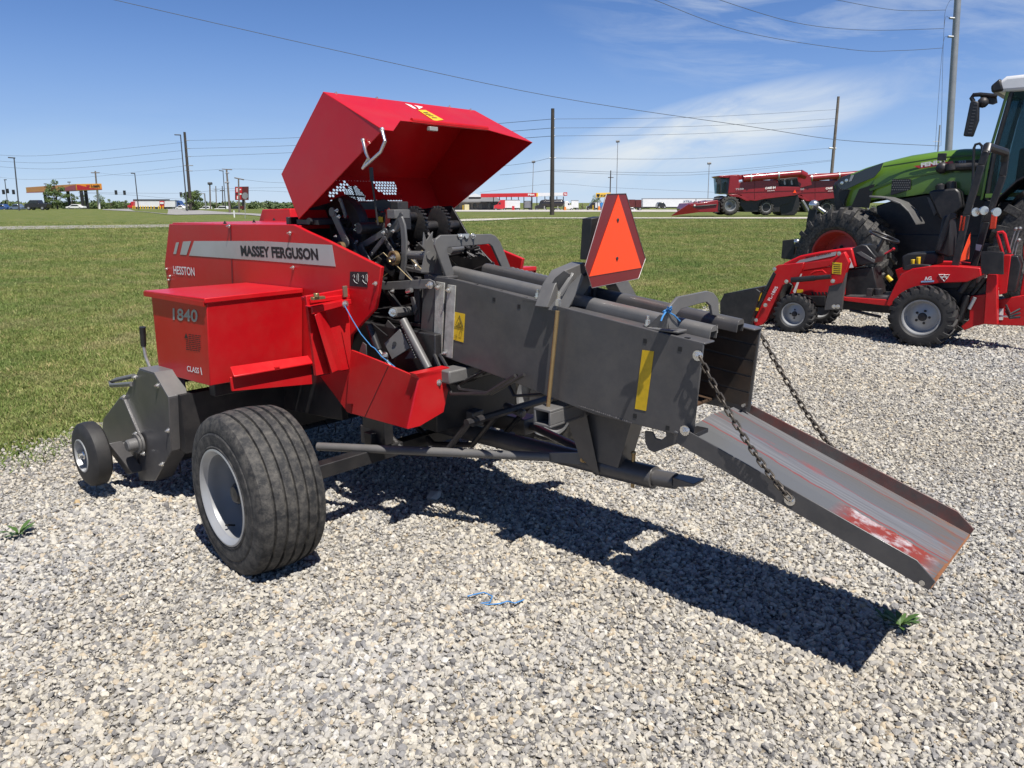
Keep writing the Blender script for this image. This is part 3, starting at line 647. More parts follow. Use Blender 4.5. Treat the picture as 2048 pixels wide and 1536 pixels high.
# top panel with a notched rear edge
def onl(u, v, A, Bv):      # pixel on the plane through A spanned by LV and Bv
    n = LV.cross(Bv); r = ray(u, v); return CAMP + r*((A-CAMP).dot(n)/r.dot(n))
e41 = P4-P1
tpn = MB().prism([P1-LV*.001, onl(766, 259, P1, e41), onl(787, 261.5, P1, e41), onl(801, 241, P1, e41), onl(822, 243, P1, e41), onl(975, 259, P1, e41), far(P4), far(P1)], (P2-P1).normalized()*.005)
tpn.build('hood_top_panel', RED, hood, bevel=.003)
fpn = MB().prism([P1, far(P1), far(P2), P2], (P3-P2).normalized()*.004); fpn.build('hood_front_panel', RED, hood, bevel=.002)
lip = MB(); lip.tube([onl(823, 241, P1, e41), onl(974, 257, P1, e41)], .013, 12); lip.build('hood_lip', RED, hood)
hl = MB().prism([onl(u, v, P1, e41)+UP*.002 for u, v in ((836, 221), (851, 221), (887, 240.5), (869, 243))], UP*.001); hl.build('hood_label', YELLOW, hood, None)
ht = MB()
for a in ((846, 226, 855, 226), (850, 229, 860, 229), (856, 232, 866, 232.5), (863, 236, 873, 236.5)):
    ht.prism([onl(a[0], a[1], P1, e41)+UP*.0035, onl(a[2], a[3], P1, e41)+UP*.0035, onl(a[2]+2, a[3]+1.6, P1, e41)+UP*.0035, onl(a[0]+2, a[1]+1.6, P1, e41)+UP*.0035], UP*.0005)
ht.build('label_print', BLACKD, hood, None)
hw = MB()
hw.prism([onl(u, v, P1, e41)+UP*.002 for u, v in ((810, 208), (822, 211), (833, 218), (828, 218))], UP*.001); hw.prism([onl(u, v, P1, e41)+UP*.002 for u, v in ((828, 211), (846, 215), (838, 219), (834, 214))], UP*.001); hw.build('white_arrow', WHITED, hood, None)
hb = MB(); nrm = e41.cross(LV).normalized(); nrm = nrm if nrm.z > 0 else -nrm
for u, v in ((672, 187), (754, 197), (899, 214), (941, 220)): hb.bolt(onl(u, v, P1, e41), nrm, .007, .005)
hb.build('hood_bolt', CHROME, hood)
# grille face between P2 and P3: solid bands, perforated plate, fan guard
e = P3-P2; H_ = e.length; eu = e/H_; gn = eu.cross(LV).normalized()
def ong(u, v): 
    r = ray(u, v); return CAMP + r*((P2-CAMP).dot(gn)/r.dot(gn))
def gco(p): return ((p-P2).dot(eu), (P2-p).dot(LV))      # (down, across from the near side)
tot = (P2-far(P2)).dot(LV)
s0 = gco(ong(700, 361))[0]; s1 = gco(ong(700, 402))[0]
x0 = gco(ong(652, 380))[1]; x1 = gco(ong(796, 380))[1]
def gp(s, x): return P2+eu*s-LV*x
PA = [(653, 391), (689, 361), (699, 366), (689, 380), (674, 389), (658, 396)]; PB = [(743, 364), (792, 366), (792, 390), (774, 390), (757, 383)]
gm = MB(); th_ = gn*.003
gm.prism([gp(0, 0), gp(0, tot), gp(s0, tot), gp(s0, 0)], th_); gm.prism([gp(s1, 0), gp(s1, tot), gp(H_, tot), gp(H_, 0)], th_)
gm.prism([gp(s0, x1), gp(s0, tot), gp(s1, tot), gp(s1, x1)], th_)
if x0 > 0: gm.prism([gp(s0, 0), gp(s0, x0), gp(s1, x0), gp(s1, 0)], th_)
fc = gco(ong(711, 392)); frad = gco(ong(729, 392))[1]-fc[1]
pit = .0215; hr = .0080; rows = int((s1-s0)/(pit*.866))+1; cols = int((x1-x0)/pit)+2
for i in range(rows):
    for j in range(cols):
        s = s0+(i+.5)*pit*.866; x = x0+(j+(.5 if i % 2 else 0))*pit
        if s > s1-.004 or x > x1-.002 or x < x0: continue
        if hypot(s-fc[0], x-fc[1]) < frad*1.0: continue
        hexp = [(s+pit*.5774*sin(pi/6+k*pi/3)*1.0, x+pit*.5774*cos(pi/6+k*pi/3)) for k in range(6)]
        pu_, pv_ = proj(gp(s, x))
        if not (inpoly(pu_, pv_, PA) or inpoly(pu_, pv_, PB)): gm.face([gp(a, b) for a, b in hexp]); continue
        n = 12; ring = [(s+hr*sin(2*pi*k/n+pi/6), x+hr*cos(2*pi*k/n+pi/6)) for k in range(n)]
        ho = []
        for k in range(6): ho += [hexp[k], ((hexp[k][0]+hexp[(k+1) % 6][0])/2, (hexp[k][1]+hexp[(k+1) % 6][1])/2)]
        ia = gm._a([gp(a, b) for a, b in ring]); oa = gm._a([gp(a, b) for a, b in ho])
        for k in range(n): q = (k+1) % n; gm.f.append([ia+k, ia+q, oa+q, oa+k])
gm.build('perforated_grille', RED, hood, None)
fg = MB(); fcp = gp(*fc)
for k in range(1, 8): fg.lathe(fcp, gn, [(-.001, frad*k/7-.0022), (-.001, frad*k/7+.0022), (.001, frad*k/7+.0022), (.001, frad*k/7-.0022), (-.001, frad*k/7-.0022)], 40)
for k in range(4):
    t = pi/2*k+.05; d = eu*cos(t)+LV*sin(t); fg.box(fcp+d*frad*.5, d*frad*.5, gn*.003, d.cross(gn)*.004)
fg.build('fan_guard', BLACKP, hood)
hh = MB(); hh.tube([S(726, 281, LN+.012), S(732, 306, LN+.03), S(737, 317, LN+.045), S(725, 337, LN+.05), S(761, 304, LN+.03), S(770, 282, LN+.02), S(764, 259, LN+.012)], .0075, 10); hh.ball(S(726, 281, LN+.012), .012, 8); hh.ball(S(764, 259, LN+.012), .012, 8); hh.build('hood_handle', CHROME, hood)
gst = MB(); gst.cone(S(742, 335, LN-.06), S(744, 362, LN-.06), .010, n=10); gst.cone(S(744, 362, LN-.06), S(756, 450, LN-.08), .005, n=8); gst.build('gas_strut', BLACKP, hood)
lt = MB(); p = onl(870, 250, P1, e41); lt.box(p-UP*.018+FV*.02, FV*.012, LV*.028, UP*.010); lt.build('hood_latch', ZINC, hood, bevel=.002)
# ---- density frame, spring rod and slow-vehicle sign
fd = 2.06
df = MB(); df.prism(Pr([(1094, 615), (1133, 621), (1151, 613), (1184, 566), (1228, 562), (1246, 594), (1274, 592), (1246, 542), (1232, 530), (1168, 525), (1128, 542), (1110, 570)], fd), FV*.07); df.build('density_frame', GREYL, baler, bevel=.003)
fn = MB(); fn.prism([S(1092, 605, .225), S(1098, 575, .225), S(1110, 555, .225), S(1128, 541, .225), S(1140, 548, .2), S(1108, 608, .2)], -LV*.008)
fn.box(S(1078, 603, .22), FV*.075, LV*.03, UP*.004)
q = [S(1096, 615, .27), S(1133, 620, .23), S(1168, 552, .16), S(1162, 545, .17)]; fn.prism(q, -UP*.012+LV*.0)
fn.prism([S(1118, 590, .25), S(1124, 594, .24), S(1148, 556, .18), S(1143, 553, .18)], UP*.02)
fn.build('frame_gusset', GREYL, baler, bevel=.002)
nb = MB()
for u, v in ((1075, 596), (1089, 599)): p = S(u, v, .22); nb.bolt(p, UP, .011, .022)
nb.cone(S(1116, 611, .27), S(1117, 598, .27), .014, n=6); nb.cone(S(1117, 598, .27), S(1119, 582, .27), .009, n=10); nb.build('frame_bolt', CHROME, baler)
rd = MB(); rd.cone(S(1115, 622, .285), S(1096, 815, .285), .0095, n=14); rd.build('tension_rod', BRASS, baler)
p = S(1088, 834, .32); fblk = K.co(p)[0]; zb = p.z
cbx = MB(); hx, hz, tk = .042, .034, .006
for dx, dz, sx, sz in ((0, hz, hx, tk), (0, -hz, hx, tk), (hx, 0, tk, hz-tk), (-hx, 0, tk, hz-tk)): cbx.box(B(fblk+dx, 0, zb+dz), FV*(sx+(tk if dz else 0)), LV*.335, UP*sz)
cbx.build('tension_beam', GREYL, baler, bevel=.003)
sgp = MB(); sgp.prism([S(1178, 520, .06), S(1183, 437, .06), S(1206, 433, .0), S(1215, 520, .0)], FV*.05); sgp.build('sign_post', BLACKP, baler, bevel=.003)
dcy = MB(); dcy.cone(B(fd+.03, .0, 1.20), B(fd+.03, .0, 1.32), .03, n=14); dcy.cone(B(fd+.02, .1, 1.22), B(fd+.02, .1, 1.31), .02, n=12); dcy.cone(B(fd+.02, -.08, 1.22), B(fd+.02, -.08, 1.30), .014, n=12)
dcy.box(B(fd, 0, 1.20), FV*.10, LV*.15, UP*.012); dcy.tube([B(fd, .1, 1.31), B(fd-.05, .03, 1.36), B(fd-.03, -.06, 1.30)], .008); dcy.build('density_cylinder', CAST, baler)
fs = K.co(S(1225, 480, 0.02))[0]
sg = MB().prism(Pr([(1213, 388), (1252, 387), (1291, 517), (1277, 557), (1184, 576), (1170, 532)], fs), FV*.003); sg_o = sg.build('slow_vehicle_sign', SMVR, baler)
MB().prism(Pr([(1237, 389.5), (1283, 535.5), (1179, 553)], fs-.0025), FV*.0015).build('orange_triangle', SMVO, sg_o, None)
MB().tube(Pr([(1213, 388), (1252, 387), (1291, 517), (1277, 557), (1184, 576), (1170, 532)], fs-.001), .0016, 4, closed=True).build('sign_rim', STEEL, sg_o)
sr = MB()
for u, v in ((1235.5, 440), (1234, 517)): sr.lathe(R(u, v, fs-.003), -FV, [(0, .008), (.003, .007), (.004, 0)], 12)
sr.build('sign_rivet', CAST, sg_o)
# rear arch bracket
frr = K.co(S(1352, 655, .2))[0]-.02
ra = MB(); ra.prism(Pr([(1338, 658), (1334, 630), (1341, 612), (1357, 594), (1416, 582), (1428, 586), (1437, 598), (1439, 633), (1425, 630), (1422, 612), (1414, 604), (1404, 606), (1362, 618), (1352, 630), (1358, 658)], frr), FV*.012); ra.build('rear_arch', GREYL, baler, bevel=.002)
rf = MB(); rf.box(S(1342, 660, .21)+FV*.02, FV*.07, LV*.035, UP*.004); rf.prism([R(1334, 658, frr), R(1334, 630, frr), R(1334, 630, frr)+FV*.03, R(1334, 658, frr)+FV*.09], -LV*.008); rf.box(B(frr+.03, -.19, topz(frr+.03)+.005), FV*.06, LV*.035, UP*.004); rf.build('arch_foot', GREYL, baler, bevel=.002)
rb = MB()
for u, v in ((1295, 652), (1313, 656)): rb.bolt(S(u, v, .215), UP, .011, .024)
p = B(frr+.05, -.19, topz(frr+.05)+.008); rb.bolt(p, UP, .011, .02); rb.build('arch_bolt', CHROME, baler)
p = R(1333, 622, frr); kt = MB(); rn = random.Random(4)
kt.tube([p+Vector((rn.uniform(-.022, .022), rn.uniform(-.02, .02), rn.uniform(-.012, .02))) for _ in range(14)], .0032, 5)
kt.tube([p, R(1348, 630, frr-.01), R(1360, 642, frr-.01)], .0032, 5); kt.tube([p, R(1326, 632, frr-.01), R(1322, 642, frr-.01)], .0032, 5); kt.build('blue_twine', BLUET, baler)
# ---- wagon hitch
hp = S(1172, 917, .03)
ht = MB(); ht.cone(S(636, 893, .62), lerp(S(636, 893, .62), hp, .88), .022, n=18); a = lerp(S(636, 893, .62), hp, .88); ht.hexa([a+UP*.022+LV*.01, a+UP*.022-LV*.01, a-UP*.022-LV*.01, a-UP*.022+LV*.01], [hp+UP*.03+LV*.006, hp+UP*.03-LV*.006, hp-UP*.03-LV*.006, hp-UP*.03+LV*.006]); ht.build('hitch_brace', GREYL, baler)
ht = MB(); q = K.mir(S(636, 893, .62)); ht.cone(q, K.mir(lerp(S(636, 893, .62), hp, .95)), .022, n=18); ht.build('hitch_brace', GREY, baler)
a, b_, c, d = S(760, 820, 0), S(1195, 928, 0), S(1310, 955, 0), S(1352, 962, 0)
hm = MB(); hm.cone(a, b_, .046, n=24); hm.cone(b_, c, .052, n=24); hm.cone(c, d, .038, .036, n=24)
t = (d-c).normalized(); lf_ = LV; e_ = S(1398, 966, 0); hm.hexa([d+UP*.025+lf_*.03, d+UP*.025-lf_*.03, d-UP*.02-lf_*.03, d-UP*.02+lf_*.03], [e_+UP*.008+lf_*.045, e_+UP*.008-lf_*.045, e_-UP*.004-lf_*.045, e_-UP*.004+lf_*.045]); hm.build('hitch_tube', GREY, baler, bevel=.002)
pn = MB(); p = S(1267, 920, 0); pn.cone(p+UP*.03, p-UP*.13, .009, n=12); pn.ball(p+UP*.032, .012, 10); pn.bolt(hp+LV*.01, LV, .016, .016); pn.build('hitch_pin', BRASS, baler)
po = MB(); po.prism(Ps([(1168, 812), (1262, 846), (1236, 936), (1190, 922)], .055), -LV*.11)
po.prism([S(1124, 806, .10), S(1168, 818, .10), S(1196, 950, .055), S(1158, 912, .07)], -FV*.008); po.build('hitch_post', GREY, baler, bevel=.003)
hk = MB(); hk.prism(Ps([(1289, 862), (1290, 885), (1297, 900), (1309, 905), (1358, 886), (1366, 866), (1330, 858), (1332, 872), (1322, 880), (1310, 876), (1305, 864)], .2), -LV*.01); hk.build('chute_hook', GREY, baler, bevel=.002)
rbk = MB(); p = S(1392, 845, .15); rbk.box(p+FV*.03, FV*.02, LV*.012, UP*.04); rbk.box(p+FV*.03-UP*.04, FV*.06, LV*.05, UP*.012); rbk.build('rear_bracket', BLACKP, baler, bevel=.002)
# side boxes on the axle with small plates
ab = MB(); p = S(930, 830, .05); ab.box(p, FV*.10, LV*.04, UP*.04); p = S(1010, 838, -.30); ab.box(p, FV*.20, LV*.06, UP*.045); ab.cone(S(1010, 812, -.05), S(1048, 828, -.05), .022, n=12); ab.box(S(750, 866, .36), FV*.05, LV*.06, UP*.05); ab.build('under_beam', GREY, baler, bevel=.006)
lb = MB(); p = S(923, 826, .092); lb.prism([p+FV*.02+UP*.02, p-FV*.02+UP*.02, p-FV*.02-UP*.02, p+FV*.02-UP*.02], LV*.001); p = S(1005, 817, -.238); lb.prism([p+FV*.03+UP*.025, p-FV*.03+UP*.025, p-FV*.03-UP*.025, p+FV*.03-UP*.025], LV*.001); lb.build('small_label', WHITED, baler, None)
# ---- bale chute
hA, hB = S(1358, 880, .27), S(1858, 1181, .27)
chw = Ps([(1360, 853), (1834, 1121), (1871, 1164), (1857, 1181), (1350, 885)], .27)
MB().prism(chw, -LV*.006).build('chute_side', GREY, baler, bevel=.002)
WORN = None
m, t, b = mat_new('worn_chute_paint'); n = t.nodes.new; l_ = t.links.new; WORN = m
tcn = n('ShaderNodeUVMap'); sp_ = n('ShaderNodeSeparateXYZ'); l_(tcn.outputs[0], sp_.inputs[0])
def nm(op, a, b_=None, clamp=False):
    q = n('ShaderNodeMath'); q.operation = op; q.use_clamp = clamp
    for i, x in enumerate((a, b_)):
        if x is None: continue
        if isinstance(x, (int, float)): q.inputs[i].default_value = x
        else: l_(x, q.inputs[i])
    return q.outputs[0]
def noise(sx, sy, det=6, rough=.6, seed=0):
    cb_ = n('ShaderNodeCombineXYZ'); l_(nm('MULTIPLY', sp_.outputs[0], sx), cb_.inputs[0]); l_(nm('MULTIPLY', sp_.outputs[1], sy), cb_.inputs[1]); cb_.inputs[2].default_value = seed
    q = n('ShaderNodeTexNoise'); q.inputs['Scale'].default_value = 1; q.inputs['Detail'].default_value = det; q.inputs['Roughness'].default_value = rough; l_(cb_.outputs[0], q.inputs['Vector']); return q.outputs[0]
def rng(x, a, b_): 
    q = n('ShaderNodeMapRange'); q.inputs['From Min'].default_value = a; q.inputs['From Max'].default_value = b_; l_(x, q.inputs['Value']); return q.outputs[0]
def mixc(fac, A, Bc):
    q = n('ShaderNodeMix'); q.data_type = 'RGBA'; l_(fac, q.inputs[0])
    for i, x in ((6, A), (7, Bc)):
        if isinstance(x, tuple): q.inputs[i].default_value = (*x, 1)
        else: l_(x, q.inputs[i])
    return q.outputs[2]
def bandf(c0, hw, soft): return rng(nm('ABSOLUTE', nm('SUBTRACT', nm('ADD', sp_.outputs[1], nm('MULTIPLY', nm('SUBTRACT', noise(5, 3, 4, .6, 3.3), .5), .10)), c0)), hw+soft, hw)
X, Yc = sp_.outputs[0], sp_.outputs[1]
base = mixc(rng(noise(2, 60, 4, .6, 1), .35, .68), (.15, .15, .16), (.24, .24, .25))
paintg = bandf(.28, .14, .008)
base = mixc(paintg, base, (.155, .158, .16))
base = mixc(nm('MULTIPLY', nm('MULTIPLY', bandf(.28, .155, .008), nm('SUBTRACT', 1.0, paintg)), .75), base, (.28, .05, .04))
paint2 = bandf(.74, .12, .008); base = mixc(nm('MULTIPLY', paint2, .8), base, (.15, .15, .148))
base = mixc(nm('MULTIPLY', nm('MULTIPLY', bandf(.74, .135, .006), nm('SUBTRACT', 1.0, paint2)), .6), base, (.28, .05, .04))
pri = nm('MULTIPLY', nm('MULTIPLY', rng(X, .60, .68), rng(X, .985, .93)), bandf(.26, .14, .01)); pri = nm('MULTIPLY', pri, rng(noise(9, 6, 5, .6, 8), .30, .40))
base = mixc(pri, base, (.30, .052, .036))
bare = nm('MULTIPLY', pri, rng(noise(8, 5, 7, .65, 4), .47, .60)); base = mixc(bare, base, (.62, .60, .60))
pri2 = nm('MULTIPLY', nm('MULTIPLY', rng(X, .62, .30), rng(noise(5, 9, 6, .65, 6), .50, .60)), bandf(.62, .045, .02)); base = mixc(pri2, base, (.42, .07, .055))
rust = nm('MULTIPLY', nm('MAXIMUM', rng(X, .88, 1.0), nm('MULTIPLY', rng(X, .5, 1), rng(Yc, .75, 1.0))), rng(noise(12, 30, 6, .7, 7), .45, .62)); base = mixc(nm('MULTIPLY', rust, .8), base, (.30, .10, .03))
l_(base, b.inputs['Base Color']); b.inputs['Metallic'].default_value = .35; b.inputs['Roughness'].default_value = .40
fd0, fd1 = hA-LV*.006, hB-LV*.006; fd0 = lerp(fd0, fd1, -.03)+UP*.012; fd1 = fd1+UP*.010
wch = (hA-K.mir(hA)).length-.012; dv = (fd1-fd0).normalized(); ln_ = (fd1-fd0).length
def cuv(p): q = p-fd0; return (q.dot(dv)/ln_, -q.dot(LV)/wch)
upn = dv.cross(LV).normalized(); upn = upn if upn.z > 0 else -upn
fl_ = MB()
def cr(x, y): return fd0+dv*(ln_*x)-LV*(wch*y)
ys = [0, .06, .36, .52, .58, .66, .92, 1.0]; hs_ = [.010, 0, 0, .012, .014, .012, .004, .004]
for i in range(len(ys)-1):
    fl_.hexa([cr(0, ys[i])+upn*hs_[i], cr(1, ys[i])+upn*hs_[i], cr(1, ys[i+1])+upn*hs_[i+1], cr(0, ys[i+1])+upn*hs_[i+1]], [cr(0, ys[i])+upn*(hs_[i]-.005), cr(1, ys[i])+upn*(hs_[i]-.005), cr(1, ys[i+1])+upn*(hs_[i+1]-.005), cr(0, ys[i+1])+upn*(hs_[i+1]-.005)])
fl_.build('chute_floor', WORN, baler, None, uv=cuv)
WORN2 = paint('worn_red_primer_side', (.10, .088, .082), .5, metal=.2, var=.3, nscale=9, dirt=(.24, .05, .038), dirt_amt=.8, dirt_scale=5)
fw = [K.mir(p) for p in chw]; MB().prism(fw, LV*.006).build('chute_side', WORN2, baler, bevel=.002)
el = MB(); el.tube([cr(1, 0)-upn*.002, cr(1, 1)-upn*.002], .006, 6); el.build('chute_edge', paint('rusty_edge', (.22, .09, .035), .6, var=.3, nscale=30), baler)
cb2 = MB()
for pp in ((1370, 861), (1580, 1000)): cb2.bolt(S(*pp, .272), LV, .014, .014)
cb2.lathe(S(1844, 1166, .2725), LV, [(0, .009), (.001, .009), (.001, 0)], 14)
cb2.bolt(K.mir(S(1370, 861, .272)), LV, .014, .03); cb2.bolt(R(1690, 932, K.co(K.mir(S(1580, 1000, .262)))[0]), LV, .014, .014); cb2.bolt(S(1396, 711, .255), LV, .014, .016); cb2.lathe(K.mir(S(1844, 1166, .266))+LV*.0, LV, [(.0, .009), (.0012, .009), (.0012, 0)], 14)
cb2.build('chute_bolt', CHROME, baler)
def chain(a, b_, sag):
    m_ = MB(); Ln = (b_-a).length; n_ = int(Ln/.0265); prev = None
    pts = [lerp(a, b_, k/n_)-UP*sag*4*(k/n_)*(1-k/n_) for k in range(n_+1)]
    for k in range(n_):
        c = (pts[k]+pts[k+1])/2; d = (pts[k+1]-pts[k]).normalized(); x, y, _ = basis(d)
        if k % 2: x, y = (x+y).normalized(), (y-x).normalized()
        else: x, y = (x-y).normalized(), (x+y).normalized()
        hl_, hw_ = .0185, .0095
        ring = [c+d*((hl_-hw_)*(1 if cos(t) >= 0 else -1)+hw_*cos(t))+x*hw_*sin(t) for t in [2*pi*i/12 for i in range(12)]]
        m_.tube(ring, .0036, 6, closed=True)
    m_.build('chain', CHAIN, baler, 60)
chain(S(1399, 713, .275), S(1579, 997, .29), .035)
ca_ = K.mir(S(1400, 704, .262)); chain(ca_, R(1690, 928, K.co(ca_)[0]-(K.co(S(1399, 713, .275))[0]-K.co(S(1579, 997, .29))[0])), .03)
# ---- pickup
pku = MB(); Lp = 1.10
body_ = Ps([(278, 738), (308, 747), (337, 796), (342, 902), (310, 962), (279, 962), (264, 890), (272, 864), (247, 796)], Lp)
pku.prism(body_, -LV*.10); pku.build('pickup_shield', GREY, baler, bevel=.004)
p2 = MB(); p2.prism(Ps([(239, 795), (247, 799), (276, 868), (270, 935), (222, 905), (204, 862), (206, 838)], Lp+.015), -LV*.06); p2.build('pickup_shield', GREY, baler, bevel=.004)
tf = MB(); q = Ps([(278, 738), (308, 747), (337, 796)], Lp); tf.hexa([q[0], q[1], q[1]+UP*.006, q[0]+UP*.006], [q[0]-LV*.2+FV*0, q[1]-LV*.2, q[1]-LV*.2+UP*.006, q[0]-LV*.2+UP*.006]); tf.hexa([q[1], q[2], q[2]+UP*.006, q[1]+UP*.006], [q[1]-LV*.16, q[2]-LV*.10, q[2]-LV*.1+UP*.006, q[1]-LV*.16+UP*.006]); tf.build('pickup_top', GREYL, baler, bevel=.002)
pd = MB(); pd.cone(B(4.25, 1.0, .36), B(4.25, -1.0, .36), .16, n=24); pd.box(B(3.95, .1, .50), FV*.04, LV*.95, UP*.16)
pd.box(B(4.55, .1, .78), FV*.25, LV*.3, UP*.02)
for k in range(22):
    l = -.95+k*.09
    for a in range(4): t_ = a*pi/2+.3*(k % 3); d_ = FV*cos(t_)+UP*sin(t_); pd.tube([B(4.25, l, .36)+d_*.15, B(4.25, l, .36)+d_*.24], .004, 5)
pd.build('pickup_reel', BLACKP, baler)
hb = MB(); p = S(281, 886, Lp+.01); hb.lathe(p, LV, [(0, .062), (.012, .062), (.012, .05), (.018, .05), (.018, .056), (.026, .056), (.026, .036), (.07, .034), (.078, .026), (.078, 0)], 28); hb.build('pickup_bearing', GREYL, baler)
pb = MB()
for u, v in ((271, 754), (316, 771), (337, 861), (325, 928), (272, 867), (288, 907), (249, 793)): pb.bolt(S(u, v, Lp+(.02 if u in (272, 288) else .0)), LV, .010, .012)
pb.build('pickup_bolt', CHROME, baler)
arm = MB(); a, b_ = S(226, 886, Lp+.10), S(272, 945, Lp+.02); d = (b_-a).normalized(); up_ = d.cross(LV).normalized(); up_ = up_ if up_.z > 0 else -up_
for dx, dz, sx, sz in ((0, .035, .035, .004), (0, -.035, .035, .004), (.033, 0, .004, .031), (-.033, 0, .004, .031)): arm.box((a+b_)/2+LV*dx+up_*dz, d*((b_-a).length/2), LV*sx, up_*sz)
arm.build('gauge_wheel_arm', GREY, baler, bevel=.003)
gw = MB(); c = S(184, 907, 1.31); ca2 = LV
gw.lathe(c, ca2, [(.05, .095), (.058, .095), (.06, .088), (.03, .082), (.0, .078), (-.02, .05), (0, .025), (.03, .022), (.04, .0)], 36); gwo = gw.build('gauge_wheel', SILVER, baler)
MB().lathe(c, ca2, [(-.045, .09), (-.052, .13), (-.047, .163), (-.034, .179), (.0, .184), (.034, .179), (.047, .163), (.053, .13), (.056, .098), (.05, .092)], 56).build('tyre', RUBBERC, gwo)
hbx = MB(); hbx.lathe(c, ca2, [(.02, .024), (.045, .022), (.05, .016), (.07, .016), (.072, 0)], 18); hbx.build('wheel_nut', CHROME, gwo)
sk = MB(); sk.cone(c, B(*[x for x in (K.co(c)[0]-.02, 1.12, K.co(c)[2]+.02)]), .018, n=12); sk.build('gauge_wheel_stub', BLACKP, baler)
lv = MB(); lv.tube([S(301, 738, 1.02), S(291, 712, 1.02), S(287, 690, 1.02)], .009, 10); lv.build('lift_lever', STEEL, baler)
lv = MB(); lv.cone(S(287, 692, 1.02), S(285, 654, 1.02), .015, .017, n=14); lv.build('lever_grip', BLACKP, baler)
lo = MB(); lo.tube([S(268, 752, 1.02), S(232, 760, 1.02), S(221, 765, 1.02), S(223, 771, 1.05), S(264, 768, 1.1)], .014, 10); lo.build('pickup_loop', GREYL, baler)
# ================================================================== TYRES WITH LUGS
def lug_tyre(c, ax, fw, r, wd, nl, lh, rr, parent, mat, rimmat, rim_in=.6, name='wheel', hubmat=None, lw=.5, holes=5):
    """bar-lug wheel: rim > tyre, hub; ax points outwards"""
    ax = ax.normalized(); h = wd/2; x = fw; z = UP
    rb = r-lh
    rim = MB(); rim.lathe(c, ax, [(h*.80, rr), (h*.86, rr), (h*.86, rr*.93), (h*.55, rr*.88), (h*.3, rr*.84), (h*rim_in-h*.55, rr*.80), (h*rim_in-h*.55, rr*.72), (h*rim_in-h*.35, rr*.42), (h*rim_in-h*.30, 0)], 44)
    rim.lathe(c, ax, [(-h*.80, rr), (-h*.86, rr), (-h*.6, rr*.86), (-h*.1, rr*.8)], 36)
    o = rim.build(name, rimmat, parent, 35)
    ty = MB(); ty.lathe(c, ax, [(-h*.80, rr*.98), (-h*.98, rr*1.12), (-h, (rr+rb)/2), (-h*.92, rb*.95), (-h*.6, rb*.992), (0, rb), (h*.6, rb*.992), (h*.92, rb*.95), (h, (rr+rb)/2), (h*.98, rr*1.12), (h*.80, rr*.98)], 60)
    for k in range(nl):
        for sd in (1, -1):
            t0 = 2*pi*(k+(.5 if sd < 0 else 0))/nl; dt = 2*pi/nl
            def pt(a, hh, rad): t = t0+a*dt; return c+ax*(hh*sd)+(x*cos(t)+z*sin(t))*rad
            segs = [(0.0, .02*h), (.34, .5*h), (.62, .9*h), (.66, 1.01*h)]
            rads = [r, r*.997, r*.975, rb*.90]; lo = [rb*.985, rb*.98, rb*.93, rb*.82]
            for (a, hh), (a2, hh2), r1, r2, l1, l2 in zip(segs, segs[1:], rads, rads[1:], lo, lo[1:]):
                g_ = lw*.42
                ty.hexa([pt(a, hh, r1), pt(a+g_, hh, r1), pt(a2+g_, hh2, r2), pt(a2, hh2, r2)], [pt(a-.03, hh, l1), pt(a+g_+.05, hh, l1), pt(a2+g_+.05, hh2, l2), pt(a2-.03, hh2, l2)])
    ty.build('tyre', mat, o, 25)
    hb = MB(); b0 = h*rim_in-h*.30
    hb.lathe(c, ax, [(b0, rr*.24), (b0+h*.2, rr*.2), (b0+h*.24, 0)], 20)
    bx_, by_, _ = basis(ax)
    for k in range(holes):
        t = 2*pi*k/holes; hb.bolt(c+ax*(b0-h*.02)+(bx_*cos(t)+by_*sin(t))*rr*.36, ax, rr*.05, rr*.06)
    hb.build('wheel_hub', hubmat or CAST, o)
    return o
# ================================================================== COMPACT RED TRACTOR
Q = Frame(-50.4, -9.695, 1.881); QS, QR, QB, QL, QF = Q.S, Q.R, Q.B, Q.L, Q.F
ct_ = thing('compact_tractor', QB(.7, -.55, 0), 'small red compact tractor with front loader and rear backhoe parked on the gravel', 'tractor')
def q_(pts, l): return [QS(u, v, l) for u, v in pts]
def pan(name, pts, l, th, mat, parent=ct_, bevel=.004, side=1):
    return MB().prism(q_(pts, l), -QL*th).build(name, mat, parent, bevel=bevel)
def qf(u, v, l): return Q.co(QS(u, v, l))[0]
rf_, rr_ = qf(1840, 648, -.03), qf(1583, 642, -.03)
for s_, l1, l2 in ((1, -.115, -.145), (-1, -1.12, -1.09)):
    lug_tyre(QB(rr_, l1-.03, .262), QL*s_, QF, .262, .20, 20, .022, .150, ct_, RUBBERC, SILVER, holes=4, lw=.9)
    lug_tyre(QB(rf_, l2, .362), QL*s_, QF, .362, .27, 20, .026, .205, ct_, RUBBERC, SILVER, holes=5, lw=.9)
ch_ = MB(); ch_.box(QB(rr_+.05, -.62, .38), QF*.12, QL*.40, UP*.07); ch_.box(QB(.75, -.62, .42), QF*.75, QL*.13, UP*.10); ch_.box(QB(rf_, -.62, .40), QF*.14, QL*.42, UP*.12); ch_.build('chassis', BLACKP, ct_, bevel=.01)
HL = -.40
hood_o = pan('hood', [(1566, 527), (1600, 511), (1640, 503), (1674, 498), (1704, 496), (1713, 534), (1690, 540), (1688, 592), (1590, 592), (1584, 570), (1560, 545)], HL, .46, RED, bevel=.02)
pan('hood_stripe', [(1590, 527), (1600, 520), (1673, 503), (1671, 511), (1597, 527)], HL+.003, .002, SILVD, hood_o, 0)
pan('hood_stripe', [(1607, 535), (1614, 530), (1666, 522), (1700, 516), (1707, 535), (1697, 536), (1694, 528), (1608, 540)], HL+.003, .002, WHITED, hood_o, 0)
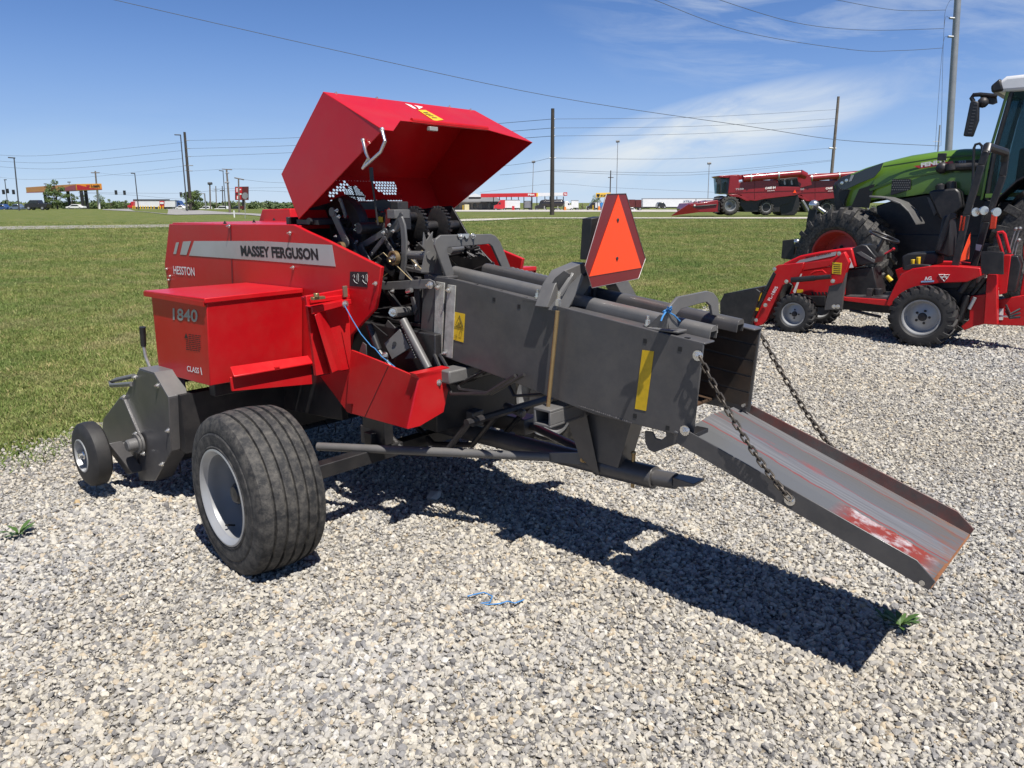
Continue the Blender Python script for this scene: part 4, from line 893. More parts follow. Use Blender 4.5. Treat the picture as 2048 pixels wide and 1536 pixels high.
pan('hood_stripe', [(1601, 547), (1604, 548), (1590, 588), (1586, 583)], HL+.003, .002, WHITED, hood_o, 0)
def qtext(name, s, l, bl, br, tl, m, par, **k): return text(name, s, QS(*bl, l), QS(*br, l), QS(*tl, l), m, par, lift=.006, **k)
qtext('hood_lettering', 'MASSEY FERGUSON', HL, (1611.5, 517), (1662, 507.5), (1611.5, 513.5), BLACKD, hood_o, bold=.03)
qtext('hood_lettering', 'MASSEY FER', HL, (1624.5, 534), (1667, 527.5), (1624, 528), BLACKD, hood_o, bold=.03)
pan('hood_decal', [(1593.5, 579), (1606, 579), (1606, 585.5), (1593.5, 585.5)], HL+.003, .002, YELLOW, hood_o, 0)
gr = MB()
for k in range(7): gr.prism(q_([(1622+k*7, 584), (1626+k*7, 584), (1628+k*7, 590), (1624+k*7, 590)], HL+.002), -QL*.001)
gr.build('side_vent', BLACKD, hood_o, None)
pan('side_rail', [(1576, 592), (1650, 592), (1650, 612), (1576, 608)], -.36, .5, BLACKP)
pan('dash_cowl', [(1703, 497), (1722, 489), (1733, 491), (1752, 514), (1748, 527), (1715, 532)], -.42, .38, BLACKP, bevel=.012)
pan('dash_trim', [(1712, 505), (1722, 503), (1750, 520), (1748, 526), (1722, 512)], -.416, .01, GREYL, bevel=.002)
pan('pedal_housing', [(1692, 540), (1745, 534), (1758, 592), (1690, 592)], -.45, .35, BLACKP, bevel=.01)
pan('floor_plate', [(1684, 594), (1778, 600), (1774, 612), (1684, 601)], -.20, .80, RED, bevel=.004)
pan('floor_mat', [(1690, 592), (1778, 594), (1778, 599), (1690, 594)], -.24, .70, GREY, bevel=.002)
pan('fender', [(1775, 601), (1790, 570), (1802, 549), (1825, 537), (1862, 532), (1905, 532), (1960, 536), (1962, 552), (1934, 564), (1880, 566), (1850, 571), (1825, 577), (1808, 588), (1794, 605), (1778, 613), (1772, 609)], -.17, .22, RED, bevel=.008)
pan('fender', [(1790, 540), (1825, 527), (1862, 523), (1900, 523), (1945, 528), (1940, 548), (1850, 556), (1800, 575)], -.92, .22, RED, bevel=.008)
pan('fender_grip', [(1806, 541), (1812, 531), (1826, 528), (1858, 530), (1864, 535), (1820, 540)], -.2, .10, BLACKP, bevel=.006)
pan('seat_deck', [(1800, 548), (1955, 548), (1950, 575), (1800, 580)], -.30, .65, BLACKP, bevel=.006)
pan('seat_cushion', [(1803, 513), (1815, 507), (1868, 504), (1876, 510), (1872, 530), (1804, 540)], -.42, .40, FABRIC, bevel=.02)
pan('seat_back', [(1868, 505), (1878, 470), (1884, 438), (1890, 430), (1898, 432), (1902, 470), (1898, 515)], -.44, .36, FABRIC, bevel=.02)
arm_ = pan('arm_support', [(1872, 500), (1880, 470), (1894, 432), (1902, 426), (1912, 428), (1912, 436), (1900, 440), (1890, 476), (1880, 502)], -.36, .04, BLACKP)
swh = MB(); c = QS(1769, 473.5, -.62); ax_ = (UP*.93-QF*.36).normalized(); x_, y_, _ = basis(ax_)
swh.tube([c+(x_*cos(t)+y_*sin(t))*.175 for t in [2*pi*k/28 for k in range(28)]], .014, 8, closed=True)
for k in range(3): t = 2*pi*k/3+.4; swh.tube([c-ax_*.02, c+(x_*cos(t)+y_*sin(t))*.17], .011, 6)
swh.tube([c, c-ax_*.22], .022, 10); swh.build('steering_wheel', BLACKP, ct_)
lvr = MB(); lvr.tube([QS(1770, 508, -.5), QS(1785, 499, -.5)], .012, 8); lvr.ball(QS(1787, 498, -.5), .02, 8); lvr.build('throttle_lever', REDV, ct_)
for u, v, l in ((1826, 531, -.34), (1837, 526, -.34)):
    lvr = MB(); lvr.cone(QS(u, v+4, l), QS(u, v-12, l), .018, .024, n=10); lvr.build('yellow_lever', YELLOW, ct_, bevel=.004)
lvr = MB(); lvr.cone(QS(1774, 552, -.3), QS(1783, 562, -.3), .022, .026, n=10); lvr.build('yellow_lever', YELLOW, ct_)
pdl = MB(); pdl.box(QS(1740, 585, -.28), QF*.03, QL*.04, UP*.05); pdl.tube([QS(1757, 577, -.3), QS(1757, 590, -.3)], .05, 12); pdl.build('pedal', CAST, ct_, bevel=.004)
link = MB(); link.tube([QS(1700, 620, -.25), QS(1745, 630, -.25), QS(1762, 634, -.25)], .018, 8); link.build('lift_link', BLACKP, ct_)
# loader
la_ = pan('loader_arm', [(1547, 536), (1556, 530), (1607, 525), (1606, 534), (1592, 561), (1565, 570), (1532, 642), (1524, 650), (1510, 652), (1506, 644), (1550, 552)], -.13, .06, RED, bevel=.006)
MB().prism([Q.mir(p, -.62) for p in q_([(1547, 536), (1556, 530), (1607, 525), (1606, 534), (1592, 561), (1565, 570), (1532, 642), (1524, 650), (1510, 652), (1506, 644), (1550, 552)], -.13)], QL*.06).build('loader_arm', RED, ct_, bevel=.006)
pan('loader_beam', [(1600, 527), (1660, 519), (1690, 503), (1697, 515), (1688, 540), (1664, 532), (1606, 541)], -.16, .05, RED, bevel=.006)
lt_ = pan('loader_tower', [(1659, 526), (1688, 504), (1698, 525), (1684, 566), (1664, 568)], -.12, .09, RED, bevel=.006)
pan('loader_upright', [(1686, 530), (1693, 524), (1692, 545), (1682, 619), (1648, 620), (1658, 572), (1682, 566)], -.14, .07, GREY, bevel=.004)
pan('warning_label', [(1665, 524), (1684, 526), (1682, 549), (1664, 547)], -.117, .002, YELLOW, lt_, 0)
lpn = MB()
for k in range(5): lpn.prism(q_([(1667, 528+k*4), (1681, 529+k*4), (1681, 530.2+k*4), (1667, 529.4+k*4)], -.1155), -QL*.0005)
lpn.build('label_print', BLACKD, lt_, None)
qtext('arm_lettering', 'FL-1805', -.13, (1541, 602), (1557, 574), (1535, 600), WHITED, la_, bold=.02)
hc_ = MB(); hc_.cone(QS(1583, 560, -.10), QS(1630, 556, -.10), .035, n=14); hc_.cone(QS(1630, 556, -.10), QS(1662, 553, -.10), .028, n=12); hc_.build('lift_cylinder', BLACKP, ct_)
hc_ = MB(); hc_.cone(QS(1550, 546, -.14), QS(1531, 583, -.14), .026, n=12); hc_.cone(QS(1531, 583, -.14), QS(1507, 630, -.14), .036, n=14); hc_.build('tilt_cylinder', BLACKP, ct_)
pan('arm_decal', [(1520, 588), (1524, 585), (1518, 602), (1512, 602)], -.10, .004, YELLOW, ct_, 0)
pan('arm_decal', [(1510, 615), (1518, 616), (1516, 622), (1508, 621)], -.10, .004, YELLOW, ct_, 0)
pns = MB()
for u, v in ((1549, 538), (1573, 563), (1531, 610), (1512, 640), (1678, 507), (1666, 562), (1668, 613), (1676, 613)): pns.bolt(QS(u, v, -.118), QL, .018, .02)
pns.build('pivot_bolt', CHROME, ct_)
hd = MB(); hd.tube(q_([(1622, 548), (1630, 543), (1645, 541), (1652, 547)], -.34), .012, 8); hd.build('hood_rail', RED, ct_)
bk_ = MB(); bp = [(1441, 640), (1440, 600), (1446, 590), (1478, 586), (1478, 592), (1466, 600), (1462, 636)]
f1_ = qf(1440, 640, -.02)
pp = [QB(f1_+.05, 0, .05), QB(f1_+.02, 0, .30), QB(f1_-.12, 0, .42), QB(f1_-.20, 0, .40), QB(f1_-.16, 0, .30), QB(f1_-.05, 0, .12), QB(f1_+.35, 0, .03), QB(f1_+.36, 0, .01), QB(f1_-.02, 0, .01)]
bko = pan('loader_bucket', [(1440, 642), (1440, 603), (1447, 590), (1512, 578), (1520, 584), (1500, 650)], -.03, .04, BLACKP, bevel=.004)
MB().prism([Q.mir(p, -.62) for p in q_([(1440, 642), (1440, 603), (1447, 590), (1512, 578), (1520, 584), (1500, 650)], -.03)], QL*.04).build('bucket_side', BLACKP, bko, bevel=.004)
ba, bb_ = QS(1512, 578, -.05), QS(1503, 650, -.05); bw = -QL*1.12
bs_ = MB(); bs_.prism([ba, bb_, bb_+bw, ba+bw], QF*.03); t_ = QS(1447, 590, -.05); bs_.prism([ba, t_, t_+bw, ba+bw], UP*.015); m_ = QS(1440, 642, -.05); bs_.prism([bb_, m_, m_+bw, bb_+bw], UP*.015); bs_.build('bucket_shell', BLACKP, bko, bevel=.003)
hos = MB()
for k in range(4): hos.tube([QS(1480+k*5, 620-k*4, -.2-.1*k), QS(1496+k*3, 600, -.2-.1*k), QS(1512, 625, -.2-.1*k)], .012, 6)
hos.build('hydraulic_hose', CAST, ct_)
# roll bar
def bar(name, pts, l, hw_, th, mat):
    P = q_(pts, l); m_ = MB()
    A = []; B_ = []
    for i, p in enumerate(P):
        d = (P[min(i+1, len(P)-1)]-P[max(i-1, 0)]).normalized(); n_ = d.cross(QL).normalized(); A.append(p+n_*hw_); B_.append(p-n_*hw_)
    for i in range(len(P)-1): m_.hexa([A[i], A[i+1], B_[i+1], B_[i]], [A[i]-QL*th, A[i+1]-QL*th, B_[i+1]-QL*th, B_[i]-QL*th])
    return m_.build(name, mat, ct_, bevel=.006)
bar('roll_bar_post', [(1908, 538), (1932, 430), (1962, 330), (1972, 300)], -.28, .035, .06, BLACKP)
bar('roll_bar_post', [(1944, 540), (1972, 444), (2005, 352), (2010, 316)], -.92, .035, .06, BLACKP)
tp_ = MB(); a, b_ = QS(1972, 302, -.31), QS(2010, 316, -.95); tp_.tube([a-UP*.03, a+UP*.05-QL*.04, b_+UP*.06+QL*.04, b_-UP*.03], .045, 10); tp_.build('roll_bar_top', BLACKP, ct_)
for u, v, l in ((1926, 447, -.31), (1987, 443, -.85)):
    m_ = MB(); m_.box(QS(u, v, l), QF*.03, QL*.03, UP*.085); m_.build('tail_lamp', LENS, ct_, bevel=.008)
m_ = MB(); m_.prism([QS(1919, 523, -.45), QS(1942, 464, -.62), QS(1938, 518, -.78)], QF*.004); m_.build('slow_vehicle_sign', SMVO, ct_, None)
m_ = MB(); m_.prism([QS(1952, 488, -.90), QS(1964, 490, -.90), QS(1960, 502, -.90), QS(1951, 500, -.90)], -QL*.003); m_.build('white_label', WHITED, ct_, None)
wk = MB()
for u, v in ((1949, 424), (1966, 421), (1991, 424)): wk.lathe(QS(u, v, -.6), (QL-QF*.8), [(-.03, 0), (-.03, .035), (.02, .05), (.03, .048), (.03, 0)], 16); wk.cut()
wk.build('work_lamp', CHROME, ct_)
# decals on fender
ag = qtext('dealer_lettering', 'AG', -.17, (1849, 561), (1864, 560), (1848.5, 553.5), WHITED, ct_, bold=.04)
pan('dealer_bar', [(1842, 562), (1868, 560.5), (1868, 564), (1842, 565)], -.166, .001, paint('pale_blue_decal', (.25, .42, .62), .4), ct_, 0)
em = MB()
for pts in (((1878, 549), (1889, 549), (1883.5, 558)), ((1888, 550), (1899, 549), (1893.5, 558)), ((1882.5, 554), (1894.5, 554), (1888.5, 563))): em.tube(q_(pts, -.166), .0055, 5, closed=True)
em.build('triangle_emblem', WHITED, ct_)
# backhoe
pan('backhoe_panel', [(1962, 503), (2007, 504), (2007, 549), (1960, 548)], -.22, .03, BLACKP, bevel=.004)
pan('backhoe_mast', [(1974, 549), (1993, 550), (1994, 650), (1967, 648)], -.26, .14, RED, bevel=.006)
pan('backhoe_tower', [(2007, 510), (2022, 510), (2013, 586), (1998, 590), (1996, 549)], -.40, .20, RED, bevel=.006)
pan('backhoe_cover', [(2020, 512), (2036, 512), (2042, 530), (2030, 584), (2013, 584)], -.42, .20, BLACKP, bevel=.01)
pan('backhoe_frame', [(1940, 592), (1975, 588), (1970, 648), (1950, 652), (1928, 661), (1922, 653), (1938, 640)], -.30, .50, RED, bevel=.006)
pan('backhoe_frame', [(1996, 600), (2060, 588), (2120, 592), (2120, 655), (2050, 652), (1992, 650)], -.48, .06, RED, bevel=.006)
pan('backhoe_boom', [(2040, 585), (2052, 520), (2075, 470), (2095, 480), (2070, 590), (2060, 640), (2040, 640)], -.58, .12, RED, bevel=.008)
hb_ = MB(); hb_.tube(q_([(2006, 508), (1995, 470), (1996, 465), (2005, 464), (2009, 468), (2019, 506)], -.36), .017, 10); hb_.build('grab_handle', RED, ct_)
for k, (a, b_) in enumerate((((2018, 506), (2032, 458)), ((2024, 508), (2040, 457)), ((2030, 510), (2038, 480)))):
    lv_ = MB(); lv_.tube([QS(*a, -.5), QS((a[0]+b_[0])/2-1, (a[1]+b_[1])/2, -.5), QS(*b_, -.5)], .007, 6); lv_.ball(QS(*b_, -.5), .022, 8); lv_.build('control_lever', STEEL, ct_)
st_ = MB(); st_.cone(QS(1938, 618, -.25), QS(1950, 595, -.25), .02, n=10); st_.build('support_pin', SILVER, ct_)
hk_ = MB(); hk_.cone(QS(1920, 585, -.28), QS(1943, 552, -.28), .04, n=12); hk_.cone(QS(1944, 590, -.35), QS(1972, 556, -.35), .03, n=12); hk_.cone(QS(1918, 640, -.3), QS(1934, 590, -.3), .045, n=12); hk_.cut(); hk_.box(QS(1935, 600, -.4), QF*.25, QL*.04, UP*.2); hk_.build('lower_link', BLACKP, ct_, bevel=.004)
hs_2 = MB()
for k in range(3): hs_2.tube([QS(2012, 610+k*6, -.42), QS(2020, 628+k*4, -.36), QS(2040, 618+k*8, -.42)], .014, 6)
hs_2.build('backhoe_hose', CAST, ct_)
rd_ = MB(); rd_.cone(QS(1998, 632, -.44), QS(2030, 634, -.44), .012, n=8); rd_.build('backhoe_rod', CHROME, ct_)
pan('serial_label', [(1999, 618), (2007, 617), (2006, 640), (1998, 640)], -.475, .002, WHITED, ct_, 0)
# ================================================================== LARGE GREEN TRACTOR
gd = 12.3
_p = CAMP + ray(1690, 520)*gd
_fr = Frame(-50, 0); J = Frame(-50, _p.dot(_fr.L), _p.dot(_fr.F)); JS, JR, JB, JL, JF = J.S, J.R, J.B, J.L, J.F
zc_ = _p.z
gt = thing('green_tractor', JB(-1.4, -1.3, 0), 'large green field tractor with white cab roof and red rims at the right edge', 'tractor')
def j_(pts, l): return [JS(u, v, l) for u, v in pts]
def jan(name, pts, l, th, mat, parent=gt, bevel=.01): return MB().prism(j_(pts, l), -JL*th).build(name, mat, parent, bevel=bevel)
a_ = radians(-34); ff = Vector((sin(a_), cos(a_), 0)); fl2 = Vector((-ff.y, ff.x, 0))
lug_tyre(JB(.12, -.30, .785), fl2, ff, .785, .60, 22, .045, .43, gt, RUBBER, REDRIM, holes=8, lw=.8)
lug_tyre(JB(.12, -2.30, .785), -fl2, ff, .785, .60, 22, .045, .43, gt, RUBBER, REDRIM, holes=8, lw=.8)
lug_tyre(JB(-2.95, -.35, 1.04), JL, JF, 1.04, .70, 20, .06, .58, gt, RUBBER, REDRIM, holes=8, lw=.8)
lug_tyre(JB(-2.95, -2.25, 1.04), -JL, JF, 1.04, .70, 20, .06, .58, gt, RUBBER, REDRIM, holes=8, lw=.8)
cs = MB(); cs.box(JB(-1.3, -1.3, .85), JF*1.7, JL*.36, UP*.30); cs.box(JB(.12, -1.3, .80), JF*.16, JL*.75, UP*.14); cs.box(JB(-2.95, -1.3, 1.04), JF*.2, JL*.7, UP*.18); cs.build('chassis', BLACKP, gt, bevel=.02)
GL = -.90
# hood: lofted through sections so that the top is rounded
top = [(1674, 362), (1683, 354), (1731, 335), (1769, 323), (1822, 310), (1868, 303), (1927, 297), (1985, 296)]
low = [(1676, 377), (1690, 420), (1731, 406), (1769, 398), (1800, 394), (1855, 387), (1927, 388), (1985, 392)]
sec = []
for (u0, v0), (u1, v1), wsc in zip(top, low, (.55, .62, .8, .9, .97, 1, 1, 1)):
    hw = .47*wsc; lc = -1.30
    zt_ = JS(u0, v0, lc+hw*.55); ff_ = J.co(JS((u0+u1)/2, (v0+v1)/2, lc+hw))[0]
    zt2 = zt_.z; zb2 = JS(u1, v1, lc+hw).z
    f_ = J.co(zt_)[0]
    ring = [(hw*.97, zb2), (hw, zb2*.45+zt2*.55), (hw*.93, zt2-.10), (hw*.72, zt2-.025), (hw*.35, zt2), (-hw*.35, zt2), (-hw*.72, zt2-.025), (-hw*.93, zt2-.10), (-hw, zb2*.45+zt2*.55), (-hw*.97, zb2)]
    sec.append([JB(f_, lc+a, z) for a, z in ring])
hm_ = MB(); idx = [hm_._a(s_) for s_ in sec]
for i in range(len(sec)-1):
    for k in range(9): hm_.f.append([idx[i]+k, idx[i]+k+1, idx[i+1]+k+1, idx[i+1]+k])
hm_.f.append([idx[0]+k for k in range(10)]); hm_.f.append([idx[-1]+k for k in range(9, -1, -1)])
gh = hm_.build('hood', GREEN, gt, 50)
np_ = MB(); cc0 = [sum((p for p in s_), Vector())/10 for s_ in sec[:3]]
A_ = [cc0[0]+(p-cc0[0])*1.02+JF*.02 for p in sec[0]]; B1_ = [cc0[1]+(p-cc0[1])*1.012 for p in sec[1]]; C1_ = [lerp(a, b_, .45)+(lerp(a, b_, .45)-lerp(cc0[1], cc0[2], .45))*.012 for a, b_ in zip(sec[1], sec[2])]
i0, i1, i2 = np_._a(A_), np_._a(B1_), np_._a(C1_)
for k in range(9): np_.f += [[i0+k, i0+k+1, i1+k+1, i1+k], [i1+k, i1+k+1, i2+k+1, i2+k]]
np_.f.append([i0+k for k in range(10)]); np_.build('nose_panel', BLACKP, gh, 50)
GS_ = -1.30+.475
jan('headlamp_band', [(1674, 368), (1690, 356), (1731, 338), (1767, 325), (1760, 341), (1748, 355), (1720, 366), (1690, 380), (1677, 376)], GS_-.005, .012, GLASSD, gh, .004)
for u, v in ((1684, 366), (1693, 361)):
    m_ = MB(); m_.lathe(JS(u, v, GS_+.004), JL, [(0, .028), (.008, .026), (.01, 0)], 14); m_.build('headlamp', CHROME, gh)
jan('headlamp', [(1697, 364), (1702, 351), (1708, 350), (1703, 362)], GS_+.01, .006, SILVER, gh, .002)
jan('front_grille', [(1676, 378), (1699, 379), (1690, 402), (1688, 416), (1676, 398)], GS_-.06, .8, BLACKP, gh, .01)
jan('side_opening', [(1718, 378), (1749, 368), (1742, 396), (1738, 416), (1702, 414)], GS_+.002, .015, BLACKD, gh, .003)
gq = jan('side_grille', [(1784, 358), (1822, 358), (1821, 379), (1781, 391)], GS_+.004, .012, BLACKP, gh, .003)
m_ = MB()
for i in range(5):
    for j in range(8):
        p = JS(1786+j*4.4+(2.2 if i % 2 else 0)-i*.4, 361+i*4.6, GS_+.006); m_.prism([p+JF*.014, p+UP*.012, p-JF*.014, p-UP*.012], JL*.001)
m_.build('grille_mesh', GREYL, gq, None)
for pts in ([(1766, 332), (1880, 314), (1985, 306), (1985, 308.5), (1880, 317), (1766, 335)], [(1738, 378), (1800, 356), (1880, 341), (1985, 338), (1985, 344), (1880, 346), (1800, 360), (1740, 383)]):
    jan('hood_crease', pts, GS_+.004, .01, GREEND, gh, .003)
jan('red_badge', [(1827, 332), (1905, 322), (1908, 328), (1840, 337)], GS_+.006, .006, REDV, gh, 0)
text('hood_lettering', 'FENDT', JS(1842, 334.5, GS_+.008), JS(1894, 326, GS_+.008), JS(1842, 326, GS_+.008), WHITED, gh, lift=.004, bold=.05)
jan('model_plate', [(1910, 322), (1960, 319), (1960, 326), (1910, 329)], GS_+.006, .006, BLACKD, gh, 0)
text('model_lettering', '933', JS(1917, 327, GS_+.008), JS(1932, 326, GS_+.008), JS(1917, 321.5, GS_+.008), SLATEP, gh, lift=.004, bold=.03)
jan('side_frame', [(1752, 412), (1800, 396), (1854, 388), (1992, 390), (1992, 520), (1760, 520)], -.95, .7, BLACKP, gt, .02)
jan('side_trim', [(1853, 393), (1860, 395), (1874, 424), (1868, 432)], -.92, .02, GREYL, gt, .004)
fd_ = MB(); P = j_([(1738, 391), (1770, 394), (1800, 405), (1818, 422), (1832, 446)], -.04)
for i in range(4): fd_.hexa([P[i], P[i+1], P[i+1]-UP*.03, P[i]-UP*.03], [P[i]-JL*.55, P[i+1]-JL*.55, P[i+1]-JL*.55-UP*.03, P[i]-JL*.55-UP*.03])
fd_.build('wheel_fender', GREYL, gt, bevel=.01)
jan('fuel_tank', [(1856, 384), (1866, 380), (1912, 376), (1920, 384), (1926, 414), (1900, 436), (1880, 440), (1872, 425)], -.55, .5, BLACKP, gt, .03)
for u, v in ((1882, 376), (1903, 371)):
    m_ = MB(); m_.cone(JS(u, v+7, -.7), JS(u-1, v-6, -.7), .075, n=16); m_.cone(JS(u-1, v-6, -.7), JS(u-1, v-9, -.7), .065, .04, n=16); m_.build('tank_filler', BLACKP, gt)
m_ = MB(); m_.cone(JS(1885, 336, -.72), JS(1960, 332, -.72), .055, n=16); m_.ball(JS(1884, 336, -.72), .09, 12); m_.cone(JS(1902, 340, -.72), JS(1902, 328, -.72), .09, n=12); m_.build('air_intake', CAST, gt)
m_ = MB(); m_.box(JS(1884, 314, -.72), JF*.06, JL*.02, UP*.055); m_.cone(JS(1886, 322, -.72), JS(1886, 332, -.72), .02, n=8); m_.build('front_mirror', BLACKP, gt, bevel=.01)
m_ = MB(); m_.tube(j_([(1944, 415), (1948, 296), (1951, 289), (1959, 287), (1964, 292), (1966, 330)], -.55), .02, 8); m_.build('hand_rail', BLACKP, gt)
# cab
cz = JS(1985, 190, -.75).z; fcb = J.co(JS(1977, 296, -.78))[0]
roof = MB()
ru = [(.10, -.62, 0), (.16, -.62, .10), (.02, -.62, .22), (-1.7, -.62, .26), (-1.75, -.62, .05), (-1.6, -.62, 0)]
zr = JS(1990, 187, -.70).z; f_r = J.co(JS(1986, 175, -.70))[0]-.18
rp_ = [JB(f_r+a, -.62, zr+c_) for a, b_, c_ in ru]; roof.prism(rp_, -JL*1.36); cabroof = roof.build('cab_roof', WHITEP, gt, bevel=.05, seg=3)
m_ = MB(); m_.prism([JB(f_r+.175, -.60, zr+.0), JB(f_r+.20, -.60, zr+.10), JB(f_r+.09, -.60, zr+.20), JB(f_r+.02, -.60, zr+.02)], -JL*1.40); m_.build('roof_lamp_band', BLACKP, cabroof, bevel=.03)
zc0 = JS(1980, 400, -.6).z
fA_, fB_ = f_r-.02, f_r-1.55
def pil(f0_, f1_, l, mat, wd_=.05):
    m_ = MB(); m_.tube([JB(f0_, l, zr), JB((f0_*.45+f1_*.55)+.04, l, (zr*.45+zc0*.55)), JB(f1_, l, zc0)], wd_, 6); return m_.build('cab_pillar', mat, gt)
pil(fA_, fcb-.02, -.64, GREEND, .020); pil(fA_-.05, fcb-.08, -.67, BLACKP, .032); pil(fA_, fcb-.02, -1.94, BLACKP, .035); pil(fB_, fB_-.1, -.66, BLACKP, .06); pil(fB_, fB_-.1, -1.94, BLACKP, .06)
gl_ = MB()
gl_.prism([JB(fA_-.03, -.67, zr), JB(fcb-.05, -.67, zc0), JB(fB_-.1, -.67, zc0), JB(fB_, -.67, zr)], -JL*.01); gl_.prism([JB(fA_-.03, -1.93, zr), JB(fcb-.05, -1.93, zc0), JB(fB_-.1, -1.93, zc0), JB(fB_, -1.93, zr)], JL*.01)
gl_.prism([JB(fA_-.02, -.70, zr), JB(fcb-.03, -.70, zc0), JB(fcb-.03, -1.90, zc0), JB(fA_-.02, -1.90, zr)], -JF*.01); gl_.build('cab_glass', CABGLASS, gt, None)
ci = MB(); ci.box(JB(f_r-1.0, -1.3, zc0+.25), JF*.30, JL*.30, UP*.10); ci.box(JB(f_r-1.28, -1.3, zc0+.72), JF*.10, JL*.28, UP*.45); ci.cut(); ci.box(JB(f_r-.35, -1.3, zc0+.45), JF*.14, JL*.22, UP*.30); ci.build('cab_seat', FABRIC, gt, bevel=.03)
m_ = MB(); c = JB(f_r-.55, -1.3, zc0+.78); x_, y_, _ = basis(UP*.85-JF*.5); m_.tube([c+(x_*cos(t)+y_*sin(t))*.20 for t in [2*pi*k/24 for k in range(24)]], .018, 8, closed=True); m_.tube([c, c-UP*.4+JF*.15], .03, 8); m_.build('steering_wheel', BLACKP, gt)
cbx_ = MB(); cbx_.box(JB(f_r-.85, -1.3, zc0-.30), JF*.95, JL*.66, UP*.30); cbx_.build('cab_base', BLACKP, gt, bevel=.03)
m_ = MB(); m_.prism(j_([(1970, 388), (2060, 384), (2060, 392), (1970, 396)], -.60), -JL*.03); m_.build('cab_sill', GREEN, gt, bevel=.004)
rfd = MB(); cc = JB(-2.95, 0, 1.04); prev = None; fe_ = []
for k in range(9): t = radians(15+k*17); fe_.append(cc+(JF*cos(t)+UP*sin(t))*1.17)
for i in range(8): a, b_ = fe_[i], fe_[i+1]; rfd.hexa([a, b_, b_*1+UP*.03, a+UP*.03], [a-JL*.75, b_-JL*.75, b_-JL*.75+UP*.03, a-JL*.75+UP*.03])
rfd.build('rear_fender', BLACKP, gt, bevel=.01)
mr_ = MB(); mr_.prism(j_([(1940, 204), (1946, 201), (1957, 203), (1956, 240), (1944, 273), (1926, 272)], -.15), -JL*.12); mo = mr_.build('side_mirror', BLACKP, gt, bevel=.015)
m_ = MB()
for k in range(10): u0 = 1947.5-k*1.3; v0 = 207+k*6.4; m_.prism(j_([(u0, v0), (u0+7, v0), (u0+7, v0+2), (u0, v0+2)], -.147), -JL*.006)
m_.build('mirror_rib', GREY, mo)
m_ = MB(); m_.tube(j_([(1947, 203), (1943, 196), (1947, 190), (1960, 189), (1994, 192)], -.3), .03, 8); m_.prism(j_([(1960, 189), (1992, 190), (1994, 205), (1985, 209), (1962, 205)], -.32), -JL*.05); m_.build('mirror_arm', BLACKP, gt)
m_ = MB(); m_.ball(JS(1966, 205, -.28), .075, 12); m_.build('wide_mirror', CAST, gt)
m_ = MB(); m_.ball(JS(1999, 404, -.5), .06, 12, (.6, .6, 1.2)); m_.build('work_lamp', CHROME, gt)
stp = MB()
for k in range(4): stp.box(JB(fcb-.35, -.45, .45+k*.3), JF*.22, JL*.14, UP*.02)
stp.box(JB(fcb-.12, -.45, .95), JF*.015, JL*.14, UP*.55); stp.box(JB(fcb-.58, -.45, .95), JF*.015, JL*.14, UP*.55); stp.build('cab_steps', BLACKP, gt, bevel=.004)
# front linkage
fa_ = MB(); fa_.prism(j_([(1620, 408), (1630, 408), (1633, 460), (1611, 460), (1613, 440)], -.75), -JL*.07); fa_.cut(); fa_.prism(j_([(1565, 481), (1588, 478), (1592, 484), (1586, 520), (1562, 517)], -.55), -JL*.25); fa_.build('front_linkage', BLACKP, gt, bevel=.01)
m_ = MB(); m_.ball(JS(1628, 410, -.70), .085, 12); m_.cut(); m_.cone(JS(1631, 412, -.8), JS(1650, 425, -.8), .03, n=10); m_.cut(); m_.ball(JS(1594, 484, -.5), .055, 12); m_.build('link_hook', CHROME, gt)
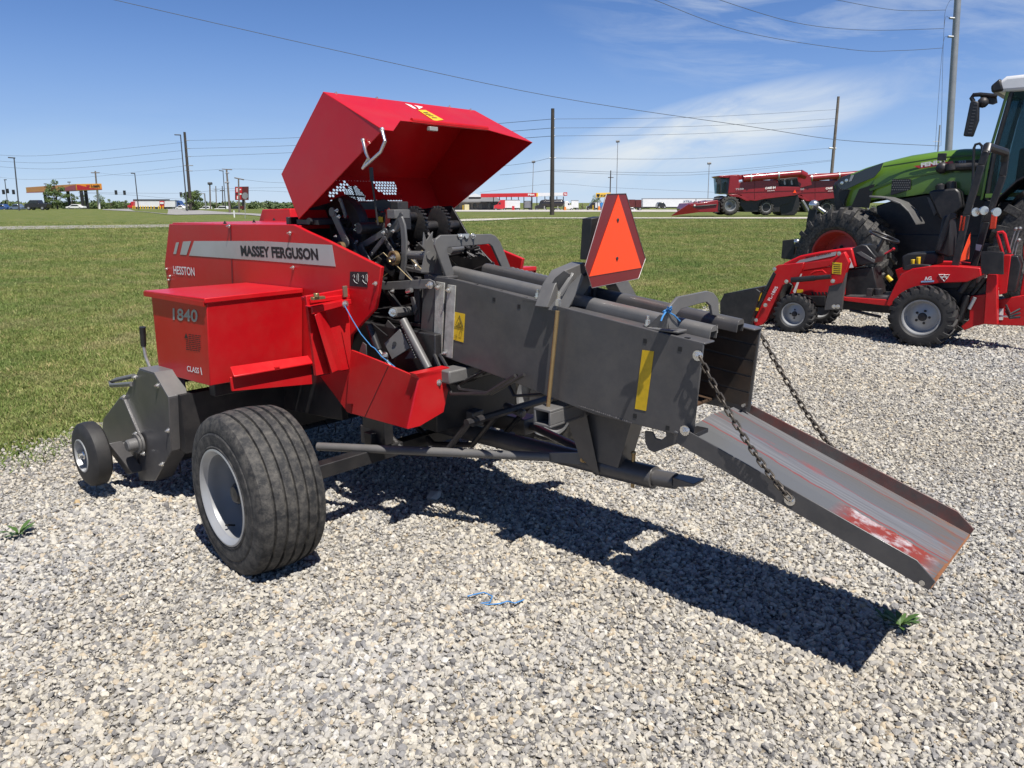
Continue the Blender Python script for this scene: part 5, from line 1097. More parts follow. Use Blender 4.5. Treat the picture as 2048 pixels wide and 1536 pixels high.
# ================================================================== COMBINES
def w_(pts, Y): return [W(u, v, Y) for u, v in pts]
def pane(name, pts, Y, d, mat, parent, bevel=0.0): return MB().prism(w_(pts, Y), Vector((0, d, 0))).build(name, mat, parent, bevel=bevel)
def wtext(name, s, Y, bl, br, tl, mat, parent, lift=.05, **k): return text(name, s, W(*bl, Y), W(*br, Y), W(*tl, Y), mat, parent, lift=lift, **k)
def combine(dx, dv, sc, Y, label, header):
    def X(u, v): return (1340+dx+(u-1340)*sc, 432+dv+(v-432)*sc)
    def P(pts): return [X(*p) for p in pts]
    b0 = W(*X(1530, 432), Y); b0.y += 1.7
    c = thing('combine_harvester', (b0.x, b0.y, b0.z), label, 'combine', 'combine harvesters parked on the lawn')
    def pp(name, pts, y, d, mat, par=c, bevel=.03): return MB().prism(w_(P(pts), Y+y), Vector((0, d, 0))).build(name, mat, par, bevel=bevel)
    pp('body', [(1460, 352), (1478, 349), (1478, 366), (1500, 361), (1552, 360), (1558, 373), (1600, 374), (1602, 386), (1590, 391), (1530, 398), (1512, 402), (1490, 400), (1482, 390), (1470, 388), (1456, 388)], 0, 3.2, REDF)
    pp('lower_body', [(1480, 396), (1590, 392), (1580, 405), (1560, 412), (1560, 424), (1490, 424), (1480, 410)], .4, 2.4, BLACKP)
    pp('rear_hood', [(1552, 366), (1560, 352), (1600, 346), (1620, 350), (1624, 370), (1600, 376), (1560, 376)], .5, 2.2, REDF)
    pp('engine_bay', [(1555, 358), (1595, 354), (1598, 372), (1560, 373)], .45, .1, CAST)
    for k in range(5): pp('engine_pipe', [(1560+k*7, 358+(k % 2)*4), (1563+k*7, 358), (1565+k*7, 370), (1561+k*7, 370)], .40, .05, STEEL if k % 2 else BLACKP)
    ga = MB(); a, b = W(*X(1486, 357), Y-.1), W(*X(1600, 347), Y-.1); ga.cone(a, b, .30*sc, n=14); ga.cone(b, W(*X(1612, 352), Y-.1), .34*sc, .30*sc, n=14); ga.build('unloading_auger', REDF, c)
    for u, v in ((1501, 356), (1556, 351)): ga = MB(); p = W(*X(u, v), Y-.1); d = (b-a).normalized(); ga.cone(p-d*.06, p+d*.06, .34*sc, n=14); ga.build('auger_collar', STEEL, c)
    pp('grain_tank', [(1478, 350), (1520, 346), (1580, 345), (1584, 350), (1500, 356), (1478, 360)], .6, 2.2, REDF)
    pp('cab_roof', [(1436, 352), (1441, 351), (1476, 349), (1478, 356), (1460, 356), (1440, 355)], .2, 2.4, REDF)
    pp('cab_glass', [(1440, 355), (1460, 355), (1460, 370), (1457, 388), (1442, 387)], .3, 2.2, CABGLASS, bevel=0)
    pp('cab_interior', [(1448, 366), (1456, 360), (1456, 386), (1446, 386)], 1.2, .6, FABRIC)
    for u in (1441, 1458): pp('cab_pillar', [(u, 354), (u+1.6, 354), (u+1.6, 388), (u, 388)], .25, .08, BLACKP, bevel=0)
    pp('side_mirror', [(1431, 357), (1434, 354), (1435, 364), (1432, 365)], .1, .1, BLACKP)
    pp('step_ladder', [(1430, 394), (1440, 391), (1438, 426), (1428, 426)], .35, .4, BLACKP)
    ld = MB()
    for k in range(6): ld.prism(w_(P([(1427.5, 397+k*5.4), (1439, 396+k*5.4), (1439, 397+k*5.4), (1427.5, 398.2+k*5.4)]), Y+.3), Vector((0, .12, 0))).cut()
    ld.build('ladder_rung', STEEL, c)
    pp('front_fender', [(1457, 389), (1472, 388), (1487, 394), (1500, 402), (1492, 402), (1478, 395), (1460, 393)], -.05, .8, REDF)
    pp('body_crease', [(1459, 385), (1600, 380), (1600, 381.2), (1459, 386.2)], -.03, .04, paint('deep_red_line', (.14, .006, .008), .5), bevel=0)
    for u_ in (1509,): pp('body_seam', [(u_, 361), (u_+.8, 361), (u_+.8, 398), (u_, 398)], -.02, .03, paint('seam', (.10, .005, .006), .5), bevel=0)
    wtext('brand_lettering', 'CASE IH', Y-.03, X(1530, 378.5), X(1551, 377), X(1530, 374.2), WHITED, c, bold=.05, shear=.15)
    wtext('model_lettering', 'AXIAL-FLOW', Y-.03, X(1534, 382.6), X(1549, 381.5), X(1534, 381), WHITED, c, bold=.03)
    wtext('series_lettering', '7250', Y-.03, X(1471, 380.3), X(1487, 379.6), X(1471, 376.6), SILVD, c, bold=.03)
    pp('slow_vehicle_sign', [(1586, 386), (1590, 379), (1593, 386)], -.05, .02, SMVO, bevel=0)
    # wheels
    zf = W(*X(1461, 411), Y); rw = (W(*X(1461, 432), Y)-W(*X(1461, 392), Y)).length/2
    wx = Vector((1, 0, 0))
    for y in (.05, 2.9): lug_tyre(Vector((zf.x, Y+y+.3, zf.z)), Vector((0, -1 if y < 1 else 1, 0)), wx, rw, .85, 16, rw*.09, rw*.58, c, RUBBER, SILVER, holes=8, lw=.8)
    zr = W(*X(1535, 415), Y); rw2 = (W(*X(1535, 433), Y)-W(*X(1535, 401.5), Y)).length/2
    for y in (.25, 2.6): lug_tyre(Vector((zr.x, Y+y+.3, zr.z)), Vector((0, -1 if y < 1 else 1, 0)), wx, rw2, .6, 16, rw2*.1, rw2*.58, c, RUBBER, SILVER, holes=8, lw=.8)
    pp('straw_chopper', [(1560, 390), (1596, 388), (1600, 408), (1590, 430), (1562, 430), (1558, 410)], .7, 1.9, BLACKP)
    pp('rear_ladder', [(1604, 402), (1608, 400), (1622, 424), (1618, 426)], .5, .4, STEEL)
    if header:
        h = pp('corn_header', [(1376, 418), (1382, 407), (1400, 406), (1436, 400), (1438, 424), (1378, 425)], -.9, 4.8, REDF)
        rn = random.Random(6)
        for k in range(8):
            y0 = -1.0+k*.68
            sn = MB(); a, b, d, e = W(*X(1343, 431), Y+y0+.3), W(*X(1378, 408), Y+y0), W(*X(1398, 404), Y+y0), W(*X(1402, 424), Y+y0)
            a2 = a+Vector((0, .0, 0)); sn.hexa([a, b, e, a-UP*.03], [a+Vector((0, .08, 0)), b+Vector((0, .52, 0)), e+Vector((0, .52, 0)), a+Vector((0, .08, 0))-UP*.03]); sn.build('header_snout', REDF, h)
        for k in range(16):
            u = 1386+k*3.4; pp('header_frame', [(u, 402+rn.uniform(0, 8)), (u+1.6, 402+rn.uniform(-3, 3)), (u+rn.uniform(1, 4), 420), (u-1, 421)], -.95+rn.uniform(0, .5), .2, REDF if k % 3 else BLACKP, h, 0)
        pp('gathering_auger', [(1386, 412), (1434, 408), (1434, 411), (1386, 416)], -1.0, .3, BLACKP, h)
        pp('auger_cap', [(1388, 409), (1391, 409), (1391, 412), (1388, 412)], -1.02, .05, WHITED, h, 0)
    pp('feeder_house', [(1432, 402), (1450, 394), (1462, 400), (1450, 412), (1434, 416)], 1.0, 1.2, REDF)
    return c
combine(0, 0, 1, 69, 'red combine harvester with corn header lowered on the grass', True)
combine(121, .5, 1.0, 75, 'red combine harvester half hidden behind the green tractor hood', False)
# ================================================================== POLES AND LAMPS
def pole(name, base, top, Y, rb, rt, mat, label, cat, arms=(), group='utility poles along the road', n=12, ext=0):
    a, b = W(*base, Y), W(*top, Y)
    if a.z > terr(a.x, a.y): d = (b-a).normalized(); a = a-d*((a.z-terr(a.x, a.y))/d.z+.3)
    if ext: b = b+(b-a).normalized()*ext
    o = MB().cone(a, b, rb, rt, n).build(name, mat, None, org=(a.x, a.y, a.z)); tag(o, label, cat, group)
    for (u0, v0, u1, v1, r, am, nm) in arms:
        m = MB(); m.cone(W(u0, v0, Y-.05), W(u1, v1, Y-.05), r, n=6); m.build(nm, am, o)
    return o
P0 = G(1104, 430).y
pole('utility_pole', (1104, 430), (1105.5, 217), P0, .23, .17, DARKW, 'tall dark wooden pole standing alone on the lawn before the red canopy', 'utility pole',
     [(1103, v, 1110, v, .05, POLEG, 'insulator') for v in (238, 256, 272)]+[(1099, 316, 1112, 315.5, .06, POLEG, 'insulator')])
pole('utility_pole', (1661, 372), (1677, 193), 110, .24, .17, WOODP, 'tall bleached wooden pole rising behind the combine harvesters', 'utility pole',
     [(1658, 296, 1672, 297, .12, POLEG, 'pole_bracket'), (1668, 297, 1669, 306, .09, POLEG, 'insulator')])
pole('steel_pole', (1897, 300), (1919, -60), 45, .20, .155, POLEG, 'thick tapered grey steel pole behind the green tractor', 'utility pole',
     [(1899, 36, 1912, 37, .06, POLEG, 'line_arm'), (1896, 73, 1910, 74, .06, POLEG, 'line_arm'), (1901, -2, 1914, -3, .06, POLEG, 'line_arm')], n=20, ext=4)
pole('utility_pole', (382, 418), (369, 264), 150, .30, .22, DARKW, 'tall dark wooden pole rising out of the roadside bush', 'utility pole',
     [(370, 281, 379, 281, .06, POLEG, 'insulator'), (371, 297, 380, 297, .06, POLEG, 'insulator'), (370, 313, 382, 313, .06, POLEG, 'insulator'), (369, 331, 386, 331, .09, POLEG, 'pole_bracket'), (370, 341, 385, 342, .08, POLEG, 'pole_bracket')])
pole('utility_pole', (196, 402), (190.5, 342), 230, .26, .2, WOODP, 'wooden pole with one crossarm beyond the yellow canopy', 'utility pole', [(182, 345.5, 199, 345.5, .14, WOODP, 'crossarm')])
pole('utility_pole', (460, 426), (453, 338), 120, .17, .12, WOODP, 'weathered pole with small crossarm left of the red roadside sign', 'utility pole', [(444, 338, 464, 339.5, .07, WOODP, 'crossarm'), (451, 346, 458, 346, .09, POLEG, 'insulator'), (450, 365, 458, 365, .14, POLEG, 'transformer')])
pole('utility_pole', (478.5, 424), (477, 357), 125, .13, .11, WOODP, 'pale pole with sloping crossarm in front of the red roadside sign', 'utility pole', [(469, 355.5, 488, 359.5, .10, WOODP, 'crossarm')])
pole('utility_pole', (421, 419), (419.5, 367), 190, .18, .16, WOODP, 'short pale pole topped by a wide dark box', 'utility pole', [(416, 367, 424, 367, .35, LAMPD, 'pole_top_box')])
pole('utility_pole', (433, 413), (431.5, 372), 240, .16, .13, WOODP, 'thin bare pole between the two white cars', 'utility pole', [(428, 380, 435, 380, .1, WOODP, 'crossarm')])
pole('utility_pole', (446, 413), (444.5, 372), 240, .16, .13, DARKW, 'thin dark pole behind the right hand white car', 'utility pole', [(440, 381, 448, 381, .14, LAMPD, 'crossarm')])
pole('utility_pole', (1220, 392), (1221.5, 341), 250, .2, .16, DARKW, 'thin dark pole beside the yellow scales sign', 'utility pole', [(1216, 355, 1227, 355, .12, DARKW, 'crossarm')])
lg = 'lamp posts by the filling station'
pole('lamp_post', (38, 416), (28, 316), 150, .13, .10, LAMPD, 'tall dark lamp post by the parked cars on the knoll', 'lamp post', [(16.5, 315, 30, 316, .12, LAMPD, 'lamp_head')], lg)
pole('lamp_post', (15, 405), (9.5, 360), 260, .14, .12, LAMPD, 'small far lamp post at the left edge of the knoll', 'lamp post', [(8, 359.5, 13, 359.5, .16, LAMPD, 'lamp_head')], lg)
pole('lamp_post', (277, 416), (269.5, 347), 170, .12, .09, LAMPD, 'dark lamp post in front of the white roadside trailer', 'lamp post', [(262, 346.5, 270, 347, .12, LAMPD, 'lamp_head')], lg)
pole('lamp_post', (374, 416), (361, 270), 140, .12, .09, LAMPD, 'dark lamp post close beside the tall wooden pole', 'lamp post', [(349, 269.5, 361.5, 270, .10, LAMPD, 'lamp_head')], lg)
pole('lamp_post', (451, 413), (446, 342), 200, .12, .09, LAMPD, 'dark lamp post behind the white cars on the road', 'lamp post', [(438, 341, 447, 342, .12, LAMPD, 'lamp_head')], lg)
for u0, v0, u1, v1, lab in ((1065, 385, 1067, 324, 'tall thin mast with lamp cluster above the red canopy'), (1233, 390, 1235.5, 283, 'tall thin mast with twin lamps behind the orange triangle sign'), (1416, 392, 1418.5, 327, 'tall thin mast with lamp over the white trailers')):
    pole('light_mast', (u0, v0), (u1, v1), 260, .14, .10, POLEG, lab, 'light mast', [(u1-3.5, v1, u1+3.5, v1-.5, .4, LAMPD, 'lamp_head')], 'tall light masts at the truck stop')
# lattice-like thin mast behind the steel pole
pole('radio_mast', (1876, 302), (1880, 250), 150, .18, .12, POLEG, 'slim grey mast showing just left of the steel pole', 'mast', [(1866, 283, 1882, 283, .05, POLEG, 'mast_arm')], None)
# wires
WG = 'overhead wires'
def wire(pts, Y0, Y1, r, label):
    m = MB(); n = len(pts); P = []
    # smooth the polyline (Catmull-Rom)
    for i in range(n-1):
        p0, p1, p2, p3 = pts[max(i-1, 0)], pts[i], pts[i+1], pts[min(i+2, n-1)]
        for k in range(6):
            t = k/6; q = [.5*((2*p1[j])+(-p0[j]+p2[j])*t+(2*p0[j]-5*p1[j]+4*p2[j]-p3[j])*t*t+(-p0[j]+3*p1[j]-3*p2[j]+p3[j])*t**3) for j in (0, 1)]; P.append(q)
    P.append(pts[-1]); u0, u1 = pts[0][0], pts[-1][0]
    m.tube([W(u, v, lerp(Y0, Y1, (u-u0)/(u1-u0) if u1 != u0 else 0)) for u, v in P], r*.8, 5)
    o = m.build('power_line', WIREM, None); tag(o, label, 'overhead wire', WG)
wire([(120, -28), (230, 0), (700, 107), (1105, 193), (1500, 253), (1680, 280), (1880, 292)], 38, 45, .018, 'long wire crossing the sky from top left down to the steel pole')
wire([(1280, -12), (1310, 0), (1480, 62), (1700, 99), (1800, 101), (1885, 96)], 36, 45, .016, 'lowest of the wires sweeping down to the steel pole')
wire([(1400, -16), (1440, 0), (1590, 45), (1730, 60), (1887, 57)], 36, 45, .016, 'middle one of the wires sweeping down to the steel pole')
wire([(1630, -10), (1675, 0), (1790, 20), (1891, 20)], 40, 45, .016, 'topmost wire sweeping to the steel pole at the corner')
for i, (a, b, c_) in enumerate((((1904, -6), (1891, 20), (1888, 57)), ((1899, 37), (1888, 57), (1882, 292)), ((1896, 74), (1885, 96), (1870, 300)))):
    wire([a, b, c_], 45, 45, .012, ('short jumper wire at the head of the steel pole', 'thin vertical wire hanging beside the steel pole', 'leftmost thin vertical wire hanging near the steel pole')[i])
for i, (l0, r0) in enumerate((((-20, 309, 100, 310.5, 365, 285), (379, 281, 600, 275, 1105, 238)), ((-20, 321, 120, 325, 365, 301), (380, 297, 600, 290.5, 1105, 256)), ((-20, 332, 120, 337.5, 365, 317), (382, 313, 600, 304.5, 1105, 272)))):
    nm = ('highest', 'second', 'third')[i]
    wire([l0[:2], l0[2:4], l0[4:]], 160, 150, .030, nm+' wire running left from the tall wooden pole')
    wire([r0[:2], r0[2:4], ((r0[2]+r0[4])/2, (r0[3]+r0[5])/2+2), r0[4:]], 150, P0, .030, nm+' wire between the two dark wooden poles')
    a = (238, 256, 272)[i]; b = (219, 237, 251)[i]
    wire([(1108, a), (1390, (a+b)/2+6), (1674, b)], P0, 110, .022, nm+' wire between the dark pole and the bleached pole')
wire([(1111, 316), (1380, 317), (1665, 296)], P0, 110, .022, 'lower wire from dark pole to bracket of the bleached pole')
wire([(1106, 340), (1380, 345), (1663, 320)], P0, 110, .022, 'lowest wire from the dark pole to the bleached pole')
wire([(1106, 343), (1380, 350), (1663, 322)], P0, 110, .020, 'twin of the lowest wire under the bleached pole')
wire([(1000, 333), (1060, 325), (1099, 316)], 100, P0, .022, 'wire reaching the dark pole from behind the red hood, upper one')
wire([(1000, 350), (1060, 345), (1104, 340)], 100, P0, .022, 'wire reaching the dark pole from behind the red hood, lower one')
wire([(384, 342), (420, 340), (462, 338), (575, 339)], 150, 122, .022, 'wire from the tall wooden pole to the weathered crossarm')
wire([(-20, 352), (60, 359), (200, 352), (368, 332)], 160, 150, .022, 'sagging wire left of the tall wooden pole')
wire([(200, 346), (262, 351), (368, 342)], 200, 150, .022, 'wire from the crossarm pole toward the tall wooden pole')
wire([(156, 384.5), (250, 386), (370, 386), (440, 379)], 170, 165, .028, 'signal span wire, upper')
wire([(156, 386), (260, 390), (340, 397), (370, 398)], 170, 168, .028, 'signal span wire, lower')
wire([(480, 358), (530, 364), (580, 366)], 125, 122, .022, 'wire running right from the sloping crossarm')
wire([(424, 378), (500, 376), (580, 375)], 190, 190, .03, 'low wire behind the red roadside sign')
wire([(424, 383), (500, 381), (580, 384)], 190, 190, .03, 'lowest wire behind the red roadside sign')
wire([(960, 385), (1103, 368), (1220, 375), (1440, 385)], 200, 200, .035, 'low wire above the red and white canopy')
# ================================================================== FILLING STATIONS
Y = 195
A = W(53, 386, Y+38); Bc = W(154, 381.5, Y); Cc = W(204, 380, Y+9)
cn = thing('filling_station_canopy', (W(150, 416, Y).x, Y+20, terr(-115, Y+20)), 'yellow and red filling station canopy behind the small tree on the knoll', 'canopy')
hgt = Vector((0, 0, W(154, 368, Y).z-Bc.z))
Dd = A+Cc-Bc
MB().prism([A, Bc, Cc, Dd], hgt).build('canopy_roof', YELLC, cn)
f1n = (Bc-A).cross(UP).normalized(); f1n = f1n if f1n.y < 0 else -f1n
f2n = (Cc-Bc).cross(UP).normalized(); f2n = f2n if f2n.y < 0 else -f2n
def fas(name, P, Q_, n, pts, mat, d=.04): return MB().prism([P+(Q_-P)*a+hgt*b+n*d for a, b in pts], n*.02).build(name, mat, cn)
fas('orange_panel', A, Bc, f1n, [(0.02, .12), (.98, .12), (.98, .95), (.02, .95)], ORANGEC)
fas('red_swoosh', A, Bc, f1n, [(.70, .12), (.80, .55), (.92, .80), (.99, .85), (.99, .12)], BRIGHTR, .07)
fas('orange_panel', Bc, Cc, f2n, [(0.0, .1), (1, .1), (1, .95), (0, .95)], ORANGEC)
fas('red_swoosh', Bc, Cc, f2n, [(.0, .1), (1, .1), (1, .18), (.55, .32), (.30, .62), (.12, .82), (0, .88)], BRIGHTR, .07)
fas('red_edge', A, Bc, f1n, [(0, 0), (1, 0), (1, .12), (0, .12)], BRIGHTR)
def onp(P, Q_, n, a, b, d=.1): return P+(Q_-P)*a+hgt*b+n*d
text('sign_lettering', "Love's", onp(Bc, Cc, f2n, .55, .45), onp(Bc, Cc, f2n, .9, .45), onp(Bc, Cc, f2n, .55, .90), BLACKD, cn, lift=.06, bold=.05)
text('sign_lettering', "Love's", onp(A, Bc, f1n, .52, .35), onp(A, Bc, f1n, .64, .35), onp(A, Bc, f1n, .52, .80), BRIGHTR, cn, lift=.06, bold=.05)
hp_ = [(0, -.5), (.5, .1), (.5, .4), (.25, .5), (0, .3), (-.25, .5), (-.5, .4), (-.5, .1)]
fas('heart_emblem', Bc, Cc, f2n, [(.44+x*.14, .62+y*.45) for x, y in hp_], BRIGHTR, .10)
for a in (.30, .75, .98):
    p = A+(Bc-A)*a; q = p-f1n*1.2; z0 = terr(q.x, q.y)
    MB().cone((q.x, q.y, z0-.5), (q.x, q.y, p.z), .42, n=8).build('canopy_post', BLACKP, cn)
for a in (.5, .98):
    p = Bc+(Cc-Bc)*a; q = p-f2n*1.2; MB().cone((q.x, q.y, terr(q.x, q.y)-.5), (q.x, q.y, p.z), .42 if a < .9 else .25, n=8).build('canopy_post', BLACKP if a < .9 else WHITEP, cn)
for k in range(3):
    p = A+(Bc-A)*(.1+.24*k)-f1n*4+hgt; m = MB(); m.cone(p, p+UP*.9, .06, n=6); m.box(p+UP*.95, (.35, 0, 0), (0, .2, 0), (0, 0, .12)); m.build('flood_lamp', LAMPD, cn)
# right hand truck stop
Y = 250
cn = thing('truck_stop_canopy', (W(1050, 421, Y).x, Y+4, W(1050, 421, Y).z), 'long red and white fuel canopy with black posts at the truck stop', 'canopy')
pane('canopy_roof', [(962, 387.5), (1134, 385), (1134, 391), (1062, 393), (962, 394.5)], Y, 9, WHITEP, cn)
pane('red_panel', [(961.5, 387.3), (1073, 385.8), (1073, 393.6), (961.5, 394.8)], Y-.15, .12, BRIGHTR, cn)
pane('orange_stripe', [(1073, 385.8), (1076, 385.7), (1076, 393.2), (1073, 393.4)], Y-.15, .12, YELLC, cn)
pane('red_panel', [(1127, 384.8), (1134.5, 384.6), (1134.5, 391.4), (1127, 391.8)], Y-.15, .12, BRIGHTR, cn)
wtext('sign_lettering', 'Pilot', Y-.2, (1056, 391.4), (1069, 391), (1056, 387.2), WHITED, cn, bold=.04, lift=.12)
wtext('sign_lettering', 'Pilot', Y-.2, (1128.5, 390.2), (1133.5, 390), (1128.5, 386.2), WHITED, cn, bold=.04, lift=.12)
for u in (986, 998, 1012, 1022, 1036, 1047, 1062, 1073, 1089, 1099, 1113, 1126):
    low = u in (986, 1036, 1047, 1062, 1073, 1126); pane('canopy_post', [(u, 393), (u+1.6, 393), (u+1.6, 421 if low else 400), (u, 421 if low else 400)], Y+1+(0 if low else 5), .3, BLACKP, cn)
st = thing('grey_store', (W(950, 421, 262).x, 268, W(950, 421, 262).z), 'low grey store building under the lifted red hood', 'building')
pane('wall', [(900, 402), (1003, 402), (1003, 422), (900, 422)], 262, 14, BRICK, st)
m = MB(); a, b, c_, d = W(893, 403, 260), W(1006, 403, 260), W(990, 392.5, 270), W(915, 391, 270); m.hexa([a, b, b-UP*.3, a-UP*.3], [d, c_, c_-UP*.3, d-UP*.3]); m.build('roof', ROOFG, st)
for u in (912, 935, 946, 958, 975, 988): pane('window', [(u, 407), (u+6, 407), (u+6, 417), (u, 417)], 261.9, .05, GLASSD, st)
pane('white_gable', [(938, 391), (950, 387), (962, 391), (962, 394), (938, 394)], 264, 4, WHITEP, st)
def thing1(name, pts, Y, d, mat, label, cat, group=None):
    o = MB().prism(w_(pts, Y), Vector((0, d, 0))).build(name, mat, None); return tag(o, label, cat, group)
# yellow scales sign
sg_ = thing('scales_sign', W(1208, 421, 220), 'yellow roadside sign reading SCALES on a tall post', 'sign')
pane('sign_board', [(1192, 386), (1221, 385), (1221, 394.5), (1192, 395)], 220, .4, YELLC, sg_)
wtext('sign_lettering', 'SCALES', 219.9, (1201, 393.2), (1219, 392.8), (1201, 389.2), BLACKD, sg_, bold=.05, lift=.03)
pane('sign_shield', [(1193.5, 388), (1199.5, 388), (1199.5, 392), (1196.5, 394.5), (1193.5, 392)], 219.9, .05, BLACKD, sg_); pane('sign_post', [(1194.4, 395), (1195.6, 395), (1195.6, 421), (1194.4, 421)], 220, .25, LAMPD, sg_)
# ------------------------------------------------------------------ vehicles
def wheelset(par, us, v, r, Y, d):
    for u in us:
        for y in (0, d-.25):
            p = W(u, v, Y); m = MB(); m.cone((p.x, Y+y-.02, p.z), (p.x, Y+y+.27, p.z), r, n=14); o = m.build('wheel', RUBBERC, par); MB().cone((p.x, Y+y-.04, p.z), (p.x, Y+y-.02, p.z), r*.55, n=10).build('rim', SILVER, o)
def car(u0, u1, v0, v1, Y, mat, label, kind='suv', grp='parked cars and cars on the road', name='parked_car'):
    U = lambda t: lerp(u0, u1, t); V = lambda t: lerp(v1, v0, t)
    b = W((u0+u1)/2, v1, Y); o = thing(name, (b.x, Y+.9, b.z), label, 'car' if kind != 'pickup' else 'pickup truck', grp)
    prof = {'suv': [(0, .2), (.0, .5), (.06, .56), (.26, .62), (.36, .96), (.5, 1), (.9, .97), (.98, .62), (1, .5), (1, .2)], 'sedan': [(0, .18), (0, .5), (.18, .6), (.33, .96), (.45, 1), (.66, .98), (.83, .64), (.98, .58), (1, .2)], 'pickup': [(0, .2), (0, .56), (.04, .62), (.18, .64), (.28, .98), (.58, 1), (.64, .66), (1, .64), (1, .22)]}[kind]
    MB().prism(w_([(U(a), V(c)) for a, c in prof], Y), (0, 1.8, 0)).build('body', mat, o, bevel=.08)
    win = {'suv': [(.29, .64), (.38, .92), (.88, .92), (.93, .64)], 'sedan': [(.25, .64), (.36, .92), (.66, .92), (.78, .66)], 'pickup': [(.23, .68), (.30, .93), (.57, .94), (.60, .68)]}[kind]
    pane('side_window', [(U(a), V(c)) for a, c in win], Y-.02, 1.84, GLASSD, o)
    r = W(0, v0, Y).z-W(0, v1, Y).z; r = abs(r)*.21
    wheelset(o, (U(.2), U(.81)), lerp(v1, v0, .2), r, Y, 1.8)
    return o
car(-14, 14, 408, 422, 172, BLUEP, 'blue sedan cut by the left edge of the picture', 'sedan')
car(17, 43, 408, 421.5, 172, SLATEP, 'slate blue sedan parked left of the dark pickup', 'sedan')
car(48, 93, 400, 420, 160, BLACKV, 'dark pickup truck parked on the knoll', 'pickup')
car(131, 166, 408.5, 418.5, 195, WHITEP, 'white sedan under the yellow filling station canopy', 'sedan')
car(350, 370, 411, 420, 210, WHITEP, 'small white car left of the grey utility box', 'sedan')
car(398, 420, 412, 423, 220, WHITEP, 'white estate car on the road, left of two', 'suv')
car(428, 455, 412, 423.5, 215, WHITEP, 'white estate car on the road, right of two', 'suv')
car(460, 480, 413, 421.5, 225, BLACKV, 'black car behind the weathered roadside pole', 'suv')
car(1255, 1273, 415, 426, 200, WHITEP, 'white car seen just right of the orange triangle sign', 'sedan')
TGp = 'trucks at the truck stop'
def semi(u0, u1, v0, v1, Y, mat, label, flip=False):
    """long-nose road tractor seen from the side"""
    b = W((u0+u1)/2, v1, Y); o = thing('semi_truck', (b.x, Y+1.2, b.z), label, 'truck', TGp)
    X = lambda t: lerp(u1, u0, t) if flip else lerp(u0, u1, t); V = lambda t: lerp(v1, v0, t)
    MB().prism(w_([(X(a), V(c)) for a, c in [(0, .16), (0, .48), (.30, .58), (.38, .80), (.55, .98), (.92, 1), (.92, .2), (1, .18)]], Y), (0, 2.4, 0)).build('cab', mat, o, bevel=.08)
    pane('side_window', [(X(.36), V(.58)), (X(.42), V(.76)), (X(.56), V(.76)), (X(.56), V(.58))], Y-.03, 2.46, GLASSD, o)
    pane('grille', [(X(-.015), V(.2)), (X(-.015), V(.46)), (X(.02), V(.48)), (X(.02), V(.2))], Y+.4, 1.6, CHROME, o)
    r = abs(W(0, v0, Y).z-W(0, v1, Y).z)*.13; wheelset(o, (X(.16), X(.88)), lerp(v1, v0, .12), r, Y, 2.4); return o
def trailer(u0, u1, v0, v1, Y, mat, label, txt=None, vb=None):
    b = W((u0+u1)/2, v1, Y); o = thing('box_trailer', (b.x, Y+1.2, b.z), label, 'trailer', 'white box trailers')
    h = v1-v0; pane('trailer_box', [(u0, v0), (u1, v0), (u1, v1-h*.28), (u0, v1-h*.28)], Y, 2.5, mat, o)
    pane('trailer_frame', [(u0+1, v1-h*.28), (u1-1, v1-h*.28), (u1-1, v1-h*.18), (u0+1, v1-h*.18)], Y+.3, 1.9, BLACKP, o)
    pane('top_rail', [(u0-.2, v0-.4), (u1+.2, v0-.4), (u1+.2, v0+.5), (u0-.2, v0+.5)], Y-.05, 2.6, STEEL, o)
    r = abs(W(0, v0, Y).z-W(0, v1, Y).z)*.13; wheelset(o, (u1-(u1-u0)*.10, u1-(u1-u0)*.20), v1-h*.13, r, Y, 2.5)
    if txt: wtext('trailer_lettering', txt, Y-.05, (u0+(u1-u0)*.76, v0+h*.36), (u0+(u1-u0)*.93, v0+h*.36), (u0+(u1-u0)*.76, v0+h*.16), SLATEP, o, bold=.02, lift=.03, shear=.2)
    return o
semi(988, 1012, 399.5, 421.5, 244, REDV, 'bright red semi truck under the red canopy')
trailer(1009, 1040, 400, 422, 245, TRAILW, 'white trailer behind the bright red semi truck')
trailer(1047, 1063, 402, 421, 252, TRAILW, 'short white trailer between two canopy posts')
semi(1070, 1094, 402, 421, 248, BLACKV, 'black semi truck under the white half of the canopy')
tk = thing('tank_trailer', W(1106, 421, 249), 'black tank trailer under the white half of the canopy', 'trailer', TGp)
m = MB(); a, b = W(1086, 407, 249), W(1122, 406, 249); m.cone(a, b, 1.15, n=20); m.ball(a, 1.15, 16); m.ball(b, 1.15, 16); m.build('tank', BLACKV, tk); wheelset(tk, (1112, 1118), 419, .5, 248.5, 2.2)
for k in range(3): p = W(1092+k*11, 399.5, 249); MB().box(p, (.3, 0, 0), (0, .3, 0), (0, 0, .2)).build('tank_hatch', STEEL, tk)
semi(1128, 1146, 402, 421, 255, WHITEP, 'white semi truck at the end of the canopy', True)
trailer(1143, 1157, 401, 421, 258, TRAILW, 'white trailer just beyond the end of the canopy')
semi(1174, 1192, 405, 420, 240, BLACKV, 'dark semi truck beside the yellow sign post')
trailer(1187, 1204, 404, 420, 241, TRAILW, 'small white trailer beside the yellow sign post')
tk = thing1('blue_tank', [(1201, 406), (1216, 404), (1218, 415), (1202, 417)], 235, 2.5, paint('bright_blue_tank', (.04, .22, .55), .4), 'bright blue tank left of the orange triangle sign', 'tank')
o = thing('container_truck', W(1271, 420, 230), 'maroon stacked containers on a flatbed right of the triangle sign', 'truck', TGp)
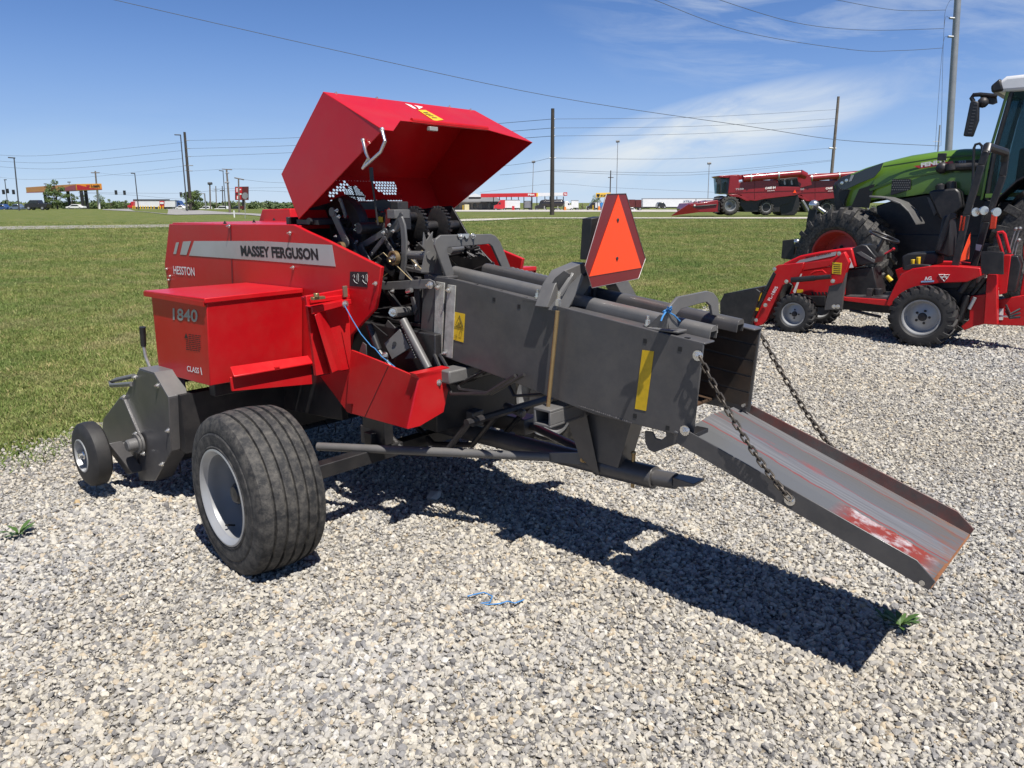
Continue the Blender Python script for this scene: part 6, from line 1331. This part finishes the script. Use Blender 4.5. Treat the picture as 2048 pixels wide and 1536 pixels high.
for k, (u, v) in enumerate(((1258, 399), (1271, 399.5))): pane('container', [(u, v), (u+12, v), (u+12, v+15), (u, v+15)], 230+k*.3, 2.4, MAROON, o)
pane('flatbed', [(1256, 414.5), (1286, 414.5), (1286, 416.5), (1256, 416.5)], 230, 2.5, BLACKP, o); wheelset(o, (1262, 1268, 1280), 418, .5, 230, 2.4)
trailer(1286, 1391, 397, 420, 215, TRAILW, 'very long white trailer lettered XTRA behind the corn header', 'XTRA')
trailer(1393, 1446, 397, 420, 217, TRAILW, 'long white trailer behind the combine ladder')
m = thing('parked_car', W(1324, 421, 205), 'dark rounded car parked in front of the long white trailer', 'car')
MB().prism(w_([(1315, 415), (1316, 409), (1319, 404.5), (1327, 404.5), (1331, 409), (1333, 415)], 205), (0, 3.5, 0)).build('body', BLACKV, m, bevel=.15); pane('side_window', [(1319, 408.5), (1320.5, 405.5), (1326, 405.5), (1328.5, 408.5)], 204.97, 3.56, GLASSD, m); wheelset(m, (1318.5, 1329.5), 414.6, .38, 205, 3.4)
# left side trucks by the road
trailer(266, 331, 401, 419, 215, TRAILW, 'long white roadside trailer behind the yellow bollards')
pane('dark_roof', [(266, 398.5), (331, 398.5), (331, 401), (266, 401)], 214.9, 2.7, LAMPD, thing('loading_shed', W(298, 401, 214.9), 'dark flat roof above the long white roadside trailer', 'shed'))
semi(255, 268, 403, 418, 214, REDV, 'red semi truck at the left end of the roadside trailer')
trailer(331, 350, 401, 419, 213, TRAILW, 'short white trailer coupled to the blue semi truck')
semi(348, 366, 401, 419, 214, BLUEP, 'blue semi truck behind the roadside bush', True)
sgn = thing('price_board', W(323, 419, 205), 'small red and white board behind the bollards', 'sign'); pane('board', [(319, 402), (328, 402), (328, 415), (319, 415)], 205, .3, BRIGHTR, sgn); pane('white_panel', [(320, 404), (327, 404), (327, 408), (320, 408)], 204.9, .1, WHITED, sgn); pane('post', [(322.5, 415), (324.5, 415), (324.5, 419), (322.5, 419)], 205, .3, LAMPD, sgn)
ub = thing1('utility_box', [(371, 409), (379, 409), (379, 420), (371, 420)], 185, 1.2, CONC, 'pale grey utility box at the foot of the tall wooden pole', 'utility box')
# bollards
def bollard(u, v0, v1, Y, lab):
    a, b = W(u, v1, Y), W(u, v0, Y); o = MB().cone(a-UP*.1, b, .13, n=10).ball(b, .13, 8).build('bollard', YELLOW, None); tag(o, lab, 'bollard', 'yellow bollards by the road')
us_ = (266, 270, 276, 281, 286, 291, 296, 302, 308, 317, 321, 326)
for i, u in enumerate(us_): bollard(u, 412.5, 420, 200, 'yellow bollard in the row before the white roadside trailer')
for u, l in ((926, 'pale yellow bollard at the left corner of the grey store'), (1186, 'yellow bollard beside the dark semi truck')): bollard(u, 411, 421, 240, l)
bx = thing1('barrier_block', [(929, 409), (938, 409), (938, 420), (929, 420)], 245, 1.5, paint('pale_yellow_box', (.62, .55, .32), .6), 'pale yellow cabinet by the grey store wall', 'cabinet')
for u, v, Y_, l in ((1130, 414, 225, 'orange traffic barrel near the end of the canopy'), (1198, 413, 225, 'orange traffic barrel below the yellow scales sign'), (1205, 413.5, 222, 'orange traffic barrel nearest the blue tank')):
    a = W(u, v+7, Y_); o = MB().cone(a, a+UP*.55, .36, .33, 12).cone(a+UP*.5501, a+UP*1.05, .31, .27, 12).build('traffic_barrel', BARREL, None); tag(o, l, 'traffic barrel', 'orange traffic barrels')
# pump islands under the canopies
for u, l in ((1028, 'red fuel pump beside the white trailer wheels'),):
    thing1('fuel_pump', [(1024, 412), (1029, 412), (1029, 422), (1024, 422)], 240, .8, REDV, l, 'fuel pump')
for k, u in enumerate((1088, 1103, 1115)): thing1('pump_guard', [(u, 412), (u+1.5, 412), (u+1.5, 421), (u, 421)], 242, .3, ZINC, 'pale guard post under the white half of the canopy', 'guard post', 'guard posts at the pumps')
# red roadside sign
rs = thing('digital_sign', W(483, 424, 165), 'dark red roadside price sign on a black post', 'sign')
pane('sign_panel', [(470, 373.5), (495.5, 373), (495.5, 400), (470, 400)], 165, .6, MAROON, rs)
pane('price_panel', [(471, 374.5), (484, 374.5), (484, 386), (471, 386)], 164.95, .05, BRIGHTR, rs); pane('price_panel', [(472, 390), (482, 390), (482, 399.4), (472, 399.4)], 164.95, .05, BRIGHTR, rs)
pane('white_panel', [(476, 386.8), (483, 386.8), (483, 389.4), (476, 389.4)], 164.94, .05, WHITED, rs); pane('price_digit', [(473, 376), (475, 376), (475, 384), (473, 384)], 164.93, .05, WHITED, rs); pane('price_digit', [(477, 378), (482, 378), (482, 380), (477, 380)], 164.93, .05, WHITED, rs); pane('price_digit', [(474, 392), (476, 392), (476, 398), (474, 398)], 164.93, .05, WHITED, rs)
pane('sign_post', [(484, 400), (488, 400), (488, 424), (484, 424)], 165.1, .5, BLACKP, rs); pane('lower_board', [(480, 412), (487, 412), (487, 418), (480, 418)], 165.0, .4, MAROON, rs)
ss = thing('stop_sign', G(490, 437), 'back of a grey octagonal road sign in front of the red roadside sign', 'sign')
Ys = G(490, 437).y; pane('sign_plate', [(490+6.3*cos(pi/8+k*pi/4), 391.5+7*sin(pi/8+k*pi/4)) for k in range(8)], Ys, .02, POLEG, ss); pane('sign_post', [(489.6, 398), (490.6, 398), (490.6, 438), (489.6, 438)], Ys+.03, .05, ZINC, ss)
p_ = G(469, 435); o = MB().box(p_+UP*.35, (.06, 0, 0), (0, .03, 0), (0, 0, .4)).build('marker_post', WHITED, None); tag(o, 'short white marker post in the grass left of the road sign', 'marker post')
# traffic signals
for u, v, l in ((232, 385, 'dark traffic signal hanging on the span wire, left'), (249, 385.5, 'dark traffic signal hanging on the span wire, right'), (362, 389, 'dark traffic signal just left of the tall wooden pole'), (390, 386, 'dark traffic signal on the mast arm right of the bush'), (7, 384, 'dark traffic signal near the left edge, first of four'), (15, 382, 'dark traffic signal near the left edge, second of four'), (27, 384, 'dark traffic signal right of the knoll lamp post')):
    o = MB().box(W(u, v, 170), (.22, 0, 0), (0, .2, 0), (0, 0, .48)).build('traffic_signal', BLACKP, None, bevel=.05); tag(o, l, 'traffic signal', 'traffic signals')
sm_ = pole('signal_mast', (412, 418), (409, 387), 175, .18, .14, POLEG, 'grey signal mast with a side arm right of the roadside bush', 'signal mast', [(386, 387.5, 410, 387, .10, POLEG, 'mast_arm')], None)
# ================================================================== TREES
def leafmat(name, c0, c1):
    m, t, b = mat_new(name); n = t.nodes.new; l = t.links.new
    g_ = n('ShaderNodeNewGeometry'); nz = n('ShaderNodeTexNoise'); nz.inputs['Scale'].default_value = .9; nz.inputs['Detail'].default_value = 5; l(g_.outputs['Position'], nz.inputs['Vector'])
    r = n('ShaderNodeValToRGB'); r.color_ramp.elements[0].color = (*c0, 1); r.color_ramp.elements[0].position = .35; r.color_ramp.elements[1].color = (*c1, 1); r.color_ramp.elements[1].position = .65; l(nz.outputs[0], r.inputs[0]); l(r.outputs[0], b.inputs['Base Color'])
    b.inputs['Roughness'].default_value = .7; return m
LEAF = leafmat('tree_leaves', (.045, .075, .018), (.10, .15, .035)); LEAFD = leafmat('treeline_leaves', (.04, .07, .022), (.095, .13, .04))
def leaves(m, c, r, n, sz, rn, sc=(1, 1, 1)):
    for _ in range(n):
        while True:
            p = Vector((rn.uniform(-1, 1), rn.uniform(-1, 1), rn.uniform(-1, 1)))
            if .3 < p.length < 1: break
        p = Vector((p.x*r*sc[0], p.y*r*sc[1], p.z*r*sc[2]))+c; a = Vector((rn.gauss(0, 1), rn.gauss(0, 1), rn.gauss(0, 1))).normalized(); b = a.orthogonal().normalized(); s_ = sz*rn.uniform(.5, 1.3)
        m.face([p-a*s_, p+b*s_*.5, p+a*s_, p-b*s_*.5])
def tree(base, top_v, u, width, Y, label, seed, n=26, nl=60, low=.25, grp='trees by the filling station and road'):
    rn = random.Random(seed); z0 = terr(W(u, base, Y).x, Y); z1 = W(u, top_v, Y).z; x = W(u, base, Y).x; H_ = z1-z0; R_ = width/FPX*Y/2
    o = thing('tree', (x, Y, z0), label, 'tree', grp); o_ = Vector((x, Y, z0))
    tk = MB(); tk.tube([o_-UP*.2, o_+UP*H_*.3, o_+UP*H_*.62+Vector((.1, 0, 0)), o_+UP*H_*.92], [R_*.07+.05, R_*.06+.04, R_*.04+.02, .02], 8)
    cr = MB()
    for k in range(n):
        t = rn.uniform(low, 1); a = rn.uniform(0, 2*pi); prof = sin(pi*min(1, (t-low)/(1-low)*.85+.13))**.7
        rad = R_*prof*sqrt(rn.uniform(.08, 1)); p = o_+Vector((cos(a)*rad, sin(a)*rad, H_*t*.93))
        tk.tube([o_+UP*H_*max(.15, t-.25), (o_+UP*H_*max(.15, t-.15))*.5+p*.5, p], [.05, .035, .012], 5); leaves(cr, p, R_*rn.uniform(.20, .40), nl, R_*.075, rn, (1, 1, .75))
    tk.build('trunk', BARK, o); cr.build('crown', LEAF, o, None)
tree(416, 360, 115, 42, 186, 'leafy round tree hiding the middle of the yellow canopy', 1, 34, 90, .12)
tree(416, 386, 145, 26, 230, 'open leafy tree seen beneath the canopy', 2, 18, 60)
tree(416, 387, 168, 24, 232, 'pale loose tree between the canopy posts', 3, 18, 50)
tree(416, 386, 200, 24, 236, 'feathery tree just right of the canopy', 4, 18, 50)
tree(416, 398, 221, 22, 245, 'low bushy tree left of the red semi truck', 5, 18, 60, .05)
tree(416, 400, 250, 26, 245, 'rounded bushy tree touching the red semi truck', 9, 18, 60, .05)
tree(420, 380, 388, 44, 152, 'straggly roadside bush around the foot of the tall wooden pole', 6, 30, 80, .05)
tree(420, 391, 1192, 30, 300, 'small faint tree beside the yellow scales sign', 7, 16, 60, .1)
tree(421, 405, 1165, 16, 290, 'low bush at the end of the fuel canopy', 8, 10, 60, .05)
tl = MB(); rn = random.Random(11)
for k in range(210):
    u = rn.uniform(-160, 640) if k < 170 else rn.uniform(640, 2300); Y_ = rn.uniform(330, 420); hv = rn.uniform(6, 15) if u < 640 else rn.uniform(2, 7)
    p = W(u, 417, Y_); r_ = rn.uniform(2.5, 4.5); z_ = W(u, 416-hv, Y_).z
    leaves(tl, Vector((p.x, Y_, (z_+p.z)/2)), max(1.2, (z_-p.z)/2*1.1), 70, .75, rn, (1.5, 1.2, 1))
tag(tl.build('far_trees', LEAFD, None, None), 'dark green far wood along the horizon', 'trees', kind='stuff')
# ================================================================== GROUND
def noise2(x, y, s=1.0):
    from mathutils import noise as nn
    return nn.noise(Vector((x*s, y*s, 3.7)))
ys_ = [-40, -20, -10, -4, 0, 2, 4, 6, 8, 10, 12, 14, 17, 20, 24, 28, 32, 36, 40, 45, 50, 55, 60, 65, 70, 76, 84, 92, 100, 110, 120, 130, 140, 150, 160, 170, 180, 186, 192, 200, 210, 220, 230, 240, 255, 270, 285, 310, 340, 400, 500, 700, 1000, 1600, 3000]
gm_ = MB(); ncol = 90; rowi = []
for y in ys_:
    hw = 45+1.35*abs(y); rowi.append(gm_._a([(lerp(-hw, hw, i/ncol), y, terr(lerp(-hw, hw, i/ncol), y)) for i in range(ncol+1)]))
for a, b in zip(rowi, rowi[1:]):
    for i in range(ncol): gm_.f.append([a+i, a+i+1, b+i+1, b+i])
m, t, b = mat_new('lawn'); n = t.nodes.new; l = t.links.new
g_ = n('ShaderNodeNewGeometry')
def gn_(scale, det, rough=.6, vec=None):
    q = n('ShaderNodeTexNoise'); q.inputs['Scale'].default_value = scale; q.inputs['Detail'].default_value = det; q.inputs['Roughness'].default_value = rough; l(vec or g_.outputs['Position'], q.inputs['Vector']); return q.outputs[0]
def ramp(x, els):
    r = n('ShaderNodeValToRGB'); e_ = r.color_ramp.elements
    for i, (p, c) in enumerate(els):
        q = e_[0] if i == 0 else (e_[-1] if i == len(els)-1 else e_.new(p)); q.position = p; q.color = (*c, 1)
    l(x, r.inputs[0]); return r.outputs[0]
def mx(fac, A, B_, typ='MIX'):
    q = n('ShaderNodeMix'); q.data_type = 'RGBA'; q.blend_type = typ
    for i, v in ((0, fac), (6, A), (7, B_)):
        if isinstance(v, (int, float)): q.inputs[i].default_value = v
        elif isinstance(v, tuple): q.inputs[i].default_value = (*v, 1)
        else: l(v, q.inputs[i])
    return q.outputs[2]
GA, GB_, GC = (.060, .082, .020), (.118, .146, .042), (.205, .208, .082)
fine = ramp(gn_(14, 8, .8), [(.30, GA), (.52, GB_), (.75, GC)])
big = ramp(gn_(.35, 6, .65), [(.36, (.72, .84, .70)), (.64, (1.26, 1.12, 1.1))])
dry = ramp(gn_(.9, 7, .7), [(.51, (0, 0, 0)), (.66, (1, 1, 1))])
col = mx(1.0, fine, big, 'MULTIPLY'); col = mx(mx(.5, (0, 0, 0), dry), col, (.25, .20, .12)); l(col, b.inputs['Base Color']); b.inputs['Roughness'].default_value = .95; b.inputs['Specular IOR Level'].default_value = .15
bp = n('ShaderNodeBump'); bp.inputs['Strength'].default_value = .9; bp.inputs['Distance'].default_value = .05; l(gn_(22, 6, .8), bp.inputs['Height']); l(bp.outputs[0], b.inputs['Normal'])
tag(gm_.build('ground', m, None, 60, org=(0, 0, 0)), kind='structure')
def strip(name, mat, top_, bot, lift=.03, nseg=24):
    """a paved surface laid on the ground between two edges"""
    def at(P, t):
        x = lerp(P[0][0], P[-1][0], t)
        for (u0, v0), (u1, v1) in zip(P, P[1:]):
            if u0 <= x <= u1: return (x, lerp(v0, v1, (x-u0)/(u1-u0)))
        return P[-1]
    m = MB(); A = []; 
    for i in range(nseg+1):
        t = i/nseg; a, b_ = at(top_, t), at(bot, t); A.append([m._a([G(a[0], a[1], lift)]), m._a([G(b_[0], b_[1], lift)])])
    for p, q in zip(A, A[1:]): m.f.append([p[0], p[1], q[1], q[0]])
    return tag(m.build(name, mat, None, org=(0, 0, 0)), kind='structure')
strip('path', PATHC, [(-60, 454), (340, 449.5), (600, 446)], [(-60, 461), (340, 455), (600, 450)])
strip('path', CONC, [(600, 445.8), (920, 439.5), (1060, 436.2), (1620, 435.2)], [(600, 450), (950, 443), (1060, 437.8), (1700, 438.3)], .05)
strip('road', ASPH, [(205, 419), (300, 417.2), (380, 419.5), (440, 424), (522, 428.5), (600, 434)], [(205, 420), (290, 424.5), (344, 430.5), (440, 429), (493, 430), (600, 441)], .06)
strip('fuel_lot', CONC, [(860, 419.5), (1480, 419.5)], [(860, 423.5), (1480, 424.5)], .06)
# ---- gravel lot
def edge_y(x): return (4.72+1.05*(x+3.2)) if x < 2.1 else (10.3+1.29*(x-2.1))
def lawn_side(x, y): return y-edge_y(x)+.35*noise2(x, y, .9)+.22*noise2(x, y, 2.7)
gv = MB(); st_ = .4
pts_ = {}
def gvp(i, j):
    if (i, j) not in pts_:
        x, y = -14+i*st_, -8+j*st_; pts_[(i, j)] = len(gv.v); gv.v.append(Vector((x, y, terr(x, y)+.010+.010*(1+noise2(x, y, 1.3))+.004*(1+noise2(x, y, 4)))))
    return pts_[(i, j)]
for i in range(120):
    for j in range(100):
        x, y = -14+(i+.5)*st_, -8+(j+.5)*st_
        if lawn_side(x, y) < .5: gv.f.append([gvp(i, j), gvp(i+1, j), gvp(i+1, j+1), gvp(i, j+1)])
m, t, b = mat_new('gravel_bed'); n = t.nodes.new; l = t.links.new; g_ = n('ShaderNodeNewGeometry')
vo = n('ShaderNodeTexVoronoi'); vo.inputs['Scale'].default_value = 38; l(g_.outputs['Position'], vo.inputs['Vector'])
sx_ = n('ShaderNodeSeparateColor'); l(vo.outputs['Color'], sx_.inputs[0])
GRC = [(0, (.11, .11, .12)), (.08, (.21, .21, .22)), (.24, (.32, .315, .31)), (.44, (.41, .395, .37)), (.62, (.49, .465, .41)), (.85, (.57, .545, .485)), (.92, (.46, .375, .26)), (.96, (.42, .41, .40)), (1, (.66, .65, .62))]
cc_ = ramp(sx_.outputs[0], GRC); dk_ = ramp(vo.outputs['Distance'], [(0, (.9, .9, .9)), (.7, (.35, .33, .30))]); l(mx(1.0, cc_, dk_, 'MULTIPLY'), b.inputs['Base Color']); b.inputs['Roughness'].default_value = .95
bp = n('ShaderNodeBump'); bp.inputs['Strength'].default_value = 1; bp.inputs['Distance'].default_value = .015; bp.invert = True; l(vo.outputs['Distance'], bp.inputs['Height']); l(bp.outputs[0], b.inputs['Normal'])
gbed = gv.build('gravel_lot', m, None, 60, org=(0, 0, 0)); tag(gbed, kind='structure')
# ---- scattered stones and grass (geometry nodes)
STONE, t, b = mat_new('crushed_limestone'); n = t.nodes.new; l = t.links.new; g_ = n('ShaderNodeNewGeometry'); oi = n('ShaderNodeObjectInfo')
cc_ = ramp(oi.outputs['Random'], GRC); sp2 = ramp(gn_(90, 6, .75), [(.3, (.72, .71, .69)), (.7, (1.15, 1.13, 1.08))]); tn_ = ramp(gn_(.45, 4), [(.38, (.97, .985, 1.02)), (.62, (1.0, .975, .93))])
dust_ = mx(.14, cc_, (.44, .415, .365)); l(mx(1.0, mx(1.0, dust_, sp2, 'MULTIPLY'), tn_, 'MULTIPLY'), b.inputs['Base Color']); b.inputs['Roughness'].default_value = .92; b.inputs['Specular IOR Level'].default_value = .25
bp = n('ShaderNodeBump'); bp.inputs['Strength'].default_value = .35; bp.inputs['Distance'].default_value = .003; l(gn_(260, 4, .7), bp.inputs['Height']); l(bp.outputs[0], b.inputs['Normal'])
BLADE, t, b = mat_new('grass_blades'); n = t.nodes.new; l = t.links.new; g_ = n('ShaderNodeNewGeometry'); oi = n('ShaderNodeObjectInfo')
cb_ = ramp(oi.outputs['Random'], [(0, (.086, .130, .030)), (.40, (.160, .215, .054)), (.75, (.255, .295, .105)), (.90, (.28, .26, .11)), (1, (.38, .33, .17))])
bigb = ramp(gn_(.35, 6, .65), [(.36, (.72, .84, .70)), (.64, (1.26, 1.12, 1.1))]); dryb = ramp(gn_(.9, 7, .7), [(.51, (0, 0, 0)), (.66, (1, 1, 1))])
cb_ = mx(1.0, cb_, bigb, 'MULTIPLY'); l(mx(mx(.45, (0, 0, 0), dryb), cb_, (.33, .27, .15)), b.inputs['Base Color']); b.inputs['Roughness'].default_value = .6; b.inputs['Specular IOR Level'].default_value = .25
def hidden_mesh(name, m, mat, smooth=False):
    me = bpy.data.meshes.new(name); me.from_pydata([tuple(p) for p in m.v], [], m.f); me.materials.append(mat)
    if smooth: me.shade_smooth()
    return me
def stone_mesh(seed):
    rn = random.Random(seed); bm = bmesh.new(); sx, sy, sz = rn.uniform(.8, 1.25), rn.uniform(.65, 1.0), rn.uniform(.45, .75)
    for _ in range(20):
        p = Vector((rn.gauss(0, 1), rn.gauss(0, 1), rn.gauss(0, 1))).normalized()*rn.uniform(.85, 1.05); bm.verts.new((p.x*sx, p.y*sy, p.z*sz))
    r = bmesh.ops.convex_hull(bm, input=bm.verts); bmesh.ops.delete(bm, geom=[v for v in bm.verts if not v.link_faces], context='VERTS')
    bmesh.ops.bevel(bm, geom=list(bm.edges), offset=.06, segments=1, affect='EDGES', clamp_overlap=True)
    me = bpy.data.meshes.new('stone_shape'); bm.to_mesh(me); bm.free(); me.materials.append(STONE); return me
def tuft_mesh(seed):
    rn = random.Random(seed); m = MB()
    for _ in range(16):
        a = rn.uniform(0, 2*pi); r = .075*sqrt(rn.random()); p = Vector((cos(a)*r, sin(a)*r, -.004)); h = rn.uniform(.022, .058); w_ = rn.uniform(.0016, .0030)
        d = Vector((rn.gauss(0, .55), rn.gauss(0, .55), 1)).normalized(); s = Vector((-sin(a*3), cos(a*3), 0)); bend = Vector((rn.gauss(0, .5), rn.gauss(0, .5), -.1))*h
        mid = p+d*h*.55; tip = p+d*h+bend*.6; k = m._a([p-s*w_, p+s*w_, mid+s*w_*.8, mid-s*w_*.8, tip]); m.f += [[k, k+1, k+2, k+3], [k+3, k+2, k+4]]
    return hidden_mesh('tuft_shape', m, BLADE)
def scatter(name, base, meshes, seed, rot3d, smin, smax, label, cat, zjit=0.0):
    ob = base; ng = bpy.data.node_groups.new(name+'_nodes', 'GeometryNodeTree')
    ng.interface.new_socket(name='Geometry', in_out='INPUT', socket_type='NodeSocketGeometry'); ng.interface.new_socket(name='Geometry', in_out='OUTPUT', socket_type='NodeSocketGeometry')
    n = ng.nodes.new; l = ng.links.new; gi = n('NodeGroupInput'); go = n('NodeGroupOutput')
    at = n('GeometryNodeInputNamedAttribute'); at.data_type = 'FLOAT'; at.inputs['Name'].default_value = 'dens'
    dp = n('GeometryNodeDistributePointsOnFaces'); dp.inputs['Seed'].default_value = seed; l(gi.outputs[0], dp.inputs['Mesh']); l(at.outputs[0], dp.inputs['Density'])
    jn = n('GeometryNodeJoinGeometry')
    for me in meshes:
        so = bpy.data.objects.new(me.name, me); oin = n('GeometryNodeObjectInfo'); oin.inputs['Object'].default_value = so; oin.inputs['As Instance'].default_value = True; l(oin.outputs['Geometry'], jn.inputs[0])
    ip = n('GeometryNodeInstanceOnPoints'); l(dp.outputs['Points'], ip.inputs['Points']); l(jn.outputs[0], ip.inputs['Instance']); ip.inputs['Pick Instance'].default_value = True
    ri = n('FunctionNodeRandomValue'); ri.data_type = 'INT'; ri.inputs[4].default_value = 0; ri.inputs[5].default_value = len(meshes)-1; ri.inputs['Seed'].default_value = seed+1; l(ri.outputs[2], ip.inputs['Instance Index'])
    rr = n('FunctionNodeRandomValue'); rr.data_type = 'FLOAT_VECTOR'; k = pi if rot3d else 0; rr.inputs[0].default_value = (-k*.3, -k*.3, -pi); rr.inputs[1].default_value = (k*.3, k*.3, pi); rr.inputs['Seed'].default_value = seed+2; l(rr.outputs[0], ip.inputs['Rotation'])
    rs = n('FunctionNodeRandomValue'); rs.data_type = 'FLOAT'; rs.inputs[2].default_value = 0; rs.inputs[3].default_value = 1; rs.inputs['Seed'].default_value = seed+3
    pwn = n('ShaderNodeMath'); pwn.operation = 'POWER'; l(rs.outputs[1], pwn.inputs[0]); pwn.inputs[1].default_value = 2.3
    mr = n('ShaderNodeMapRange'); mr.inputs['To Min'].default_value = smin; mr.inputs['To Max'].default_value = smax; l(pwn.outputs[0], mr.inputs['Value'])
    a2 = n('GeometryNodeInputNamedAttribute'); a2.data_type = 'FLOAT'; a2.inputs['Name'].default_value = 'size'
    mm = n('ShaderNodeMath'); mm.operation = 'MULTIPLY'; l(mr.outputs[0], mm.inputs[0]); l(a2.outputs[0], mm.inputs[1]); l(mm.outputs[0], ip.inputs['Scale'])
    last = ip.outputs[0]
    if zjit:
        tr = n('GeometryNodeSetPosition'); l(dp.outputs['Points'], tr.inputs['Geometry']); rz = n('FunctionNodeRandomValue'); rz.data_type = 'FLOAT_VECTOR'; rz.inputs[0].default_value = (0, 0, -zjit*.4); rz.inputs[1].default_value = (0, 0, zjit); rz.inputs['Seed'].default_value = seed+5; l(rz.outputs[0], tr.inputs['Offset']); l(tr.outputs[0], ip.inputs['Points'])
    l(last, go.inputs[0]); md = ob.modifiers.new('scatter', 'NODES'); md.node_group = ng; tag(ob, label, cat, kind='stuff')
def cells(name, x0, x1, y0, y1, st, fn, mat, zoff):
    m = MB(); D = []; Z = []; idx = {}
    def vp(i, j):
        if (i, j) not in idx:
            x, y = x0+i*st, y0+j*st; idx[(i, j)] = len(m.v); m.v.append(Vector((x, y, zoff(x, y))))
        return idx[(i, j)]
    for i in range(int((x1-x0)/st)):
        for j in range(int((y1-y0)/st)):
            x, y = x0+(i+.5)*st, y0+(j+.5)*st; q = fn(x, y)
            if q and q[0] > 0: m.f.append([vp(i, j), vp(i+1, j), vp(i+1, j+1), vp(i, j+1)]); D.append(q[0]); Z.append(q[1])
    me = bpy.data.meshes.new(name); me.from_pydata([tuple(p) for p in m.v], [], m.f); me.materials.append(mat)
    for nm_, arr in (('dens', D), ('size', Z)): a = me.attributes.new(nm_, 'FLOAT', 'FACE'); a.data.foreach_set('value', arr)
    ob = bpy.data.objects.new(name, me); coll.objects.link(ob); return ob
def seen(x, y, mrg): return y > 1.2 and abs(x) < .70*y*(1+mrg)+.9
def gfn(x, y):
    if not seen(x, y, .12) or y > 22: return None
    s_ = lawn_side(x, y)
    if s_ > .6: return None
    d = hypot(x, y); k = pw(d, [(2, 11000), (4, 9500), (6, 5600), (9, 2800), (14, 1400), (22, 600)]); z = pw(d, [(2, 1), (5, 1.02), (9, 1.2), (14, 1.5), (22, 1.9)])
    z *= 1+.28*noise2(x+9, y, .8)
    return (k*(1 if s_ < 0 else 1-s_/.6), z)
def gz(x, y): return terr(x, y)+.010+.010*(1+noise2(x, y, 1.3))+.004*(1+noise2(x, y, 4))
gs_ = cells('gravel', -9, 15, 1.2, 22, .25, gfn, STONE, gz)
scatter('gravel', gs_, [stone_mesh(50+k) for k in range(10)], 3, True, .0034, .0190, 'pale crushed limestone gravel covering the lot', 'gravel', .009)
def lfn(x, y):
    if not seen(x, y, .15) or y > 66: return None
    s_ = lawn_side(x, y)
    if s_ < -.15: return None
    d = hypot(x, y); k = pw(d, [(5, 620), (8, 460), (12, 260), (18, 130), (30, 50), (48, 16), (66, 3)]); z = pw(d, [(5, 1), (12, 1.05), (20, 1.3), (32, 1.8), (48, 2.4)])
    if s_ < .5: z *= 2.0-1.3*s_; k *= min(1, max(.12, .35+1.2*max(0, noise2(x, y, 1.7)+.15+s_*1.5)))
    return (min(k, 900), z)
ls_ = cells('lawn_grass', -48, 52, 3.5, 66, .5, lfn, BLADE, lambda x, y: terr(x, y)+.004)
scatter('lawn_grass', ls_, [tuft_mesh(80+k) for k in range(8)], 21, False, .75, 1.35, 'mown green lawn with dry straw coloured patches', 'grass')
# ---- small things on the gravel
def weed(u, v, R_, n_, seed, label, col, wid=.2):
    rn = random.Random(seed); p = G(u, v)+UP*.03; m = MB()
    for k in range(n_):
        a = 2*pi*k/n_+rn.uniform(-.3, .3); d = Vector((cos(a), sin(a), 0)); s = Vector((-sin(a), cos(a), 0)); L_ = R_*rn.uniform(.6, 1.1); up_ = rn.uniform(.35, 1.15); ring = []
        for t, w_ in ((0, .04), (.3, .7), (.6, 1), (.85, .6), (1, .02)):
            q = p+d*L_*t*cos(up_*(1-t*.5))+UP*(L_*sin(up_)*t*(1.25-t*.55)+.012); ring.append((q-s*L_*wid*.5*w_, q+s*L_*wid*.5*w_, q-UP*.003))
        for (a0, b0, _), (a1, b1, _) in zip(ring, ring[1:]): m.face([a0, b0, b1, a1])
    o = thing('weed', p, label, 'weed'); m.build('leaf_rosette', col, o, None)
WEED = paint('weed_leaf', (.06, .12, .025), .55, var=.3, nscale=30)
weed(40, 1085, .10, 11, 1, 'small green weed with narrow leaves at the left of the gravel', WEED, .24)
weed(1798, 1272, .085, 17, 2, 'leafy green weed at the shadow end of the bale chute', WEED, .26)
weed(1768, 1262, .06, 9, 3, 'dark leafy weed inside the shadow of the bale chute', WEED, .26)
tw = MB(); rn = random.Random(9)
tw.tube([G(u, v, .045) for u, v in ((935, 1212), (950, 1208), (968, 1204), (985, 1212), (980, 1224), (962, 1226), (975, 1229), (1000, 1227), (1015, 1222), (1030, 1226), (1048, 1219))], .0028, 5); o = tw.build('twine_scrap', BLUET, None); tag(o, 'scrap of blue twine lying on the gravel', 'twine')
for u, v, r, sd_, lab, c_ in ((868, 1006, .055, 61, 'large flat pale stone at the edge of the baler shadow', (.46, .44, .40)), (155, 1016, .028, 62, 'round tan stone lying left of the gauge wheel shadow', (.42, .31, .17)), (1655, 1178, .040, 63, 'pinkish larger stone above the chute shadow', (.48, .42, .36)), (1765, 1145, .040, 64, 'flat pale stone under the side of the chute', (.52, .50, .45))):
    me = stone_mesh(sd_); me.materials.clear(); me.materials.append(paint('loose_stone', c_, .9, var=.2, nscale=40, bump=.4, bscale=120)); o = bpy.data.objects.new('loose_stone', me); coll.objects.link(o); p = G(u, v); o.location = p+UP*(r*.35+.022); o.scale = (r, r, r*.8); o.rotation_euler = (.1, .2, sd_); tag(o, lab, 'stone')
